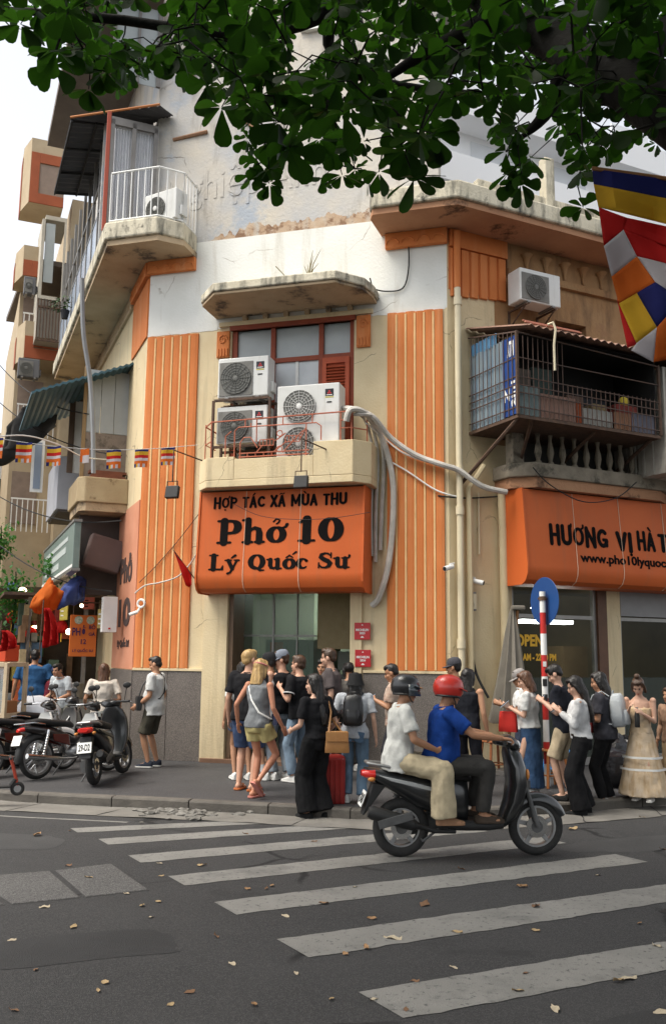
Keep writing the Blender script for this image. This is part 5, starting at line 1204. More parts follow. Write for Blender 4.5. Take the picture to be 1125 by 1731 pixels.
# hanging orange board
X=XP(2.6); a,b=X.uz(118,1075)[0],X.uz(163,1075)[0]; zb,zt=X.uz(140,1110)[1],X.uz(140,1040)[1]
t=thing('hanging_sign','orange hanging sign board with purple lettering and number 12 on the left','sign',Matrix.Translation(X.at((a+b)/2,0,zb)),'shop signs down the side street')
g=MB(); g.M=X.M; g.box(a,b,0,.06,zb,zt); obj('board',g,pm('orange_board',(.62,.16,.03),(.56,.13,.025),2,.5,.03),t,world=True,bevel=.006)
w,h=b-a,zt-zb
for s_,x0,x1,z0,z1 in (('PHỞ',.08,.6,.5,.76),('BÒ',.7,.95,.66,.78),('GÀ',.7,.95,.5,.6),('12',.42,.62,.3,.42),('LÝ QUỐC SƯ',.12,.9,.1,.2)):
    q=text_mb(s_,.1,.001,.002); fit_text(q,a+w*x0,a+w*x1,zb+h*z0,zb+h*z1,-.004); q.v=[X.M@p for p in q.v]; obj('lettering',q,pm('purple_letters',(.05,.02,.08),None,bump=0),t,world=True)
for cx in (.3,.75):
    g=MB(); g.M=X.M; g.lathe([(.07*w/.45,-.008),(.07*w/.45,-.001)],18,Matrix.Translation((a+w*cx,-.004,zb+h*.88))@Matrix.Rotation(R(90),4,'X')); obj('round_badge',g,pm('badge_pale',(.6,.6,.5),(.2,.3,.2),30,.5,0),t,world=True)
g=MB(); g.M=X.M; g.tube([(a+.05,.03,zt),(a+.05,.03,zt+.25)],.008,5); g.tube([(b-.05,.03,zt),(b-.05,.03,zt+.25)],.008,5); g.tube([(a-.1,.03,zt+.25),(.1,.03,zt+.25)],.015,6); obj('hanger',g,M_RUST,t,world=True)
# bundled festival cloth and red flags over the stalls
def bundle(label,rect,y,m,seed):
    c=aty((rect[0]+rect[2])/2,(rect[1]+rect[3])/2,y); sx=(rect[2]-rect[0])/FPX*y/2; sz=(rect[3]-rect[1])/FPX*y/2; g=MB(); g.ell((0,0,0),sx*1.1,.25,sz*1.05,44,28)
    for p in g.v: p+=noise.noise_vector(p*4+Vector((seed,0,0)))*.13+noise.noise_vector(Vector((p.x*16,p.y*8,p.z*5))+Vector((seed,0,0)))*.05; p.z+=.12*math.sin(p.x*4)
    o=obj('cloth_bundle',g,m,None,smooth=60); o.matrix_world=Matrix.Translation(c); tag(o,label,'cloth','bundled cloth over the stalls')
bundle('bunched orange cloth over the stall on the left',(60,990,100,1035),17.2,FM['orange'],3)
bundle('bunched navy cloth beside the orange cloth over the stall',(97,985,140,1024),17.4,pm('navy_cloth',(.03,.05,.16),(.05,.08,.25),6,.8,.3),8)
def hangflag(label,px0,px1,pt,pb,y,tw=.4):
    a,b=aty(px0,pt,y),aty(px1,pt,y); c,d=aty(px0,pb,y),aty(px1,pb-8,y); t=thing('national_flag',label,'flag',a,'red flags')
    g=MB(); n,m=10,12; vs=[]
    for i in range(n+1):
        for j in range(m+1):
            k=j/m; w=1 if tw==1 else (1-.0*k); p=a.lerp(b,i/n*(.35+.65*k)).lerp(c.lerp(d,i/n),k); vs.append(p+Vector((0,.07*math.sin(i*1.3+j*.4),0)))
    g.add(vs,[(i*(m+1)+j,(i+1)*(m+1)+j,(i+1)*(m+1)+j+1,i*(m+1)+j+1) for i in range(n) for j in range(m)]); solid(obj('cloth',g,M_FLAGR,t,world=True,smooth=True,fix=False))
    g=MB(); g.tube([a+Vector((0,0,.15)),a+Vector((-.02,0,-(a.z-c.z)*1.1))],.012,6); obj('stick',g,M_RUST,t,world=True)
hangflag('red flag hanging left of the orange hanging sign',73,101,1028,1096,16.6)
hangflag('red flag standing above the food cabinet at the left edge',2,31,1066,1102,14.0)
# tarpaulin and stall clutter
def tarp(label,pts,y0,y1,m,name='tarpaulin'):
    a,b,c,d=[aty(*p) for p in pts]; n=10; vs=[]
    for i in range(n+1):
        for j in range(n+1):
            p=a.lerp(b,i/n).lerp(d.lerp(c,i/n),j/n); q=noise.noise_vector(p*1.6)*.16; edge=1 if 0<j<n else .5; p=p+q*edge+Vector((0,0,-.18*math.sin(PI*i/n)*(j/n))); vs.append(p)
    cc=vs[0].copy(); g=MB(); g.add([v-cc for v in vs],[(i*(n+1)+j,(i+1)*(n+1)+j,(i+1)*(n+1)+j+1,i*(n+1)+j+1) for i in range(n) for j in range(n)])
    o=obj(name,g,m,None,smooth=True,fix=False); o.matrix_world=Matrix.Translation(cc); solid(o,.006); tag(o,label,'tarpaulin','tarpaulins down the side street')
M_TARP=pm('black_tarp',(.022,.022,.023),(.035,.034,.034),3,.7,.3,12)
tarp('black tarpaulin drooping below the teal awning',[(105,655,18.5),(38,690,19.5),(5,760,20.5),(100,720,19.5)],0,0,M_TARP)
tarp('second black tarpaulin sheet sagging at the far left',[(60,680,20),(10,720,21),(-10,790,22),(45,750,21.5)],0,0,M_TARP)
# grey pole strapped across the balconies
cable('leaning_pipe','long grey pipe hanging down across the left balconies','pipe',[aty(139,470,16.0),aty(141,560,16.2),aty(152,640,16.4),aty(157,720,16.5),aty(158,800,16.6)],.045,pm('grey_pipe',(.3,.31,.32),(.24,.25,.26),4,.5,.1))
# upper enclosure along the left balcony
def encl(g):
    for i in range(9): g.box(-1.2-i*.8-.03,-1.2-i*.8+.03,-.86,-.8,9.37,11.9)
    for z in (9.42,10.3,10.9): g.box(-7.6,-1.0,-.85,-.81,z,z+.04)
P_('enclosure_frame',LW,M_ALU,encl)
P_('enclosure_pane',LW,pm('blue_pane',(.25,.3,.38)),lambda g:[g.box(-1.2-i*.8-.75,-1.2-i*.8-.05,-.84,-.83,9.5,10.28) for i in range(8)])
for i,(s_,z) in enumerate(((5.2,9.75),)):
    t=thing('potted_plant','dark potted plant hanging outside the left upper balcony','plant',LW.at(-s_,.98,z),'plants on the left balcony')
    g=MB(); g.lathe([(.07,-.2),(.11,.0),(.1,.0),(.09,-.04)],12); obj('pot',g,pm('dark_pot',(.03,.03,.035),None),t,smooth=50)
    g=MB(); rn=random.Random(i)
    for k in range(60):
        a=rn.uniform(0,6.28); e=rn.uniform(.1,1.4); L_=rn.uniform(.1,.36); p=Vector((math.cos(a)*math.cos(e)*L_,math.sin(a)*math.cos(e)*L_,math.sin(e)*L_)); g.M=Matrix.Translation(p)@Matrix.Rotation(a,4,'Z')@Matrix.Rotation(rn.uniform(-.5,.9),4,'Y')@Matrix.Scale(.12,4); g.add(*LEAFQ) if 'LEAFQ' in globals() else g.add([(0,-.1,0),(.5,-.28,.05),(1,0,-.1),(.5,.28,.05),(0,.1,0)],[(0,1,2,3,4)])
    obj('leaves',g,pm('plant_green',(.03,.06,.02),(.05,.09,.025),5),t,kind='stuff',fix=False)
# ---- houses further down the street
M_TAN=pm('tan_house',(.42,.34,.23),(.35,.275,.18),2,.85,.2,25,streak=(.33,.25,.16),stk=.57); M_OTRIM=pm('house_orange',(.32,.085,.035),(.26,.07,.03),3,.8,.15)
hs_=thing('narrow_house','tall tan house with orange balcony fronts down the side street','house',XP(10.5).at(.5,0,0))
def HP(name,m,fn,s=10.5):
    g=MB(); g.M=XP(s).M; fn(g); return [obj(name,q,m,hs_,world=True) for q in split(g)]
HP('wall',M_TAN,lambda g:g.box(-.45,5,0,8,0,15.2))
HP('side_wall',M_TAN,lambda g:g.box(-1.7,-.452,.75,8,0,12.4))
for zz in (5.5,8.2,10.9):
    HP('side_window',pm('brown_window',(.25,.19,.15),(.2,.15,.12),6),lambda g:g.box(-1.6,-.9,.72,.748,zz,zz+1.5))
    HP('balcony_rail',M_WPAINT,lambda g:[g.box(-1.6+i*.14,-1.575+i*.14,.1,.125,zz-.3,zz+.6) for i in range(8)]+[g.box(-1.62,-.5,.095,.13,zz+.6,zz+.64)])
for k,(py0,py1,px0,px1) in enumerate(((235,345,48,110),(418,470,36,70),(545,608,38,100))):
    X=XP(10.0); a,b=X.uz(px0,(py0+py1)/2)[0],X.uz(px1,(py0+py1)/2)[0]; zt,zb=X.uz(70,py0)[1],X.uz(70,py1)[1]; b=min(b,.0)
    def front(g): 
        g.prism([(a-.12,.7),(a+.05,0),(b,0),(b,1.3),(a-.12,1.3)],zb,zt)
    HP('balcony_body',M_TAN,front,10.0)
    HP('orange_front',M_OTRIM,lambda g:(g.box(a+.06,b,-.05,-.003,zb,zb+.3),g.box(a+.06,a+.3,-.045,-.003,zb+.303,zt-.45),g.box(a+.303,b,-.045,-.003,zt-.75,zt-.45)),10.0)
    HP('recess_window',pm('brown_window',(.25,.19,.15),(.2,.15,.12),6),lambda g:g.box(a+.32,b,-.02,-.003,zb+.31,zt-.78),10.0)
    Pn=Plane(XP(10.0).at(a-.05,0,0),-67.5)
    HP('orange_edge',M_OTRIM,lambda g:g.box(a-.14,a-.125,.7,1.3,zb,zt-.3),10.0)
# caged balcony of that house
X=XP(9.2); a,b=X.uz(66,470)[0],X.uz(108,470)[0]; zt,zb=X.uz(80,370)[1],X.uz(80,500)[1]
HP('cage_room',pm('cage_cream',(.45,.42,.35),(.38,.35,.29),4,.8,.1),lambda g:(g.box(a,a+.08,0,1.5,zb,zt),g.box(b-.06,b,0,.06,zb,zt),g.box(a+.08,b,.0,1.5,zt,zt+.12),g.box(a,b,.0,1.5,zb-.1,zb)),9.2)
HP('cage_window',M_PANE,lambda g:g.box(a+.1,b-.3,.03,.05,zb+.4,zt-.1),9.2)
HP('lower_grille',M_RUST,lambda g:[g.box(a+i*(b-a)/8,a+i*(b-a)/8+.03,-.02,.01,zb-1.25,zb-.1) for i in range(9)]+[g.box(a,b+.03,-.021,.012,zb-z_,zb-z_+.05) for z_ in (.35,1.3)],9.2)
HP('grille_back',pm('grille_tan',(.34,.31,.26),None),lambda g:g.box(a,b,.02,1.2,zb-1.2,zb-.12),9.2)
HP('roof_overhang',pm('roof_underside',(.16,.13,.11)),lambda g:g.prism([(-1.6,-.3),(1,-.3),(1,5),(-1.9,5)],12.9,13.05),10.5)
for k,(x0,y0,x1,y1,lab) in enumerate(((30,612,66,645,'lowest small air conditioner on the tan house'),(40,475,60,505,'small air conditioner on the left edge of the tan house'))):
    X=XP(9.6); u0,u1=X.uz(x0,y0)[0],X.uz(x1,y0)[0]; z1,z0=X.uz(50,y0)[1],X.uz(50,y1)[1]
    ac_unit(lab,X.M@Matrix.Translation(((u0+u1)/2,-.2,z0)),u1-u0,z1-z0,.28,1,badge=False,m=pm('ac_dark',(.12,.12,.125),None))
fr=thing('white_house','white house with grilles at the far left of the side street','house',XP(16).at(-1.5,0,0))
def WH(name,m,fn):
    g=MB(); g.M=XP(16).M; fn(g); return [obj(name,q,m,fr,world=True) for q in split(g)]
WH('wall',pm('far_white',(.6,.61,.62),(.54,.55,.56),2,.8,.1),lambda g:g.box(-2.6,4,0,8,0,8.6))
WH('window_grille',M_RUST,lambda g:[g.box(-2.5+i*.1,-2.47+i*.1,-.05,-.02,6.6,7.6) for i in range(12)])
WH('dark_window',pm('dark_room',(.06,.06,.055)),lambda g:(g.box(-2.5,-1.3,-.012,-.003,6.6,7.6),g.box(-1.9,-1.2,-.012,-.003,4.2,5.4)))
for k,(s_,u0,u1,h,c) in enumerate(((24,-3.4,4,11,(.45,.4,.33)),(33,-3.9,6,9,(.5,.5,.48)),(46,-12,8,8,(.42,.4,.37)))):
    t=thing('far_house',['cream house beyond the white house down the side street','pale grey house further down the side street','house closing the far end of the side street'][k],'house',XP(s_).at(u0,0,0),'houses down the side street')
    g=MB(); g.M=XP(s_).M; g.box(u0,u1,0,8,0,h); obj('wall',g,pm('far_wall%d'%k,c,tuple(x*.85 for x in c),1,.9,.1),t,world=True)
    for i in range(3):
        for j in range(3):
            g=MB(); g.M=XP(s_).M; g.box(u0+.3+i*1.1,u0+1.0+i*1.1,-.03,-.004,1.4+j*2.7,3.0+j*2.7); obj('window',g,pm('dark_room',(.06,.06,.055)),t,world=True)
# opposite side of the side street
t=thing('opposite_house','row house across the side street just outside the left edge','house',(-13.5,24,0)); g=MB(); g.M=Matrix.Translation((-13.5,24,0))@Matrix.Rotation(R(22.5),4,'Z'); g.box(-6,0,-6,30,0,10); obj('wall',g,M_TAN,t,world=True)
for i in range(6):
    for j in range(3): g=MB(); g.M=Matrix.Translation((-13.5,24,0))@Matrix.Rotation(R(22.5),4,'Z'); g.box(.003,.03,-5+i*4,-3.4+i*4,1.2+3*j,3+3*j); obj('window',g,pm('dark_room',(.06,.06,.055)),t,world=True)
# ---- stalls along the side street: dark shopfront, goods, lamps, hanging plants
st=thing('street_stall','dark open shop front with hanging goods behind the parked motorbikes','stall',XP(3.4).at(-.6,0,.12))
def SP(name,m,fn,s=3.4):
    g=MB(); g.M=XP(s).M; fn(g); return [obj(name,q,m,st,world=True) for q in split(g)]
SP('back_panel',pm('stall_shade',(.05,.04,.03),(.08,.06,.04),4,.9,.2),lambda g:g.box(-1.2,0,.9,1.0,.12,3.0))  # dark panel whose colour stands in for the shop's inner shade
SP('post',M_STEEL,lambda g:(g.box(-.42,-.34,0,.08,.12,3.0),g.box(-1.5,-1.43,.3,.37,.12,3.0)))
SP('roof',M_RUST,lambda g:g.box(-2.0,0,-.2,1.4,3.0,3.06))
rn=random.Random(5)
for i in range(26):
    u=rn.uniform(-1.9,-.1); z=rn.uniform(.9,2.6); c=rn.choice([(.5,.12,.04),(.3,.28,.22),(.12,.2,.3),(.45,.35,.2),(.3,.05,.04),(.5,.48,.42),(.08,.12,.08),(.22,.13,.07)])
    SP('hung_goods',pm('goods_%d'%(int(c[0]*100)*7+int(c[2]*100)),c,tuple(x*.6 for x in c),9,.8,.3),lambda g:g.box(u,u+rn.uniform(.08,.2),.1+rn.uniform(0,.6),.16+rn.uniform(.6,.7),z,z+rn.uniform(.15,.5)))
SP('counter',pm('counter_steel',(.25,.25,.24),(.15,.15,.15),6,.4,.1),lambda g:g.box(-1.3,-.15,-.1,.5,.12,.95))
SP('pot',M_STEEL,lambda g:g.lathe([(.16,0),(.17,.3),(.15,.32)],16,Matrix.Translation((-.5,.1,.96))))
st2=thing('market_stall','far stall with yellow awning and goods at the left of the side street','stall',XP(7.5).at(-1.2,0,.12))
def SQ(name,m,fn,s=7.5):
    g=MB(); g.M=XP(s).M; fn(g); return [obj(name,q,m,st2,world=True) for q in split(g)]
SQ('back_panel',pm('stall_shade',(.05,.04,.03)),lambda g:g.box(-2.6,0,2,2.1,.12,3.6))  # same dark colour in place of shade at the back of this stall
SQ('awning',pm('ochre_awning',(.4,.28,.1),(.34,.24,.09),4,.8,.2),lambda g:g.prism([(-2.4,2.9),(-.2,3.5),(-.2,3.56),(-2.4,2.96)],0,1.6,'y'))
for i in range(22):
    u=rn.uniform(-2.5,-.1); z=rn.uniform(.6,2.7); c=rn.choice([(.5,.2,.05),(.45,.4,.3),(.1,.3,.12),(.5,.4,.1),(.3,.05,.04),(.15,.25,.4)])
    SQ('hung_goods',pm('goodsb_%d'%(int(c[0]*100)*7+int(c[2]*100)),c,tuple(x*.6 for x in c),9,.8,.3),lambda g:g.box(u,u+rn.uniform(.1,.3),.3+rn.uniform(0,.8),1.2+rn.uniform(0,.6),z,z+rn.uniform(.15,.5)))
SQ('counter',pm('counter_steel',(.25,.25,.24)),lambda g:g.box(-2.4,-.3,-.1,.6,.12,.9))
M_BULB=pm('lit_bulb',(1,.9,.7),None,emit=(1,.8,.5),es=3.5,bump=0)
def bulb(label,x,y,d,r,tube=False):
    p=aty(x,y,d); t=thing('lamp',label,'lamp',p,'lit lamps over the stalls'); g=MB()
    if tube: g.tube([(-r,0,0),(r,0,0)],.03,8)
    else: g.ell((0,0,0),r,r,r)
    obj('bulb',g,M_BULB,t,smooth=True); g=MB(); g.tube([(0,0,r if not tube else .03),(0,0,.3)],.006,5); obj('wire',g,M_CABLE,t)
bulb('glowing bulb left of the orange hanging sign',116,1068,18.5,.06); bulb('glowing lamp among green leaves at the far left',38,1000,21,.1); bulb('lit tube over the stall below the bunched cloth',90,1010,18.2,.22,True); bulb('second lit tube over the stall at the left',62,1060,19.5,.25,True); bulb('small lit bulb below the navy cloth',138,1024,17.2,.035)
def shrub(label,rect,y,seed,n=420):
    c=aty((rect[0]+rect[2])/2,(rect[1]+rect[3])/2,y); sx=(rect[2]-rect[0])/FPX*y/2; sz=(rect[3]-rect[1])/FPX*y/2; t=thing('hanging_plant',label,'plant',c,'plants over the stalls'); rn=random.Random(seed); g=MB()
    for k in range(n):
        p=Vector((rn.gauss(0,.42)*sx,rn.gauss(0,.4)*.6,rn.gauss(0,.42)*sz)); g.M=Matrix.Translation(p)@Matrix.Rotation(rn.uniform(0,6.28),4,'Z')@Matrix.Rotation(rn.uniform(-1.2,1.2),4,'Y')@Matrix.Scale(rn.uniform(.07,.15),4); g.add([(0,-.08,0),(.5,-.28,.05),(1,0,-.1),(.5,.28,.05),(0,.08,0)],[(0,1,2,3,4)])
    obj('leaves',g,pm('stall_green',(.03,.1,.025),(.05,.16,.04),5,.5,.1,trans=(.06,.2,.03)),t,kind='stuff',fix=False)
    g=MB(); g.tube([(0,0,-sz),(.03,.02,0),(0,0,sz*.8)],[.03,.025,.01],6); obj('stem',g,M_BARK if 'M_BARK' in globals() else M_RUST,t)
shrub('leafy green plant at the far left edge above the stall',(-10,955,58,1070),20,1,700); shrub('dark leafy plant behind the grey-green shop sign',(62,940,132,985),19.5,2,420); shrub('leafy plant at the left edge beside the blue shop sign',(-25,880,25,960),23,3,420)

# more small signs and lanterns over the stalls
rn=random.Random(31)
for k,(x0,y0,x1,y1,y,c,lab) in enumerate(((100,1018,116,1048,18.6,(.5,.42,.08),'small yellow sign left of the orange hanging sign'),(40,1012,58,1044,20,(.42,.4,.35),'small pale sign among the leaves at left'),(164,1030,176,1062,17.2,(.45,.35,.12),'narrow ochre sign right of the orange hanging sign'),(60,1075,74,1110,19,(.1,.2,.12),'small green sign low behind the left stall'),(12,985,30,1002,21.5,(.08,.12,.3),'small blue sign among the far leaves'),(140,1010,160,1030,18.4,(.4,.08,.04),'small red sign under the dark sign back'))):
    a,b=aty(x0,y1,y),aty(x1,y0,y); t=thing('small_sign',lab,'sign',a,'small signs over the stalls')
    g=MB(); g.M=Matrix.Translation(a)@Matrix.Rotation(R(rn.uniform(-10,20)),4,'Z'); w,h=b.x-a.x,b.z-a.z; g.box(0,w,0,.04,0,h); obj('panel',g,pm('small_sign_%d'%k,c,tuple(q*.7 for q in c),6,.6,.1),t,world=True,bevel=.005)
    for j in range(3):
        g=MB(); g.M=Matrix.Translation(a)@Matrix.Rotation(R(4),4,'Z'); g.box(w*.15,w*(.6+.1*j),-.02,-.006,h*(.2+.25*j),h*(.28+.25*j)); obj('print_line',g,M_LETTER if k%2 else M_WPAINT,t,world=True)
for k,(x,y,d,lab) in enumerate(((52,1070,19.5,'red lantern nearest the left lit tube'),(20,1045,20.5,'red lantern among the leaves at the left edge'),(104,1060,18.8,'red lantern beside the red flag'))):
    p=aty(x,y,d); t=thing('lantern',lab,'lantern',p,'red lanterns over the stalls'); g=MB(); g.lathe([(.03,-.13),(.09,-.1),(.13,0),(.09,.1),(.03,.13)],14); obj('globe',g,M_FLAGR,t,smooth=60)
    g=MB(); g.lathe([(.05,.13),(.05,.16)],10); obj('cap',g,M_YEL,t); g=MB(); g.tube([(0,0,-.13),(0,0,-.3)],.012,5); obj('tassel',g,M_YEL,t)
# ================= people =================
QUEUE=[]
def queue(name, mb, voxel, mat, parent, sm=2, wrinkle=0.0, wf=9.0, extra=None, vert=1.0):
    """a surface grown from overlapping solids: fused and smoothed into one continuous skin when flushed"""
    QUEUE.append((name,mb,voxel,mat,parent,sm,wrinkle,wf,extra,vert))
def flush():
    res=[]; SC2=bpy.data.scenes.new('work')      # a scratch scene keeps each evaluation small
    for q in QUEUE:
        me=q[1].mesh('tmp'); fixnormals(me); ob=bpy.data.objects.new('tmp',me); SC2.collection.objects.link(ob)
        r=ob.modifiers.new('r','REMESH'); r.mode='VOXEL'; r.voxel_size=q[2]
        if q[5]: s_=ob.modifiers.new('s','SMOOTH'); s_.factor=.5; s_.iterations=q[5]
        SC2.view_layers[0].update(); dg=SC2.view_layers[0].depsgraph
        res.append(bpy.data.meshes.new_from_object(ob.evaluated_get(dg)))
        bpy.data.objects.remove(ob); bpy.data.meshes.remove(me)
    bpy.data.scenes.remove(SC2)
    for q,me in zip(QUEUE,res):
        name,mb,vx,mat,parent,sm,wr,wf,extra,vert=q; me.name=name
        if wr:
            sd=random.random()*50
            n=len(me.vertices); co=[0.0]*(3*n); no=[0.0]*(3*n); me.vertices.foreach_get('co',co); me.vertex_normals.foreach_get('vector',no)
            for i in range(0,3*n,3):
                x,y,z=co[i:i+3]; d=wr*(noise.noise((x*wf+sd,y*wf,z*wf*vert))+.5*noise.noise((x*wf*2.3,y*wf*2.3+sd,z*wf*1.6*vert)))
                co[i]+=no[i]*d; co[i+1]+=no[i+1]*d; co[i+2]+=no[i+2]*d
            me.vertices.foreach_set('co',co); me.update()
        mats=mat if isinstance(mat,(list,tuple)) else [mat]
        if extra is not None:
            bm=bmesh.new(); bm.from_mesh(me); e=extra.mesh('e'); fixnormals(e)
            n0=len(bm.faces); bm.from_mesh(e); bm.faces.ensure_lookup_table(); bpy.data.meshes.remove(e)
            for i in range(n0): bm.faces[i].material_index=0
            bm.to_mesh(me); bm.free()
        me.shade_smooth(); o=obj(name,me,mats,parent)
    QUEUE.clear()
def cap(g,pts,rad,n=10,fx=1.0):
    """tapered limb with round ends"""
    pts=[Vector(p) for p in pts]
    g.tube(pts,rad,n)
    for p,r in zip(pts,rad): g.ell(p,r,r,r,n,6)
def ik(a,c,l1,l2,pole):
    d=c-a; L_=d.length
    if L_>l1+l2-.004: c=a+d*((l1+l2-.004)/L_); d=c-a; L_=d.length
    u=d/L_; x=(l1*l1-l2*l2+L_*L_)/(2*L_); h=math.sqrt(max(l1*l1-x*x,0)); p=pole-u*pole.dot(u); p=p.normalized() if p.length>1e-4 else Vector((0,1,0))
    return a+u*x+p*h, c
SKIN={'tan':(.36,.18,.1),'light':(.52,.31,.22),'fair':(.5,.28,.19),'mid':(.42,.22,.13),'red':(.45,.2,.12)}
def skinm(k): return pm('skin_'+k,SKIN[k],tuple(x*.86 for x in SKIN[k]),14,.5,.05,60,spec=.4)
def hairm(c): return pm('hair_%02d%02d'%(int(c[0]*99),int(c[1]*99)),c,tuple(x*.55 for x in c),6,.42,.5,30,spec=.45,streak=tuple(x*1.6 for x in c),stk=.5,ssc=(40,40,3))
BLK=(.011,.009,.008); BRN=(.06,.03,.016); BLOND=(.42,.27,.11)
M_EYE=pm('eye_dark',(.02,.015,.012),None,rough=.2,bump=0); M_LIP=pm('lip',(.36,.11,.08),None,rough=.5,bump=0)
def ring(M,z,rx,ry,y=0.0,n=20,x=0.0): return [M@Vector((x+rx*math.cos(2*PI*k/n),y+ry*math.sin(2*PI*k/n),z)) for k in range(n)]
def hand(g,w,d,side,up,curl=.35,spread=.022,grip=False):
    """palm, four unequal fingers and a thumb; w wrist, d pointing direction, up the palm normal"""
    d=d.normalized(); up=(up-d*up.dot(d)); up=up.normalized() if up.length>1e-3 else Vector((0,1,0)); x=d.cross(up).normalized()*side
    M=Matrix((x,d,up)).transposed().to_4x4(); M.translation=w
    g.ell(M@Vector((0,.045,0)),.038,.05,.017,10,6,M.to_3x3().to_4x4())
    g.ell(M@Vector((0,.075,0)),.04,.028,.014,10,6,M.to_3x3().to_4x4())
    for i,L_ in enumerate((.068,.078,.073,.056)):
        fx=(i-1.5)*spread; c=curl+(.75 if grip else 0)+.05*i; p=[Vector((fx*.85,.085,0))]; a=-c*.5
        for s_ in (.45,.32,.23):
            p.append(p[-1]+Vector((fx*.06,math.cos(a)*L_*s_,math.sin(a)*L_*s_))); a-=c
        cap(g,[M@q for q in p],[.0085,.008,.0075,.007],6)
    th=[Vector((-.03,.025,-.004)),Vector((-.05,.05,-.016)),Vector((-.052,.078,-.026 if not grip else -.045))]
    cap(g,[M@q for q in th],[.012,.0095,.008],6)
def person(label, foot, z0, rot, H=None, top_px=None, skin='tan', hair=('short',BLK), top=('tee',(.02,.02,.02)), bottom=('pants',(.03,.03,.04)), shoes=('shoe',(.6,.6,.58)),
           rh=None, lh=None, rf=None, lf=None, head=(0,0), lean=4, hat=None, bw=1.0, pelvis=None, grip=(False,False), group=None, M=None, twist=0, rp=(.35,-.55,-1), lp=(-.35,-.55,-1), rk=None, lk=None, fem=False, belly=0.0, sock=None, trim=None):
    if M is None:
        p=atz(foot[0],foot[1],z0)
        if H is None: H=(aty(foot[0],top_px,p.y).z-z0)/(1.0 if hat is None else 1.02)
        s=H/1.72; M=Matrix.Translation((p.x,p.y,z0))@Matrix.Rotation(R(rot),4,'Z')@Matrix.Scale(s,4)
    t=thing('person',label,'person',M,group)
    V=Vector; pz=V((0,0,.93)); pel=V(pelvis) if pelvis else V((0,0,.925))
    TM=Matrix.Translation(pel)@Matrix.Rotation(R(twist),4,'Z')@Matrix.Rotation(R(-lean),4,'X')@Matrix.Translation(-pz)
    HMt=TM@Matrix.Translation((0,.012,1.585))@Matrix.Rotation(R(head[0]),4,'Z')@Matrix.Rotation(R(-head[1]+lean*.7),4,'X')
    T=lambda x,y,z: TM@V((x,y,z))
    sw=.185*bw; hipw=.095
    Sr,Sl=T(sw,-.01,1.385),T(-sw,-.01,1.385)
    Wr=V(rh) if rh else T(.27*bw,.06,.86); Wl=V(lh) if lh else T(-.27*bw,.06,.86)
    Er,Wr=ik(Sr,Wr,.29,.26,V(rp)); El,Wl=ik(Sl,Wl,.29,.26,V(lp))
    Hr,Hl=pel+V((hipw,0,-.03)),pel+V((-hipw,0,-.03))
    if twist: Rz=Matrix.Rotation(R(twist*.3),4,'Z'); Hr=pel+Rz@(Hr-pel); Hl=pel+Rz@(Hl-pel)
    Ar=V(rf) if rf else V((.1,-.03,.085)); Al=V(lf) if lf else V((-.1,.03,.085))
    Kr,Ar=ik(Hr,Ar,.425,.415,V(rk or (.1,1,.1))); Kl,Al=ik(Hl,Al,.425,.415,V(lk or (-.1,1,.1)))
    tw=bw*(.9 if fem else 1.0); wz=.87 if fem else 1.0
    TR=[(.80,.1,.08,-.005),(.86,.158,.108,-.005),(.93,.163 if not fem else .17*1/tw*.93,.112,-.008),(1.02,.15*wz,.103+belly,.0+belly*.6),(1.1,.148*wz,.102+belly*.8,.005+belly*.5),(1.2,.162*(.95 if fem else 1),.112+(.012 if fem else 0),.004),(1.29,.17,.112,-.002),(1.36,.165,.096,-.01),(1.41,.115,.07,-.012),(1.45,.06,.055,-.005)]
    def tring(infl=0.0,z0_=.0,z1_=9,flare=0.0): return [ring(TM,z,rx*tw+infl+flare*max(0,(1.05-z)),ry+infl+flare*max(0,(1.05-z))*.8,y) for z,rx,ry,y in TR if z0_<=z<=z1_]
    # ---- the body: one skin
    b=MB(); b.loft(tring(-.006)); sr_=.046 if fem else .055; b.ell(Sr,sr_,sr_,sr_); b.ell(Sl,sr_,sr_,sr_)
    cap(b,[T(0,-.012,1.42),T(0,.0,1.5),HMt@V((0,-.005,-.04))],[.058*(.85 if fem else 1),.052*(.85 if fem else 1),.055])
    k=.86 if fem else 1.0
    for S_,E_,W_,sd in ((Sr,Er,Wr,1),(Sl,El,Wl,-1)):
        cap(b,[S_,S_.lerp(E_,.4),E_],[.048*k,.046*k,.037*k]); cap(b,[E_,E_.lerp(W_,.35),W_],[.037*k,.039*k,.026*k])
        d=(W_-E_).normalized(); inw=(TM.to_3x3()@V((-sd,.25,0))); gr=grip[0] if sd==1 else grip[1]
        hand(b,W_,d+V((0,0,-.0)),sd,-inw if not gr else V((0,-.3,1)),.3,.022,gr)
    for H_,K_,A_ in ((Hr,Kr,Ar),(Hl,Kl,Al)):
        cap(b,[H_,H_.lerp(K_,.4),K_],[.082*k,.074*k,.054*k]); cap(b,[K_,K_.lerp(A_,.33),K_.lerp(A_,.75),A_],[.052*k,.055*k,.038*k,.034*k])
    feet=[]
    for A_,K_ in ((Ar,Kr),(Al,Kl)):
        shin=(K_-A_).normalized(); pitch=0
        f=V((.03 if A_.x>0 else -.03,1,0)).normalized()
        if A_.z>.16 and not pelvis: f=(f-shin*f.dot(shin)).normalized()
        u_=shin-f*shin.dot(f); u_=u_.normalized(); 
        if A_.z<=.16 or pelvis: u_=V((0,0,1))
        x_=f.cross(u_).normalized(); FM_=Matrix((x_,f,u_)).transposed().to_4x4(); FM_.translation=A_; feet.append(FM_)
        cap(b,[FM_@V((0,-.035,-.04)),FM_@V((0,.04,-.035)),FM_@V((0,.12,-.055)),FM_@V((.0,.165,-.064))],[.034,.036,.028,.019])
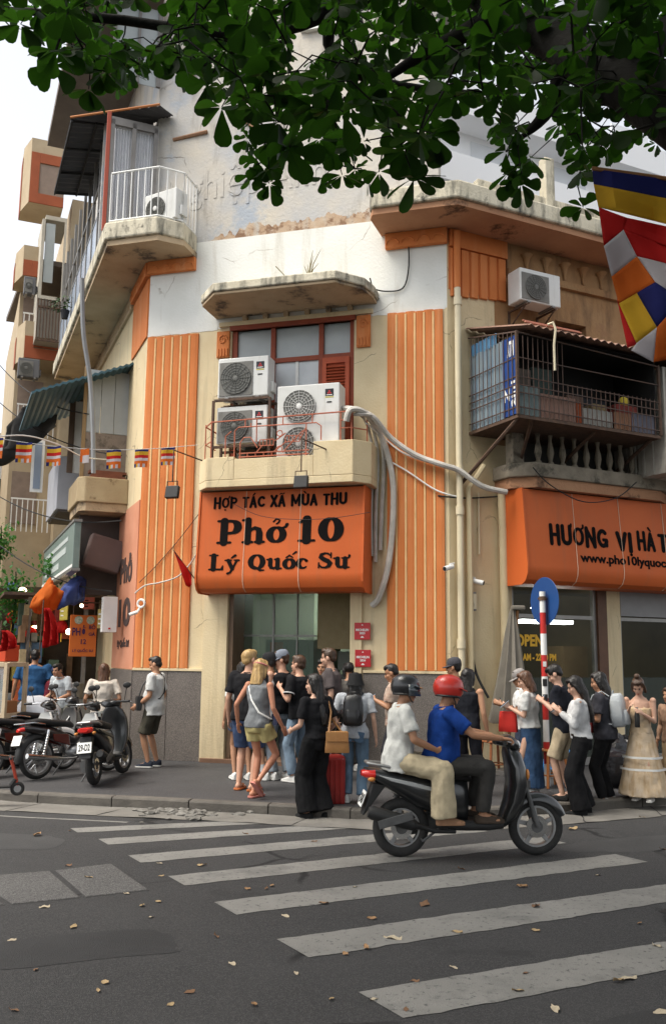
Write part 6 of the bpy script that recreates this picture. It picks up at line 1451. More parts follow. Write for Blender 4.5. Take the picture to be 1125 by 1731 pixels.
        b.ell(FM_@V((.015,.125,-.06)),.034,.05,.02,10,6,FM_.to_3x3().to_4x4())
    # head and face
    H3=HMt.to_3x3().to_4x4()
    b.ell(HMt@V((0,-.012,.035)),.077,.097,.09,14,10,H3); b.ell(HMt@V((0,.022,-.04)),.063,.07,.078,12,8,H3); b.ell(HMt@V((0,.062,-.098)),.03,.026,.024,8,6,H3)
    b.ell(HMt@V((0,.092,-.022)),.013,.022,.03,8,6,H3); b.ell(HMt@V((0,.1,-.036)),.018,.018,.013,8,6,H3); b.ell(HMt@V((0,.074,.024)),.05,.018,.013,10,6,H3)
    b.ell(HMt@V((0,.08,-.07)),.026,.014,.014,8,6,H3)
    for sx in (-1,1): b.ell(HMt@V((sx*.079,-.008,-.012)),.012,.024,.034,8,6,H3); b.ell(HMt@V((sx*.042,.06,-.03)),.022,.02,.022,8,6,H3)
    e=MB()
    for sx in (-1,1):
        e.ell(HMt@V((sx*.031,.078,.0)),.013,.009,.0065,8,5,H3,mi=1); e.ell(HMt@V((sx*.033,.086,.024)),.019,.007,.0045,8,5,H3,mi=2)
    e.ell(HMt@V((0,.092,-.07)),.022,.007,.007,8,5,H3,mi=3)
    hm=hairm(hair[1])
    queue('body',b,.0095,[skinm(skin),M_EYE,hm,M_LIP],t,2,extra=e)
    # ---- hair
    st=hair[0]
    if st!='none':
        h=MB(); h.ell(HMt@V((0,-.02,.042)),*((.0805,.095,.089) if st=='buzz' else (.085,.1,.092)),14,10,H3)
        if st in('short','buzz'):
            h.ell(HMt@V((0,.03,.095)),.066,.062,.038,12,8,H3); h.ell(HMt@V((0,-.06,-.01)),.072,.05,.06,12,8,H3)
            if st=='short': h.ell(HMt@V((.01,.055,.085)),.055,.04,.03,10,6,H3)
        else:
            h.ell(HMt@V((0,.03,.09)),.07,.06,.035,12,8,H3)
            for sx in (-1,1): cap(h,[HMt@V((sx*.068,.02,.06)),HMt@V((sx*.083,-.005,-.02)),HMt@V((sx*.08,-.015,-.1))],[.025,.026,.02],8)
        if st in('long','verylong','mid'):
            L_={'mid':.2,'long':.42,'verylong':.5}[st]
            up=HMt@V((0,-.05,.02)); rr=[]
            n=14
            for z,rx,ry,yy in ((.05,.088,.08,-.03),(-.04,.09,.07,-.045),(-.12,.095,.055,-.065),(-.2,.1,.045,-.075),(-.3,.11,.04,-.1),(-.4,.105,.036,-.11),(-.5,.08,.03,-.105)):
                if -z>L_: break
                c=HMt@V((0,yy,max(z,-.12)))+ (TM.to_3x3()@V((0,-.25*max(0,-z-.12)*.3,-max(0,-z-.12))))
                rr.append([c+(H3.to_3x3()@V((rx*math.cos(2*PI*k_/n),ry*math.sin(2*PI*k_/n),0))) for k_ in range(n)])
            h.loft(rr)
        if st=='bun': h.ell(HMt@V((0,-.03,.15)),.045,.045,.04,10,6,H3)
        if st=='tail': cap(h,[HMt@V((0,-.11,.05)),HMt@V((0,-.15,.0)),HMt@V((0,-.14,-.12))],[.03,.035,.018],8)
        queue('hair',h,.009,hm,t,1,.007 if st not in('buzz',) else .003,26,vert=.3)
    # ---- hats and helmets
    if hat:
        hk,hc=hat[0],hat[1]
        hmm=pm('hat_%s_%02d%02d'%(hk,int(hc[0]*99),int(hc[2]*99)),hc,tuple(x*.8 for x in hc),8,.35 if hk=='helmet' else .9,.05 if hk=='helmet' else .2,40,coat=.6 if hk=='helmet' else 0)
        g=MB()
        if hk in('cap','backcap'):
            g.M=HMt@Matrix.Translation((0,-.012,.045))@Matrix.Rotation(R(-8),4,'X')
            g.lathe([(.094,0),(.094,.03),(.086,.06),(.062,.088),(.02,.1),(.001,.1)],20,Matrix.Diagonal((.96,1.12,1,1))); o=obj('cap',g,hmm,t,smooth=60)
            g=MB(); g.M=HMt@Matrix.Translation((0,-.012,.048))@Matrix.Rotation(R(180 if hk=='backcap' else 0),4,'Z')@Matrix.Rotation(R(-14),4,'X'); n=12; vs=[]
            for i in range(n+1):
                a=PI*i/n; vs+=[(.086*math.cos(a),.098*math.sin(a)*.96,0),(.088*math.cos(a),.1*math.sin(a)+.085*math.sin(a)**.6,-.004-.02*abs(math.cos(a)))]
            g.add(vs,[(2*i,2*i+1,2*i+3,2*i+2) for i in range(n)]); solid(obj('peak',g,hmm,o,smooth=True),.006)
        elif hk=='bucket':
            g.M=HMt@Matrix.Translation((0,-.012,.0)); g.lathe([(.135,-.045),(.105,.03),(.096,.1),(.085,.118),(.001,.122)],20,Matrix.Diagonal((.95,1.05,1,1))); obj('bucket_hat',g,hmm,t,smooth=50)
        elif hk=='helmet':
            g.M=HMt@Matrix.Translation((0,-.01,.01)); g.lathe([(.105,-.06),(.125,-.02),(.13,.03),(.118,.085),(.085,.125),(.03,.145),(.001,.147)],24,Matrix.Diagonal((.95,1.12,1,1))); o=obj('helmet',g,hmm,t,smooth=50)
            g=MB(); g.M=HMt@Matrix.Translation((0,-.01,.01)); g.torus((0,0,-.055),.112,.012,'z',24,6); 
            for p in g.v: pass
            obj('helmet_trim',g,M_BLACK,o,smooth=True)
            g=MB(); g.M=HMt@Matrix.Translation((0,.115,.03))@Matrix.Rotation(R(-20),4,'X'); g.prism([(-.1,-.02),(.1,-.02),(.08,.05),(-.08,.05)],-.004,.004); obj('peak',g,hmm,o,bevel=.003)
            g=MB(); cap(g,[HMt@V((.075,.03,-.04)),HMt@V((.06,.06,-.1)),HMt@V((0,.07,-.125))],[.006]*3,6); cap(g,[HMt@V((-.075,.03,-.04)),HMt@V((-.06,.06,-.1)),HMt@V((0,.07,-.125))],[.006]*3,6); obj('chin_strap',g,M_BLACK,o)
            if len(hat)>2:
                g=MB(); n=12; vs=[]
                for i in range(n+1):
                    a=PI*(.12+.76*i/n); vs+=[HMt@V((.125*math.cos(a),.145*math.sin(a)-.01,.05)),HMt@V((.122*math.cos(a),.16*math.sin(a)-.01,-.06))]
                g.add(vs,[(2*i,2*i+1,2*i+3,2*i+2) for i in range(n)]); solid(obj('visor',g,pm('visor',(.05,.06,.07),None,rough=.08,bump=0,spec=.8),o,smooth=True),.003)
        elif hk=='band':
            g.M=HMt@Matrix.Translation((0,-.015,.05))@Matrix.Rotation(R(-15),4,'X'); g.torus((0,0,0),.092,.011,'z',20,6); obj('headband',g,hmm,t,smooth=True)
    # ---- clothing
    tm=lambda nm,c: fabric('%s_%02d%02d%02d'%(nm,int(c[0]*99),int(c[1]*99),int(c[2]*99)),c)
    ts,tc=top[0],top[1]; tmat=top[2] if len(top)>2 else tm('top',tc)
    hem={'tank':.86,'tee':.84,'shirt':.80,'tucked':.93,'dress':.93,'long':.86,'longtucked':.93}[ts]
    g=MB(); rr=[]
    infl=.02 if ts in('tank','dress') else .028
    for z,rx,ry,y in [(hem,)+tuple(q for q in TR[2][1:])]+[q for q in TR if q[0]>hem+.02 and q[0]<1.44]:
        i2=infl*(.5 if z>1.38 else 1)+(.012 if z<1.1 and ts in('tee','shirt','long','tank') else 0)
        if ts=='dress' and z>1.3: continue
        rr.append(ring(TM,z,rx*tw*(1 if z<1.38 or ts!='tank' else .75)+i2,ry+i2,y))
    if len(rr)>1: g.loft(rr)
    if ts in('tee','shirt','tucked'):
        for S_,E_ in ((Sr,Er),(Sl,El)):
            cap(g,[S_.lerp(T(0,-.01,1.36),.25),S_],[.06,.069*k]); g.tube([S_,S_.lerp(E_,.35),S_.lerp(E_,.74)],[.07*k,.068*k,.074*k],12)
    elif ts in('long','longtucked'):
        for S_,E_,W_ in ((Sr,Er,Wr),(Sl,El,Wl)):
            cap(g,[S_.lerp(T(0,-.01,1.36),.25),S_,S_.lerp(E_,.5),E_],[.06,.067*k,.062*k,.054*k]); cap(g,[E_,E_.lerp(W_,.5)],[.054*k,.05*k]); g.tube([E_.lerp(W_,.4),E_.lerp(W_,.93)],[.05*k,.042*k],12)
    elif ts=='tank':
        for S_,sd in ((Sr,1),(Sl,-1)): cap(g,[T(sd*.1*tw,-.03,1.34),T(sd*.085*tw,-.01,1.43),T(sd*.1*tw,.06,1.33)],[.034,.02,.034],8)
    elif ts=='dress':
        for sd in (1,-1): cap(g,[T(sd*.09*tw,-.08,1.28),T(sd*.095*tw,-.02,1.42),T(sd*.08*tw,.08,1.3)],[.014,.011,.014],6)
    if fem and ts!='dress' or ts=='dress':
        for sd in (1,-1): g.ell(T(sd*.07*tw,.085,1.23),.06,.045,.055)
    queue({'tank':'tank_top','tee':'t_shirt','shirt':'shirt','tucked':'t_shirt','dress':'bodice','long':'blouse','longtucked':'blouse'}[ts],g,.0125,tmat,t,2,.013,9)
    if trim:
        for S_,E_ in ((Sr,Er),(Sl,El)):
            g=MB(); a_,b_=S_.lerp(E_,.66),S_.lerp(E_,.71); g.tube([a_,b_],[.079*k,.08*k],14); obj('sleeve_stripe',g,tm('trim',trim),t,smooth=True)
    bs,bc=bottom[0],bottom[1]; bmat=bottom[2] if len(bottom)>2 else tm('bottom',bc)
    g=MB()
    PT=Matrix.Translation(pel-pz)@Matrix.Translation(pz)@Matrix.Rotation(R(twist*.3),4,'Z')@Matrix.Rotation(R(-lean*.5),4,'X')@Matrix.Translation(-pz)
    def waist(infl,z1=1.0): return [ring(PT,z,rx*tw+infl,ry+infl,y) for z,rx,ry,y in ((.80,.13,.1,-.005),(.86,.16,.112,-.008),(.93,.165,.112,-.008),(z1,.15*wz,.102+belly,belly*.6))]
    if bs in('pants','wide','jeans','shorts','slim','shortshorts'):
        w={'pants':(.098,.077,.066),'jeans':(.098,.078,.07),'wide':(.108,.108,.128),'slim':(.092,.066,.052),'shorts':(.104,.1,.1),'shortshorts':(.105,.108,.11)}[bs]
        g.loft(waist(.014)); 
        for H_,K_,A_ in ((Hr,Kr,Ar),(Hl,Kl,Al)):
            if bs=='shorts': cap(g,[H_,H_.lerp(K_,.3)],[.1,.1]); g.tube([H_,H_.lerp(K_,.5),H_.lerp(K_,.93)],[w[0],w[1],w[2]],14)
            elif bs=='shortshorts': cap(g,[H_,H_.lerp(K_,.2)],[.1,.1]); g.tube([H_,H_.lerp(K_,.3),H_.lerp(K_,.48)],[w[0],w[1],w[2]],14)
            else:
                cap(g,[H_,H_.lerp(K_,.5),K_],[w[0],(w[0]+w[1])/2,w[1]]); A2=K_.lerp(A_,.96 if bs!='wide' else 1.03)
                g.tube([K_,K_.lerp(A_,.5),A2],[w[1],(w[1]+w[2])/2,w[2]],14)
    elif bs=='longskirt':
        zb=bottom[3] if len(bottom)>3 else .1; n=20
        fl=bottom[4] if len(bottom)>4 else .27
        rs_=[ring(PT,1.0,.15*wz*tw+.014,.115,0,n),ring(PT,.93,.172*tw+.01,.13,0,n)]
        for q in (.25,.5,.75,1.0):
            z=.93+(zb-.93)*q; r_=.172*tw+.01+(fl-.18)*q; rs_.append([PT@V(((r_*(1+.03*q*math.sin(k_*2*PI/n*6)))*math.cos(2*PI*k_/n),(r_*.85*(1+.03*q*math.sin(k_*2*PI/n*6)))*math.sin(2*PI*k_/n),z)) for k_ in range(n)])
        g.loft(rs_)
    queue({'pants':'trousers','wide':'wide_trousers','jeans':'jeans','shorts':'shorts','slim':'trousers','shortshorts':'shorts','longskirt':'skirt'}[bs],g,.0125,bmat,t,2,.012 if bs!='longskirt' else .014,9,vert=.6)
    # ---- small tailoring
    if bs=='jeans':
        for sx in (-1,1):
            g=MB(); g.M=PT@Matrix.Translation((sx*.085,-.142,.87))@Matrix.Rotation(R(sx*8),4,'Y'); g.prism([(-.055,-.07),(0,-.085),(.055,-.07),(.06,.06),(-.06,.06)],-.008,.012,'y'); obj('back_pocket',g,pm('pocket_denim',(.07,.12,.19),None,rough=.9,bump=.3,bsc=30),t,bevel=.004)
    if ts in('tucked','longtucked') or bs in('jeans',):
        g=MB(); g.loft([ring(PT,z,.15*wz*tw+.026+d,.102+belly+.026+d,belly*.6) for z,d in ((.965,-.006),(.967,.002),(.995,.002),(.997,-.006))]); obj('belt',g,tm('belt',(.03,.022,.016)),t,smooth=50)
    if ts in('shirt','tee') and trim is None:
        g=MB(); g.M=TM@Matrix.Translation((0,-.004,1.432))@Matrix.Rotation(R(14),4,'X'); g.torus((0,0,0),.066*(.88 if fem else 1),.011 if ts=='tee' else .018,'z',20,6); obj('collar',g,tmat,t,smooth=True)
    # ---- shoes
    ss,scol=shoes[0],shoes[1]
    for FM_ in feet:
        if ss=='barefoot': break
        smt=tm('shoe',scol); so=pm('sole_white',(.6,.59,.56),None,bump=0) if ss!='flat' else M_BLACK
        g=MB(); g.M=FM_
        def outline(y): return .048*(1-.35*max(0,(y-.1)/.1)**2-.25*max(0,(-y-.02)/.06)**2)
        ys=[-.075,-.06,-.03,.02,.07,.12,.16,.185,.2]
        g.loft([[(sx*outline(y)*(.6 if y in(-.075,.2) else 1),y,z) for sx,z in ((-1,-.085),(1,-.085),(1,-.062),(-1,-.062))] for y in ys]); 
        if ss=='flipflop':
            o=obj('sandal',g,tm('sandal',scol),t,bevel=.004)
            g=MB(); g.M=FM_; g.tube([(-.045,.05,-.06),(-.025,.09,-.022),(0,.13,-.035),(.025,.09,-.022),(.045,.05,-.06)],.008,5); obj('strap',g,tm('sandal',scol),o); continue
        o=obj('shoe',g,so if ss!='flat' else smt,t,bevel=.006)
        g=MB(); g.M=FM_; hgt={'shoe':.02,'flat':-.01}[ss]
        zt=[hgt-.01,hgt,hgt+.004,hgt,-.012,-.028,-.038,-.046,-.055]
        g.loft([[(outline(y)*.93*math.cos(a)*(.7 if y in(-.075,.2) else 1),y,-.062+max(0,math.sin(a))*(z_+.062)) for a in [PI*q/8 for q in range(9)]]+[(0,y,-.066)] for y,z_ in zip(ys,zt)]); obj('upper',g,smt,o,smooth=True)
        if sock is not None:
            g=MB(); K_=Kr if FM_ is feet[0] else Kl; A_=FM_.translation; g.tube([A_+V((0,0,-.03)),A_.lerp(K_,.08),A_.lerp(K_,.3)],[.046,.044,.05],12); obj('sock',g,tm('sock',sock),t,smooth=True)
    J=dict(Wr=Wr,Wl=Wl,Er=Er,El=El,T=TM,H=HMt,M=M,t=t,pel=pel,Sr=Sr,Sl=Sl)
    return J
# ---- things people carry
M_LEATH=pm('tan_leather',(.34,.17,.06),(.28,.13,.045),6,.5,.15)
def bag(name,label,cat,M,w,d,h,m,strap=None,flap=True,taper=.85,sm=None):
    t=thing(name,label,cat,M); g=MB()
    rr=[]
    for q in range(7):
        z=-h/2+h*q/6; k=1-(1-taper)*(q/6); f=.8 if q in(0,6) else 1
        rr.append([(w/2*k*max(-1,min(1,1.25*math.cos(a)))*(.97 if f<1 else 1),d/2*f*max(-1,min(1,1.25*math.sin(a))),z) for a in [2*PI*j/20 for j in range(20)]])
    g.loft(rr); obj('bag_body',g,m,t,smooth=50)
    if flap: g=MB(); g.box(-w/2*.9,w/2*.9,-d/2-.012,-d/2+.002,h*.02,h*.5); obj('flap',g,m,t,bevel=.01)
    if strap:
        g=MB(); g.tube(strap,.012,6); obj('strap',g,sm or m,t,smooth=True,world=True)
    return t
def phone(label,J,hand_='Wr',tilt=50,off=(0,.07,.05)):
    W=J['M']@(J[hand_]+Vector(off)); rz=J['M'].to_euler().z
    t=thing('phone',label,'phone',Matrix.Translation(W)@Matrix.Rotation(rz,4,'Z')@Matrix.Rotation(R(tilt),4,'X'),'phones in hands')
    g=MB(); g.box(-.037,.037,-.005,.005,-.075,.075); obj('case',g,M_BLACK,t,bevel=.004)
    g=MB(); g.box(-.033,.033,-.0065,-.0051,-.07,.07); obj('screen',g,pm('phone_screen',(.03,.04,.05),None,rough=.1,bump=0,emit=(.4,.5,.6),es=.4),t)
def backpack(label,J,m,sc=1.0,straps=True):
    TM=J['M']@J['T']; t=thing('backpack',label,'backpack',TM@Matrix.Translation((0,-.19,1.2))@Matrix.Scale(sc,4))
    g=MB(); rr=[]
    for z,w,d in ((-.2,.1,.05),(-.18,.125,.075),(-.05,.135,.085),(.1,.13,.08),(.18,.11,.065),(.21,.07,.04)):
        rr.append([(w*max(-1,min(1,1.2*math.cos(a))),d*max(-1,min(1,1.2*math.sin(a)))-.01,z) for a in [2*PI*j/20 for j in range(20)]])
    g.loft(rr); jit(g,.01,9); obj('pack',g,m,t,smooth=50)
    g=MB(); rr=[[(w*max(-1,min(1,1.2*math.cos(a))),-.1+d*max(-1,min(1,1.2*math.sin(a))),z) for a in [2*PI*j/16 for j in range(16)]] for z,w,d in ((-.17,.08,.03),(-.15,.095,.04),(-.02,.095,.04),(.01,.08,.03))]
    g.loft(rr); obj('front_pocket',g,m,t,smooth=50)
    for sx in (-1,1):
        g=MB(); g.tube([(sx*.08,.07,.18),(sx*.1,.15,.245),(sx*.115,.26,.2),(sx*.125,.315,.08),(sx*.14,.28,-.06),(sx*.135,.16,-.14),(sx*.11,.06,-.16)],.016,6,flat=.6); obj('strap',g,m,t,smooth=True)
    g=MB(); g.tube([(-.03,.04,.2),(-.03,.03,.245),(.03,.03,.245),(.03,.04,.2)],.008,5); obj('handle',g,m,t)
ZP_=.126
gq='people queuing at the corner restaurant'
W_=(.66,.66,.64)
J=person('man in white polo shirt and olive shorts standing alone left of the door',(257,1297),ZP_,78,top_px=1108,skin='mid',hair=('buzz',BLK),top=('shirt',(.64,.64,.62)),bottom=('shorts',(.07,.065,.05)),shoes=('shoe',(.03,.035,.05)),head=(0,18),belly=.035,lean=0,bw=1.05,rh=(.26,.05,.86),lh=(-.2,.2,.95))
A_=J['M']; bag('shoulder_bag','small black shoulder bag on the hip of the man in white polo','bag',A_@Matrix.Translation((-.16,.2,.98))@Matrix.Rotation(R(30),4,'Z'),.24,.09,.22,M_BLACK,[A_@Vector(p) for p in ((-.16,.2,1.08),(-.12,.16,1.25),(.0,.09,1.42),(.11,-.02,1.455),(.12,-.1,1.36),(.05,-.14,1.15),(-.1,-.12,1.05),(-.2,.08,1.05))])
person('woman with long black hair and white top half hidden at the door jamb',(408,1318),ZP_,20,top_px=1116,skin='mid',hair=('verylong',BLK),top=('tee',W_),bottom=('shortshorts',(.06,.08,.13)),fem=True,group=gq)
person('short-haired blond man in black t-shirt and blue shorts facing the door',(414,1336),ZP_,-18,top_px=1096,skin='fair',hair=('short',BLOND),top=('tee',(.015,.015,.017)),bottom=('shorts',(.06,.09,.17)),shoes=('flipflop',(.5,.16,.06)),head=(-30,0),group=gq)
J=person('blonde woman in grey tank top and yellow shorts with one leg lifted',(433,1349),ZP_,-38,H=1.7,skin='red',hair=('mid',BLOND),hat=('band',(.5,.18,.16)),top=('tank',(.2,.21,.22)),bottom=('shortshorts',(.52,.44,.2)),shoes=('flipflop',(.55,.22,.18)),fem=True,lf=(-.05,.0,.085),rf=(.1,-.08,.22),rk=(.15,1,.2),rh=(.3,.12,.88),lh=(-.33,-.02,.9),lean=2,head=(0,5),group=gq)
A_=J['M']; bag('crossbody_bag','small dark crossbody bag on a white strap of the woman in grey tank top','bag',A_@Matrix.Translation((.19,.13,.96))@Matrix.Rotation(R(-55),4,'Z'),.2,.07,.14,pm('navy_bag',(.03,.035,.07),None),
    [A_@(J['T']@Vector(p)) for p in ((-.11,.02,1.435),(-.09,-.1,1.36),(0,-.138,1.2),(.12,-.125,1.05),(.19,-.0,.98),(.19,.1,.97))],sm=M_WPAINT)
person('man in a black cap seen behind the blonde woman',(456,1318),ZP_,60,top_px=1098,skin='mid',hair=('short',BLK),hat=('cap',(.012,.012,.014)),top=('tee',(.5,.5,.5)),bottom=('shorts',(.02,.02,.025)),sock=(.5,.5,.5),group=gq)
person('man in grey cap and black tank top with light trousers',(474,1318),ZP_,38,top_px=1094,skin='fair',hair=('short',BRN),hat=('cap',(.17,.19,.23)),top=('tank',(.012,.012,.013)),bottom=('pants',(.3,.34,.38)),head=(50,8),lean=2,bw=1.08,group=gq)
person('brown-haired man in black t-shirt with white sleeve stripe and pale jeans',(506,1322),ZP_,50,top_px=1106,skin='fair',hair=('short',BRN),top=('tee',(.014,.014,.016)),trim=(.6,.6,.6),bottom=('jeans',(.2,.27,.35)),head=(10,0),lh=(-.2,.2,1.25),rh=(.28,.02,.88),group=gq)
person('tall man in brown-grey t-shirt in profile at the door',(560,1318),ZP_,82,top_px=1094,skin='light',hair=('short',(.05,.028,.016)),top=('tee',(.1,.085,.085)),bottom=('pants',(.05,.045,.04)),head=(-5,5),group=gq)
person('dark-haired person in green top just inside the doorway',(545,1303),ZP_,160,top_px=1113,skin='mid',hair=('short',BLK),top=('tee',(.02,.16,.11)),bottom=('pants',(.03,.03,.03)),group=gq)
person('dark-haired person inside the doorway behind the tall man',(590,1303),ZP_,30,top_px=1118,skin='mid',hair=('bob',BLK),top=('tee',(.12,.11,.1)),bottom=('pants',(.03,.03,.03)),group=gq)
J=person('woman in black with very long black hair standing on the road edge',(533,1383),.0,42,top_px=1137,skin='light',hair=('verylong',BLK),top=('tucked',(.012,.011,.012)),bottom=('wide',(.012,.012,.013)),shoes=('flat',(.02,.02,.02)),fem=True,lh=(-.16,.28,1.02),rh=(.24,.14,.96),head=(28,3),group=gq)
A_=J['M']; bag('handbag','tan leather handbag at the hip of the woman in black','handbag',A_@Matrix.Translation((.12,-.24,.9))@Matrix.Rotation(R(-42),4,'Z'),.3,.12,.25,M_LEATH,[A_@Vector(p) for p in ((.0,-.22,1.0),(.14,-.1,1.25),(.17,.0,1.42),(.2,.06,1.25),(.24,-.2,1.0))])
J=person('woman in black bucket hat, grey-white t-shirt and blue jeans seen from behind',(598,1357),ZP_,-8,top_px=1131,skin='light',hair=('verylong',BLK),hat=('bucket',(.012,.012,.013)),top=('tee',(.42,.44,.47)),bottom=('jeans',(.13,.2,.28)),fem=True,bw=1.05,lh=(-.24,.15,1.0),head=(12,0),group=gq)
backpack('small black leather backpack on the woman in the bucket hat',J,pm('black_leather',(.012,.012,.013),None,rough=.35,bump=.1,bsc=20,spec=.5))
M_PLAID=pm('plaid_shirt',(.32,.2,.14),(.45,.38,.32),9,.9,.2,streak=(.22,.06,.05),stk=.5,ssc=(2,2,45))
J=person('man in brown striped shirt looking at his phone behind the moving scooter',(668,1330),ZP_,78,top_px=1121,skin='tan',hair=('short',BLK),top=('tee',(.3,.2,.14),M_PLAID),bottom=('pants',(.03,.03,.035)),rh=(.1,.3,1.18),lh=(-.1,.28,1.2),head=(0,18),group=gq)
phone('phone held by the man in striped shirt',J)
person('person in dark cap standing by the drain pipe',(775,1322),ZP_,70,top_px=1107,skin='tan',hair=('short',BLK),hat=('cap',(.05,.05,.06)),top=('tee',(.03,.03,.035)),bottom=('pants',(.03,.03,.03)),group=gq)
person('long-haired person in black sleeveless hoodie seen from behind the scooter',(790,1345),ZP_,-30,top_px=1128,skin='mid',hair=('mid',BLK),top=('tank',(.016,.017,.022)),bottom=('pants',(.02,.02,.022)),group=gq,bw=1.02)
J=person('man in grey cap and white t-shirt holding out a phone near the striped pole',(888,1332),ZP_,82,top_px=1127,skin='tan',hair=('short',BLK),hat=('cap',(.27,.25,.24)),top=('tee',W_),bottom=('pants',(.04,.05,.08)),rh=(.14,.32,1.18),lh=(-.08,.33,1.2),head=(0,15),group=gq)
phone('phone held by the man in grey cap',J)
J=person('brown-haired girl in white t-shirt and long denim skirt left of the striped pole',(898,1346),ZP_,72,H=1.58,skin='light',hair=('mid',(.09,.04,.02)),top=('tucked',W_),bottom=('longskirt',(.035,.07,.14),fabric('denim_skirt',(.035,.07,.14)),.12,.2),fem=True,rh=(.1,.22,1.16),lh=(-.1,.27,1.2),head=(0,20),group=gq)
phone('phone held by the girl in denim skirt',J,'Wl')
A_=J['M']; bag('tote_bag','bright red bag on the arm of the girl in denim skirt','bag',A_@Matrix.Translation((-.02,.3,1.0))@Matrix.Rotation(R(80),4,'Z'),.26,.12,.28,pm('red_bag',(.55,.03,.02),(.45,.02,.015),5,.7,.2),None,False)
J=person('dark-haired man in dark t-shirt and beige shorts bowing over his phone',(957,1352),ZP_,66,top_px=1121,skin='light',hair=('short',BLK),top=('tee',(.02,.022,.03)),bottom=('shorts',(.42,.34,.23)),shoes=('flat',(.02,.018,.016)),rh=(.08,.25,1.2),lh=(-.08,.25,1.22),head=(0,32),lean=8,group=gq)
phone('phone held by the man in beige shorts',J)
A_=J['M']; bag('waist_bag','black bag hanging at the side of the man in beige shorts','bag',A_@Matrix.Translation((.24,.05,.84))@Matrix.Rotation(R(80),4,'Z'),.26,.12,.24,M_BLACK,None)
J=person('woman in white blouse and black wide trousers reading her phone on the road edge',(986,1377),.0,76,top_px=1141,skin='light',hair=('verylong',BLK),top=('longtucked',(.6,.6,.6)),bottom=('wide',(.012,.012,.014)),shoes=('flat',(.02,.02,.02)),fem=True,rh=(.09,.24,1.24),lh=(-.08,.26,1.26),head=(0,24),group=gq)
phone('phone held by the woman in white blouse',J)
J=person('person in dark grey t-shirt carrying packs in front and behind',(1026,1362),ZP_-.1,62,top_px=1134,skin='mid',hair=('mid',BLK),top=('tee',(.05,.05,.06)),bottom=('pants',(.015,.015,.017)),bw=1.02,head=(0,15),rh=(.18,.26,1.06),lh=(-.15,.28,1.12),group=gq)
backpack('pale grey backpack on the person in dark grey t-shirt',J,pm('grey_pack',(.42,.44,.45),(.3,.33,.36),6,.7,.2),1.05)
A_=J['M']@J['T']; bag('front_bag','dark red bag worn in front by the person in dark grey t-shirt','bag',A_@Matrix.Translation((.04,.2,1.12)),.28,.16,.38,pm('maroon_bag',(.25,.025,.025),(.2,.02,.02),5,.7,.2),None)
M_DRESS=pm('tulle_dress',(.45,.33,.2),(.52,.43,.33),5,.9,.3,25,streak=(.36,.24,.12),stk=.5,ssc=(14,14,2))
J=person('woman in long tan tulle dress holding a dark bottle at the right edge',(1088,1353),ZP_-.02,150,top_px=1143,skin='light',hair=('bun',BRN),top=('dress',(.45,.32,.2),M_DRESS),bottom=('longskirt',(.45,.32,.2),M_DRESS,.08,.37),shoes=('shoe',(.6,.58,.55)),fem=True,rh=(.1,.26,1.26),lh=(-.09,.27,1.2),head=(0,32),lean=6,group=gq)
A_=J['M']; t=thing('drink_bottle','dark drink bottle held by the woman in the tan dress','bottle',A_@Matrix.Translation((-.02,.33,1.02)))
g=MB(); g.lathe([(.03,0),(.036,.01),(.036,.17),(.018,.22),(.018,.25)],14); obj('bottle',g,M_BLACK,t,smooth=True)
g=MB(); g.lathe([(.02,.25),(.02,.275)],12); obj('lid',g,M_STEEL,t)
A_=J['M']; g=MB()
for zz,r_ in ((.42,.302),(.58,.264)):
    rs_=[[((r_+.012*math.sin(k_*2*PI/40*6))*math.cos(2*PI*k_/40),(r_+.012*math.sin(k_*2*PI/40*6))*.88*math.sin(2*PI*k_/40),zz+dz) for k_ in range(40)] for dz in (0,.03)]
    g.loft(rs_,False)
obj('lace_band',g,M_WPAINT,J['t'],smooth=True)
person('person with brown bag half cut by the right edge',(1142,1350),ZP_,120,top_px=1160,skin='mid',hair=('mid',BRN),top=('long',(.35,.22,.15)),bottom=('longskirt',(.45,.33,.2),fabric('tan_skirt',(.45,.33,.2)),.1,.3),fem=True,group=gq)
# people among the parked motorbikes and down the side street
gl_='people by the parked motorbikes'
person('brown-haired woman in cream blouse seen from behind among the parked motorbikes',(168,1292),ZP_,12,top_px=1120,skin='mid',hair=('mid',(.09,.035,.02)),top=('tee',(.6,.54,.47)),bottom=('pants',(.05,.05,.06)),fem=True,bw=1.1,rh=(.3,.16,.95),lh=(-.3,.2,.98),group=gl_)
person('young man in white t-shirt leaning over the parked motorbikes',(108,1268),ZP_,150,top_px=1126,H=1.62,skin='mid',hair=('short',BLK),top=('tee',(.52,.56,.58)),bottom=('pants',(.2,.2,.17)),lean=24,lh=(-.2,.42,.98),rh=(.22,.4,.95),group=gl_)
person('broad man in dark blue shirt seen from behind on the far left',(50,1262),ZP_,10,top_px=1096,skin='tan',hair=('short',BLK),top=('shirt',(.03,.09,.2)),bottom=('pants',(.02,.02,.03)),bw=1.3,belly=.05,group=gl_)
person('person in navy cap and maroon shirt beside the man in dark blue',(74,1262),ZP_,-70,H=1.5,skin='mid',hair=('short',BLK),hat=('cap',(.03,.03,.09)),top=('tee',(.14,.02,.03)),bottom=('pants',(.02,.02,.03)),lean=14,rh=(.1,.36,1.05),lh=(-.1,.36,1.05),group=gl_)
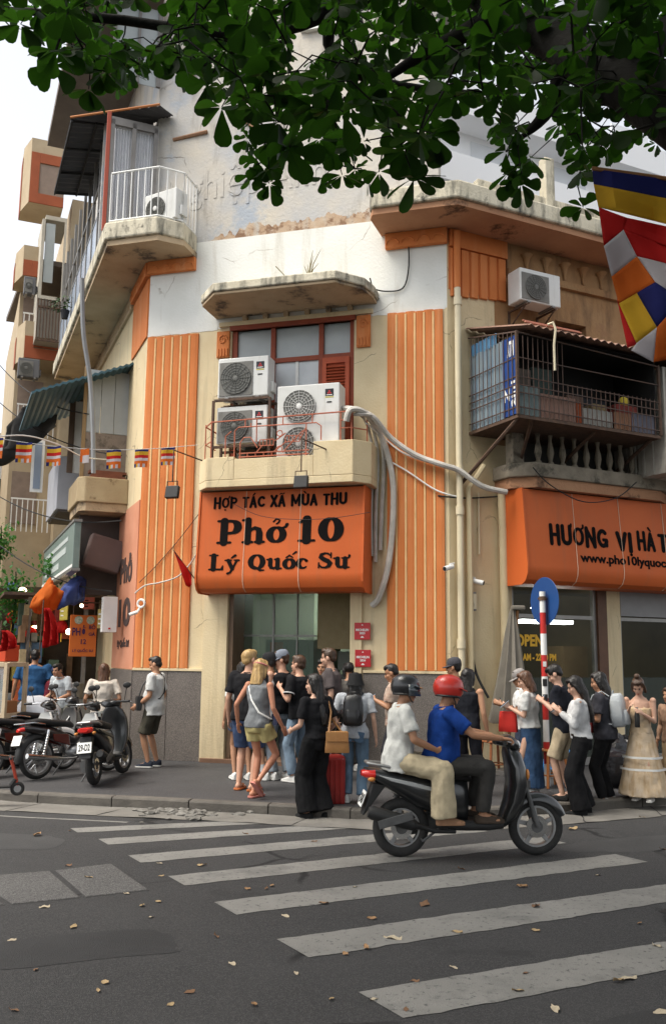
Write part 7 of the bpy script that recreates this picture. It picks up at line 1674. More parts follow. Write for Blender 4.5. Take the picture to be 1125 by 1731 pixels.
# suitcase
A_=atz(560,1372,.02)
t=thing('suitcase','red hard-shell suitcase behind the woman in black','suitcase',Matrix.Translation((A_.x-.1,A_.y,.02))@Matrix.Rotation(R(12),4,'Z')); M_CASE=pm('suitcase_red',(.28,.018,.014),(.23,.014,.011),4,.35,.05,coat=.3)
g=MB(); g.box(-.25,.25,-.13,.13,.06,.66); obj('shell',g,M_CASE,t,bevel=.05,seg=4)
for i in range(7): g=MB(); x=-.19+i*.063; g.box(x-.012,x+.012,-.142,-.128,.11,.6); obj('ridge',g,M_CASE,t,bevel=.004)
for x in (-.18,.18):
    for y in (-.09,.09): g=MB(); g.lathe([(.03,-.012),(.03,.012)],12,Matrix.Translation((x,y,.03))@Matrix.Rotation(R(90),4,'X')); obj('wheel',g,M_BLACK,t)
g=MB(); g.tube([(-.1,.08,.66),(-.1,.08,1.0),(.1,.08,1.0),(.1,.08,.66)],.01,6); obj('handle',g,M_STEEL,t)
# ================= motorbikes =================
M_TYRE=pm('tyre',(.018,.018,.018),(.03,.029,.028),12,.85,.3,60); M_CHROME=pm('chrome',(.6,.6,.6),None,rough=.18,bump=.02,metal=1.0)
M_ALLOY=pm('alloy',(.35,.35,.35),(.28,.28,.28),8,.4,.05,metal=.8); M_SEAT=pm('seat_vinyl',(.016,.015,.015),None,rough=.55,bump=.15,bsc=60)
M_ENG=pm('engine_grey',(.12,.12,.12),(.08,.08,.08),8,.5,.15,metal=.5)
def paint(nm,c): return pm('paint_'+nm,c,tuple(x*.85 for x in c),3,.28,.02,30,coat=.7,spec=.5)
def sup(x,yc,zc,hw,hh,n=18,p=.75):
    f=lambda v:math.copysign(abs(v)**p,v)
    return [(x,yc+hw*f(math.cos(2*PI*k/n)),zc+hh*f(math.sin(2*PI*k/n))) for k in range(n)]
def wheel(t,x,z,rad,w,spokes,name='wheel',M=None):
    M=M or Matrix.Translation((x,0,z))
    g=MB(); g.M=M; g.torus((0,0,0),rad-w,w,'y',32,10); o=obj(name,g,M_TYRE,t,smooth=60)
    g=MB(); g.M=M; rr=rad-1.7*w
    g.loft([[(r_*math.cos(2*PI*k/32),y,r_*math.sin(2*PI*k/32)) for k in range(32)] for r_,y in ((rr-.02,-.03),(rr+.01,-.03),(rr+.005,0),(rr+.01,.03),(rr-.02,.03),(rr-.015,0),(rr-.02,-.03))],False); obj('rim',g,M_ALLOY,o,smooth=50)
    g=MB(); g.M=M; g.lathe([(.055,-.05),(.06,-.02),(.06,.02),(.055,.05)],14,Matrix.Rotation(R(90),4,'X')); obj('hub',g,M_ENG,o,smooth=50)
    if spokes=='wire':
        g=MB(); g.M=M
        for k in range(28):
            a=2*PI*k/28; s_=.025*(1 if k%2 else -1); b=a+(.35 if (k//2)%2 else -.35); g.tube([(.055*math.cos(b),s_,.055*math.sin(b)),(rr*math.cos(a),0,rr*math.sin(a))],.0035,4)
        obj('spokes',g,M_CHROME,o)
    else:
        for k in range(spokes):
            a=2*PI*k/spokes+.3; g=MB(); g.M=M@Matrix.Rotation(-a,4,'Y'); g.prism([(.04,-.022),(.04,.022),(rr-.005,.034),(rr-.005,-.002)],-.014,.014,'y'); obj('spoke',g,M_ALLOY,o,bevel=.004)
    g=MB(); g.M=M; g.lathe([(.1,.04),(.1,.046)],24,Matrix.Rotation(R(90),4,'X')); obj('brake_disc',g,M_CHROME,o)
    return o
def fender(t,x,z,rad,w,a0,a1,m,name='fender'):
    g=MB(); rings=[]; n=14
    for i in range(n+1):
        a=R(a0+(a1-a0)*i/n); e=Vector((math.cos(a),0,math.sin(a))); c=Vector((x,0,z))
        k=1-.35*(abs(i/n-.5)*2)**3
        rings.append([tuple(c+e*(rad+dr)+Vector((0,yy*k,0))) for yy,dr in ((-w,-.05),(-w*.95,-.01),(-w*.5,.02),(0,.028),(w*.5,.02),(w*.95,-.01),(w,-.05),(w*.8,-.02),(0,.016),(-w*.8,-.02))])
    g.loft(rings); return obj(name,g,m,t,smooth=60)
def mirror_(t,y,x,z):
    g=MB(); g.tube([(x,y,z),(x-.01,y*1.15,z+.13),(x-.02,y*1.25,z+.18)],.006,6); o=obj('mirror',g,M_BLACK,t)
    g=MB(); g.M=Matrix.Translation((x-.02,y*1.28,z+.22))@Matrix.Rotation(R(10),4,'Z'); g.ell((0,0,0),.014,.06,.042,14,8); obj('mirror_head',g,M_BLACK,o,smooth=True)
def scooter(label,M,c,steer=0,plate='29',accent=(.4,.4,.4),group='motorbikes',mir=True,stand=False,lean=0):
    t=thing('motor_scooter',label,'scooter',M@Matrix.Rotation(R(lean),4,'X'),group); P=paint('%02d%02d'%(int(c[0]*99),int(c[2]*99)),c)
    r_=.262
    wheel(t,-.63,r_,r_,.05,5)
    SM=Matrix.Translation((.47,0,.75))@Matrix.Rotation(R(steer),4,'Z')@Matrix.Translation((-.47,0,-.75))
    wheel(t,0,0,r_,.045,5,M=SM@Matrix.Translation((.64,0,r_)))
    n0=len(bpy.data.objects)
    o=fender(t,.64,r_,r_+.02,.065,150,20,P,'front_fender'); o.data.transform(SM)
    g=MB(); g.M=SM
    for y in (-.075,.075): g.tube([(.64,y,r_),(.52,y,.66)],.022,8)
    g.box(.47,.57,-.09,.09,.6,.68); obj('fork',g,M_ENG,t,smooth=True)
    # leg shield and front apron
    g=MB(); g.loft([sup(.34+.0,0,.30,.11,.05),]+[]) if False else None
    g=MB(); rings=[]
    for z,x,hw,d in ((.27,.29,.1,.06),(.36,.36,.15,.08),(.5,.42,.19,.09),(.65,.45,.2,.095),(.8,.44,.19,.095),(.92,.41,.15,.09),(.98,.39,.1,.06)):
        rings.append([(x+d*math.copysign(abs(math.cos(2*PI*k/20))**.8,math.cos(2*PI*k/20))*(1 if math.cos(2*PI*k/20)>0 else .7),hw*math.copysign(abs(math.sin(2*PI*k/20))**.7,math.sin(2*PI*k/20)),z) for k in range(20)])
    g.loft(rings); obj('leg_shield',g,P,t,smooth=50)
    g=MB(); g.loft([[(.49+.05*k,y*(1-.25*k),z) for y,z in ((-.12,.62+.06*k),(.12,.62+.06*k),(.1,.84-.03*k),(-.1,.84-.03*k))] for k in (0,1)]); obj('front_panel',g,pm('accent_%02d'%int(accent[0]*99),accent,None,rough=.35,bump=.02),t,bevel=.02,smooth=50)
    for y in (-.13,.13): g=MB(); g.ell((.53,y,.74),.02,.035,.05); obj('indicator',g,pm('indicator',(.5,.2,.05),None,rough=.2,bump=0),t,smooth=True)
    # handlebar head
    g=MB(); g.M=SM; g.loft([sup(x,0,z,hw,hh) for x,z,hw,hh in ((.26,1.03,.08,.03),(.32,1.035,.13,.05),(.39,1.03,.15,.065),(.45,1.0,.12,.06),(.49,.98,.06,.03))]); o=obj('handlebar_cowl',g,P,t,smooth=60)
    g=MB(); g.M=SM; g.ell((.475,0,.995),.03,.09,.045); obj('headlight',g,pm('headlight',(.6,.62,.65),None,rough=.1,bump=0,spec=.8),o,smooth=True)
    g=MB(); g.M=SM; g.tube([(.26,-.34,1.04),(.32,-.14,1.05),(.33,.0,1.04),(.32,.14,1.05),(.26,.34,1.04)],.013,8); o=obj('handlebar',g,M_BLACK,t,smooth=True)
    for y in (-1,1):
        g=MB(); g.M=SM; g.tube([(.285,y*.24,1.045),(.255,y*.36,1.04)],.019,10); obj('grip',g,M_BLACK,o,smooth=True)
        g=MB(); g.M=SM; g.tube([(.33,y*.2,1.04),(.36,y*.28,1.035),(.33,y*.36,1.03)],.007,6); obj('brake_lever',g,M_ALLOY,o)
    if mir:
        for y in (-.2,.2): mirror_(t,y,.32,1.05)
    # floor and underbody
    g=MB(); g.loft([sup(x,0,z,hw,hh,16,.5) for x,z,hw,hh in ((-.22,.3,.13,.06),(-.05,.29,.16,.05),(.15,.285,.16,.045),(.3,.3,.13,.05))]); obj('floorboard',g,M_BLACK,t,smooth=50)
    # rear body
    g=MB(); g.loft([sup(x,0,z,hw,hh) for x,z,hw,hh in ((-.02,.5,.1,.2),(-.12,.52,.15,.2),(-.3,.55,.17,.19),(-.5,.6,.165,.15),(-.7,.67,.14,.1),(-.88,.73,.09,.06),(-.97,.77,.05,.03))]); obj('rear_body',g,P,t,smooth=50)
    for y in (-1,1):
        g=MB(); g.M=Matrix.Translation((0,y*.163,0)); g.prism([(-.2,.56),(-.75,.69),(-.86,.74),(-.55,.68),(-.2,.59)],-.012,.012,'y'); obj('side_trim',g,pm('accent_%02d'%int(accent[0]*99),accent),t,bevel=.006)
    g=MB(); g.loft([sup(x,0,z,hw,hh) for x,z,hw,hh in ((.02,.69,.06,.03),(-.06,.72,.11,.05),(-.25,.745,.14,.055),(-.42,.765,.14,.055),(-.5,.79,.135,.055),(-.68,.8,.12,.05),(-.8,.8,.08,.03))]); obj('seat',g,M_SEAT,t,smooth=50)
    g=MB(); g.tube([(-.62,.13,.78),(-.8,.15,.82),(-.95,.08,.84),(-.95,-.08,.84),(-.8,-.15,.82),(-.62,-.13,.78)],.015,8); obj('grab_rail',g,M_ALLOY,t,smooth=True)
    g=MB(); g.loft([sup(x,0,z,hw,hh) for x,z,hw,hh in ((-.88,.74,.1,.045),(-.96,.74,.09,.04),(-1.0,.745,.06,.025))]); obj('tail_light',g,pm('tail_red',(.55,.02,.015),None,rough=.15,bump=0,coat=.5),t,smooth=True)
    for y in (-.12,.12): g=MB(); g.ell((-.92,y,.7),.035,.025,.02); obj('indicator',g,pm('indicator',(.5,.2,.05)),t,smooth=True)
    g=MB(); g.prism([(-.78,.64),(-.98,.38),(-1.0,.38),(-.9,.66)],-.08,.08,'y'); o=obj('rear_fender',g,M_BLACK,t,bevel=.01)
    g=MB(); g.M=Matrix.Translation((-.985,0,.52))@Matrix.Rotation(R(22),4,'Y'); g.box(-.006,.0,-.095,.095,-.07,.07); pl_=obj('number_plate',g,M_WPAINT,t)
    q=text_mb(plate,.06,.001,.001); fit_text(q,-.075,.075,-.045,.045); q.v=[Matrix.Translation((-.985,0,.52))@Matrix.Rotation(R(22),4,'Y')@Vector((-.008+p.y,-p.x,p.z)) for p in q.v]; obj('plate_lettering',q,M_LETTER,pl_)
    g=MB(); g.loft([sup(x,.12,z,hw,hh) for x,z,hw,hh in ((-.1,.3,.05,.06),(-.3,.29,.06,.09),(-.55,.27,.055,.1),(-.68,.26,.05,.08))]); obj('engine_case',g,M_ENG,t,smooth=50)
    g=MB(); g.tube([(-.15,-.12,.24),(-.35,-.15,.25),(-.5,-.17,.3),(-.55,-.175,.31)],[.02,.02,.03,.055],10); g.tube([(-.53,-.175,.3),(-.6,-.18,.33),(-.92,-.19,.42),(-.96,-.19,.43)],[.045,.06,.062,.045],12); obj('exhaust',g,M_BLACK,t,smooth=True)
    g=MB(); g.M=Matrix.Translation((-.7,-.245,.36))@Matrix.Rotation(R(-15),4,'Y'); g.box(-.18,.14,-.008,.0,-.03,.045); obj('exhaust_guard',g,M_ENG,t,bevel=.004)
    g=MB(); g.tube([(-.6,.14,.3),(-.66,.14,.62)],.025,8)
    for i in range(7): g.torus((-.605-.008*i,.14,.34+.035*i),.032,.007,'z',12,5)
    obj('rear_shock',g,M_ENG,t,smooth=True)
    g=MB()
    if stand: g.tube([(-.2,.14,.28),(-.28,.3,.02)],.012,6)
    else: g.tube([(-.3,.1,.26),(-.45,.12,.16),(-.45,-.12,.16),(-.3,-.1,.26)],.012,6)
    obj('stand',g,M_ENG,t)
    for y in (-1,1): g=MB(); g.box(-.22,-.12,y*.17,y*.27,.31,.335); obj('foot_peg',g,M_BLACK,t,bevel=.006)
    return t
def underbone(label,M,c,shield=(.62,.62,.6),plate='29',group='motorbikes',lean=0,wire=True):
    t=thing('motorbike',label,'motorbike',M@Matrix.Rotation(R(lean),4,'X'),group); P=paint('u%02d%02d'%(int(c[0]*99),int(c[2]*99)),c); r_=.29
    wheel(t,-.62,r_,r_,.036,'wire'); wheel(t,.64,r_,r_,.033,'wire')
    fender(t,.64,r_,r_+.02,.055,130,20,pm('fender_grey',(.5,.5,.5),None,rough=.3,bump=.02),'front_fender'); fender(t,-.62,r_,r_+.03,.07,190,70,M_BLACK,'rear_fender')
    g=MB()
    for y in (-.08,.08): g.tube([(.64,y,r_),(.46,y,.85)],.02,8)
    g.box(.41,.5,-.09,.09,.8,.88); obj('fork',g,M_CHROME,t,smooth=True)
    g=MB(); rings=[]
    for z,x,hw in ((.32,.24,.1),(.45,.3,.19),(.6,.35,.21),(.75,.38,.18),(.86,.39,.1)):
        rings.append([(x+(.05 if i<5 else .02)-abs(q)*.09,hw*q,z) for i,q in enumerate((-1,-.5,0,.5,1,1,.5,0,-.5,-1))])
    g.loft(rings); obj('leg_shield',g,pm('shield_%02d'%int(shield[0]*99),shield,tuple(x*.9 for x in shield),3,.35,.02),t,smooth=60)
    g=MB(); g.loft([sup(x,0,z,hw,hh) for x,z,hw,hh in ((.28,.97,.06,.03),(.35,.98,.1,.06),(.42,.96,.1,.075),(.47,.94,.07,.055))]); o=obj('handlebar_cowl',g,P,t,smooth=60)
    g=MB(); g.ell((.46,0,.94),.035,.065,.06); obj('headlight',g,pm('headlight',(.6,.62,.65)),o,smooth=True)
    g=MB(); g.tube([(.2,-.33,1.0),(.3,-.15,1.0),(.32,0,.99),(.3,.15,1.0),(.2,.33,1.0)],.012,8); o=obj('handlebar',g,M_CHROME,t,smooth=True)
    for y in (-1,1):
        g=MB(); g.tube([(.25,y*.23,1.0),(.195,y*.345,1.0)],.018,10); obj('grip',g,M_BLACK,o,smooth=True)
        mirror_(t,y*.2,.27,1.0)
    g=MB(); g.loft([sup(x,0,z,hw,hh) for x,z,hw,hh in ((.3,.68,.04,.05),(.15,.52,.05,.05),(.0,.48,.06,.06),(-.2,.54,.08,.09),(-.4,.62,.1,.09),(-.7,.68,.09,.06),(-.85,.7,.06,.04))]); obj('frame_cover',g,P,t,smooth=50)
    for y in (-1,1): g=MB(); g.M=Matrix.Translation((0,y*.1,0)); g.prism([(-.12,.42),(-.4,.5),(-.42,.6),(-.15,.58)],-.012,.012,'y'); obj('side_panel',g,pm('side_red',(.09,.016,.01),None,rough=.25,bump=.02,coat=.5),t,bevel=.008)
    g=MB(); g.loft([sup(x,0,z,hw,hh) for x,z,hw,hh in ((-.02,.7,.06,.03),(-.1,.73,.1,.045),(-.35,.75,.125,.05),(-.6,.78,.12,.05),(-.75,.78,.08,.03))]); obj('seat',g,M_SEAT,t,smooth=50)
    g=MB(); g.tube([(-.55,.11,.74),(-.75,.13,.77),(-.92,.08,.76),(-.92,-.08,.76),(-.75,-.13,.77),(-.55,-.11,.74)],.012,8); obj('grab_rail',g,M_CHROME,t,smooth=True)
    g=MB(); g.loft([sup(x,0,z,hw,hh) for x,z,hw,hh in ((-.82,.69,.06,.03),(-.9,.68,.05,.028),(-.93,.67,.03,.018))]); obj('tail_light',g,pm('tail_red',(.55,.02,.015)),t,smooth=True)
    g=MB(); g.M=Matrix.Translation((-.94,0,.54))@Matrix.Rotation(R(20),4,'Y'); g.box(-.006,0,-.095,.095,-.07,.07); pl_=obj('number_plate',g,M_WPAINT,t)
    g=MB(); g.ell((.05,0,.33),.16,.12,.1); g.tube([(.1,0,.36),(.28,0,.4)],[.08,.07],12); obj('engine',g,M_ALLOY,t,smooth=True)
    for y in (-1,1):
        g=MB(); g.tube([(-.6,y*.12,r_),(-.5,y*.12,.66)],.02,8)
        for i in range(8): g.torus((-.59+.01*i,y*.12,.34+.035*i),.026,.006,'z',12,5)
        obj('rear_shock',g,M_CHROME,t,smooth=True)
    g=MB(); g.tube([(.1,-.1,.26),(-.1,-.13,.24),(-.3,-.15,.25),(-.4,-.155,.26),(-.9,-.17,.33)],[.018,.018,.022,.036,.036],10); obj('exhaust',g,M_CHROME,t,smooth=True)
    g=MB(); g.prism([(-.1,.27),(-.62,.25),(-.66,.3),(-.62,.34),(-.1,.33)],.1,.13,'y'); obj('chain_case',g,M_BLACK,t,bevel=.01)
    g=MB(); g.tube([(.0,-.26,.27),(.0,.26,.27)],.014,6); obj('foot_peg',g,M_BLACK,t)
    g=MB(); g.tube([(-.05,.12,.25),(-.15,.28,.01)],.012,6); obj('stand',g,M_ENG,t)
    return t
def at_ground(px,py,z=0): p=atz(px,py,z); return p
# the scooter riding past
a,b=atz(676,1449),atz(905,1446)
hd=math.atan2(b.y-a.y,b.x-a.x); c=(a+b)/2
SMx=Matrix.Translation((c.x,c.y,0))@Matrix.Rotation(hd,4,'Z')@Matrix.Scale(1.03,4)
scooter('black scooter riding across the crossing with two people on it',SMx,(.012,.013,.014),0,'29-B1',(.35,.36,.36),mir=False)
RM=SMx@Matrix.Rotation(R(-90),4,'Z')
person('scooter rider in royal blue shirt and red helmet gripping the handlebar',None,0,0,M=RM,skin='tan',hair=('none',BLK),hat=('helmet',(.52,.03,.02)),top=('shirt',(.012,.05,.24)),bottom=('pants',(.05,.048,.045)),shoes=('flat',(.06,.045,.035)),
    pelvis=(0,-.27,.84),lean=8,rh=(.31,.24,1.08),lh=(-.31,.24,1.08),rp=(.6,-.4,-.8),lp=(-.6,-.4,-.8),rf=(.14,.1,.4),lf=(-.14,.1,.4),rk=(.25,1,.4),lk=(-.25,1,.4),grip=(True,True),head=(-8,2),bw=1.1,belly=.03)
person('scooter passenger in white t-shirt, beige wide trousers and black helmet',None,0,0,M=RM@Matrix.Scale(.95,4),skin='tan',hair=('none',BLK),hat=('helmet',(.015,.015,.017),1),top=('shirt',(.64,.64,.6)),bottom=('wide',(.5,.42,.28)),shoes=('flat',(.3,.17,.1)),
    pelvis=(0,-.69,.93),lean=6,rh=(.2,-.36,1.02),lh=(-.2,-.36,1.02),rf=(.26,-.3,.42),lf=(-.26,-.3,.42),rk=(.55,1,.35),lk=(-.55,1,.35),rp=(.6,-.5,-.6),lp=(-.6,-.5,-.6),head=(-20,0),bw=1.02)
# parked ones on the pavement at left
def park(px,py,rot,z=.126,s=1.0):
    p=atz(px,py,z); return p,R(rot),s
def place_rear(px,py,rot,rx,s=1.0,z=.126):
    """put the rear wheel's contact at a pixel"""
    p=atz(px,py,z); a=R(rot); return Matrix.Translation((p.x+math.cos(a)*rx*s,p.y+math.sin(a)*rx*s,z))@Matrix.Rotation(a,4,'Z')@Matrix.Scale(s,4)
q1,q2=atz(160,1328,.126),atz(213,1304,.126); hd2=math.degrees(math.atan2(q2.y-q1.y,q2.x-q1.x)); print('park heading',hd2,(q2-q1).length)
scooter('black parked scooter seen from behind with number plate nearest the wall',place_rear(160,1328,hd2,.63),(.012,.012,.013),-12,'29-D2',(.03,.03,.03),stand=True,lean=-6)
underbone('parked black motorbike with white leg shield left of the black scooter',place_rear(62,1318,54,.62),(.016,.012,.012),lean=-6)
underbone('parked motorbike half cut by the left edge of the picture',place_rear(-22,1315,52,.62),(.02,.012,.011),lean=-5)
underbone('parked motorbike under pale plastic behind the one with white leg shield',place_rear(36,1296,56,.62),(.03,.03,.035),(.12,.12,.12),lean=-5)
p=atz(55,1290,.126)
g=MB(); n=16; rings=[]
for z,rx,ry in ((.62,.38,.24),(.7,.42,.27),(.85,.36,.24),(.98,.24,.18),(1.06,.1,.08)):
    rings.append([(rx*(1+.12*math.sin(5*2*PI*k/n))*math.cos(2*PI*k/n)+.05*math.sin(z*9),ry*(1+.12*math.cos(4*2*PI*k/n))*math.sin(2*PI*k/n),z) for k in range(n)])
g.loft(rings); jit(g,.05,5); o=obj('plastic_cover',g,pm('grey_plastic',(.5,.52,.55),(.42,.44,.48),5,.35,.3,15),None,smooth=True); o.matrix_world=Matrix.Translation((p.x,p.y,.12))@Matrix.Rotation(R(38),4,'Z'); tag(o,'crumpled pale plastic sheet thrown over a parked motorbike','plastic sheet')
# kick scooter at the left edge
p=atz(14,1346,.126); t=thing('kick_scooter','small kick scooter with red stem at the bottom left kerb','kick scooter',Matrix.Translation((p.x,p.y,.126))@Matrix.Rotation(R(20),4,'Z'))
for x in (-.5,.1):
    g=MB(); g.torus((x,0,.085),.06,.025,'y',20,8); obj('wheel',g,M_TYRE,t,smooth=True); g=MB(); g.lathe([(.045,-.018),(.045,.018)],14,Matrix.Translation((x,0,.085))@Matrix.Rotation(R(90),4,'X')); obj('rim',g,M_ALLOY,t)
g=MB(); g.box(-.52,.02,-.06,.06,.1,.125); obj('deck',g,M_BLACK,t,bevel=.01)
g=MB(); g.tube([(.1,0,.12),(.05,0,.3),(.0,0,.46)],.02,8); obj('stem',g,pm('stem_red',(.3,.04,.02),None,rough=.4,bump=.02),t,smooth=True)
g=MB(); g.tube([(.0,-.2,.46),(.0,.2,.46)],.014,8); obj('handlebar',g,M_BLACK,t)
g=MB(); g.tube([(.02,0,.125),(.07,0,.2)],.03,8); obj('joint',g,M_BLACK,t)
# glass food cabinet cut by the left edge
p=atz(-26,1300,.126); t=thing('food_cabinet','glass food cabinet with pale wooden frame at the left edge','cabinet',Matrix.Translation((p.x,p.y,.126))@Matrix.Rotation(R(-16),4,'Z')); M_CAB=pm('cabinet_wood',(.5,.4,.27),(.42,.33,.22),8,.6,.1)
for x in (-1.0,.22):
    for y in (0,.5): g=MB(); g.box(x,x+.06,y,y+.06,0,1.58); obj('post',g,M_CAB,t,bevel=.005)
for z in (.75,1.52):
    for y in (0,.5): g=MB(); g.box(-.94,.22,y,y+.05,z,z+.07); obj('rail',g,M_CAB,t,bevel=.005)
    g=MB(); g.box(.225,.275,.06,.5,z,z+.07); obj('rail',g,M_CAB,t,bevel=.005)
g=MB(); g.box(-.94,.22,.02,.03,.82,1.52); obj('glass',g,pm('cab_glass',(.5,.55,.55),None,rough=.08,bump=0,alpha=.3,spec=.6),t)
g=MB(); g.box(-.94,.2,.05,.5,.7,.75); obj('shelf',g,M_CAB,t)
g=MB(); g.box(-.3,.14,.005,.015,1.0,1.42); obj('paper_notice',g,pm('paper',(.6,.6,.58),(.5,.5,.49),12,.8,.1),t)
g=MB(); g.box(-.2,.2,.1,.45,.76,1.0); obj('food_tray',g,pm('tray',(.3,.13,.05),None),t,bevel=.02)
g=MB(); g.box(-.94,.2,.05,.5,.02,.68); obj('cupboard',g,pm('cupboard_dark',(.06,.05,.045),None),t)
g=MB(); g.box(-.5,.2,.05,.4,1.6,1.85); o=obj('crate',g,pm('red_crate',(.5,.06,.02),None),None,bevel=.01); o.matrix_world=Matrix.Translation((p.x,p.y,.126))@Matrix.Rotation(R(-16),4,'Z'); tag(o,'red and yellow plastic crate on top of the food cabinet','crate')
flush()
# ================= street furniture and litter =================
p=atz(925,1329,.126); t=thing('traffic_sign','round blue traffic sign seen from behind on a red and white banded pole','sign',(p.x,p.y,.126))
top=aty(916,1000,p.y).z-.126; n=9; off=aty(916,1000,p.y).x-p.x
lean=Matrix.Shear('XZ',4,(off/top,0)) if False else Matrix()
for i in range(n):
    z0,z1=top*i/n,top*(i+1)/n-.001; x0,x1=off*i/n,off*(i+1)/n; g=MB(); g.tube([(x0,0,z0),(x1,0,z1)],.043,12); obj('red_band' if i%2 else 'white_band',g,M_REDP if i%2 else M_WPAINT,t,smooth=True)
c=aty(922,1016,p.y-.0); g=MB(); DM=Matrix.Translation((c.x-p.x,.09,c.z-.126))@Matrix.Rotation(R(-68),4,'Z')@Matrix.Rotation(R(90),4,'X')
g.lathe([(.34,-.004),(.345,.0),(.34,.004)],36,DM); obj('disc',g,pm('sign_blue',(.014,.06,.2),(.011,.05,.17),4,.45,.05),t,smooth=30)
g=MB(); g.tube([(off-.06,.02,top-.1),(off+.12,.03,top-.1)],.016,6); g.lathe([(.052,-.03),(.052,.03)],12,Matrix.Translation((off*.95,0,top-.1))); obj('clamp',g,M_RUST,t)
for i,(z,w,h,m) in enumerate(((1.62,.03,.07,M_WPAINT),(1.35,.04,.1,M_BLACK),(1.15,.04,.09,M_BLACK))): g=MB(); g.box(-w+off*z/top,w*.6+off*z/top,-.047,-.044,z,z+h); obj('sticker',g,m,t)
# rubbish bags, stools
def blob(name,label,cat,px,py,z,r,m,seed,group=None):
    p=atz(px,py,z); g=MB(); g.ell((0,0,r*.85),r,r*.8,r*.9,18,12)
    for q in g.v:
        q+=noise.noise_vector(q*6+Vector((seed,0,0)))*r*.22
        if q.z>r*1.5: q.x*=.5; q.y*=.5
        q.z=max(q.z,0)
    o=obj(name,g,m,None,smooth=True); o.matrix_world=Matrix.Translation((p.x,p.y,z)); return tag(o,label,cat,group)
M_BIN=pm('bin_bag',(.012,.012,.014),None,rough=.25,bump=.6,bsc=14,spec=.6)
blob('rubbish_bag','shiny black rubbish bag on the pavement left of the woman in the tan dress','rubbish bag',1040,1330,.126,.3,M_BIN,2); blob('rubbish_bag','black rubbish bag piled behind the other one by the shop window','rubbish bag',1052,1312,.126,.36,M_BIN,5)
blob('plastic_bag','bright blue plastic bag behind the striped pole','bag',936,1265,.126,.26,pm('blue_plastic',(.02,.16,.5),(.015,.12,.42),5,.4,.3,12),9)
def stool(label,px,py,c,h=.45):
    p=atz(px,py,.126); t=thing('plastic_stool',label,'stool',Matrix.Translation((p.x,p.y,.126))@Matrix.Rotation(R(20),4,'Z'),'stools by the shop window'); m=pm('stool_%02d'%int(c[0]*99),c,tuple(x*.85 for x in c),4,.5,.05)
    g=MB(); g.box(-.16,.16,-.16,.16,h-.03,h); obj('seat',g,m,t,bevel=.02)
    for x in (-1,1):
        for y in (-1,1): g=MB(); g.tube([(x*.13,y*.13,h-.03),(x*.17,y*.17,0)],.02,6); obj('leg',g,m,t)
    g=MB(); g.tube([(-.15,-.15,.16),(.15,-.15,.16),(.15,.15,.16),(-.15,.15,.16),(-.15,-.15,.16)],.012,5); obj('brace',g,m,t)
stool('wooden stool behind the striped pole',932,1330,(.35,.13,.04),.5); stool('blue stool by the shop window',945,1318,(.03,.2,.5),.42); stool('wooden stool under the folded parasol',836,1310,(.28,.1,.04),.5)
# gutter debris
p=atz(362,1367,.01); t=thing('drain_lid','round dark drain lid lying in the gutter','drain lid',Matrix.Translation((p.x,p.y,.02))@Matrix.Rotation(R(6),4,'X'))
g=MB(); g.lathe([(.17,0),(.18,.01),(.18,.04),(.16,.05),(.001,.05)],24); obj('lid',g,pm('dark_lid',(.05,.05,.055),(.08,.08,.085),8,.7,.3),t,smooth=30)
g=MB(); g.torus((0,0,.052),.1,.008,'z',24,5); obj('ring',g,M_STEEL,t)
p=atz(300,1364,.01); g=MB(); g.box(-.33,.33,-.11,.11,0,.07); o=obj('concrete_plank',g,pm('plank',(.11,.115,.13),(.15,.155,.17),4,.8,.3),None,bevel=.01); o.matrix_world=Matrix.Translation((p.x,p.y,.015))@Matrix.Rotation(R(-9),4,'Z')@Matrix.Rotation(R(5),4,'X'); tag(o,'grey-blue concrete plank lying in the gutter beside the drain lid','plank')
rn=random.Random(11); g=MB()
for k in range(60):
    q=atz(rn.gauss(300,38),1376+rn.gauss(0,5),.0); r_=rn.uniform(.015,.055); n0=len(g.v); g.ell((q.x,q.y,.02),r_*1.5,r_,r_*.45,7,5)
    for v in g.v[n0:]: v+=noise.noise_vector(v*22)*r_*.5
o=obj('rubble',g,pm('rubble_white',(.2,.19,.172),(.12,.112,.1),14,.9,.4),None); tag(o,'pale rubble and torn paper heaped in the gutter',None,None,'stuff')
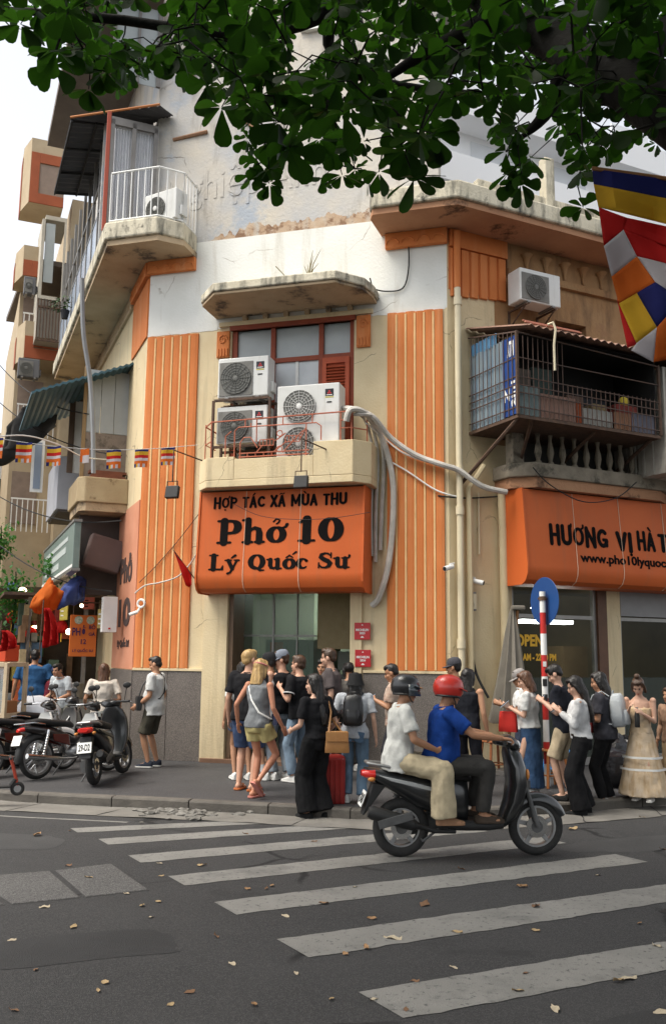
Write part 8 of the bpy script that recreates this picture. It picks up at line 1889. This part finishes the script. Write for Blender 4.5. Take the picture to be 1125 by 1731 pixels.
# fallen leaves
M_DRY=[pm('dry_leaf_%d'%i,c,tuple(x*.6 for x in c),20,.8,.2) for i,c in enumerate([(.34,.2,.1),(.42,.3,.16),(.2,.11,.06),(.5,.42,.3)])]
dm=[]
for k in range(4):
    g=MB(); n=7; vs=[]
    for i in range(n):
        u=i/(n-1); w=.34*math.sin(PI*min(1,u*1.02+.02))**.8*(1+.2*noise.noise((k*3,u*4,0))); z=.1*math.sin(u*3+k)+.06; vs+=[(u-.5,-w,z+.1+.08*math.sin(u*9+k)),(u-.5,0,z*.5),(u-.5,w,z+.12*math.cos(u*6+k))]
    for i in range(n-1): g.add([],[]) 
    g.add(vs,[f for i in range(n-1) for f in ((i*3,i*3+1,i*3+4,i*3+3),(i*3+1,i*3+2,i*3+5,i*3+4))]); me=g.mesh('fallen_leaf'); me.materials.append(M_DRY[k]); me.shade_smooth(); dm.append(me)
spots=[(482,1549,22),(547,1528,20),(663,1587,38),(619,1604,22),(628,1554,20),(583,1614,16),(717,1530,30),(905,1533,26),(904,1574,20),(766,1636,22),(366,1584,20),(392,1630,20),(500,1646,18),(320,1678,22),(177,1662,20),(166,1676,18),(24,1709,22),(124,1568,22),(240,1532,16),(267,1525,16),(255,1551,14),(75,1534,20),(115,1464,16),(62,1413,22),(118,1405,10),(418,1504,14),(459,1498,16),(450,1503,12),(270,1460,14),(337,1464,14),(272,1482,12),(214,1511,14),(150,1484,18),(885,1500,16),(1060,1655,40),(1045,1660,26),(937,1706,36),(1118,1712,34),(888,1646,18),(875,1676,24),(632,1690,22),(686,1708,18),(1110,1600,22),(968,1403,20),(1085,1382,12),(1120,1436,14),(1080,1562,14),(880,1500,18),(772,1577,24),(415,1410,16),(530,1423,14),(344,1463,12),(600,1500,14),(780,1470,16),(1010,1480,14),(700,1660,20),(560,1690,16),(288,1700,16),(430,1700,18),(20,1590,16),(60,1640,14)]
for k,(x,y,w) in enumerate(spots):
    p=atz(x,y,.004); s_=max(.035,w/FPX*(p-EYE).length)*.78; o=bpy.data.objects.new('fallen_leaf',dm[rn.randrange(4)]); COL.objects.link(o)
    o.matrix_world=Matrix.Translation((p.x,p.y,.006))@Matrix.Rotation(rn.uniform(0,6.28),4,'Z')@Matrix.Rotation(rn.uniform(-.15,.15),4,'X')@Matrix.Diagonal((s_,s_*rn.uniform(.6,1),s_*rn.uniform(.5,1.1),1)); tag(o,'small dry fallen leaf lying on the road','leaf','fallen leaves on the road')
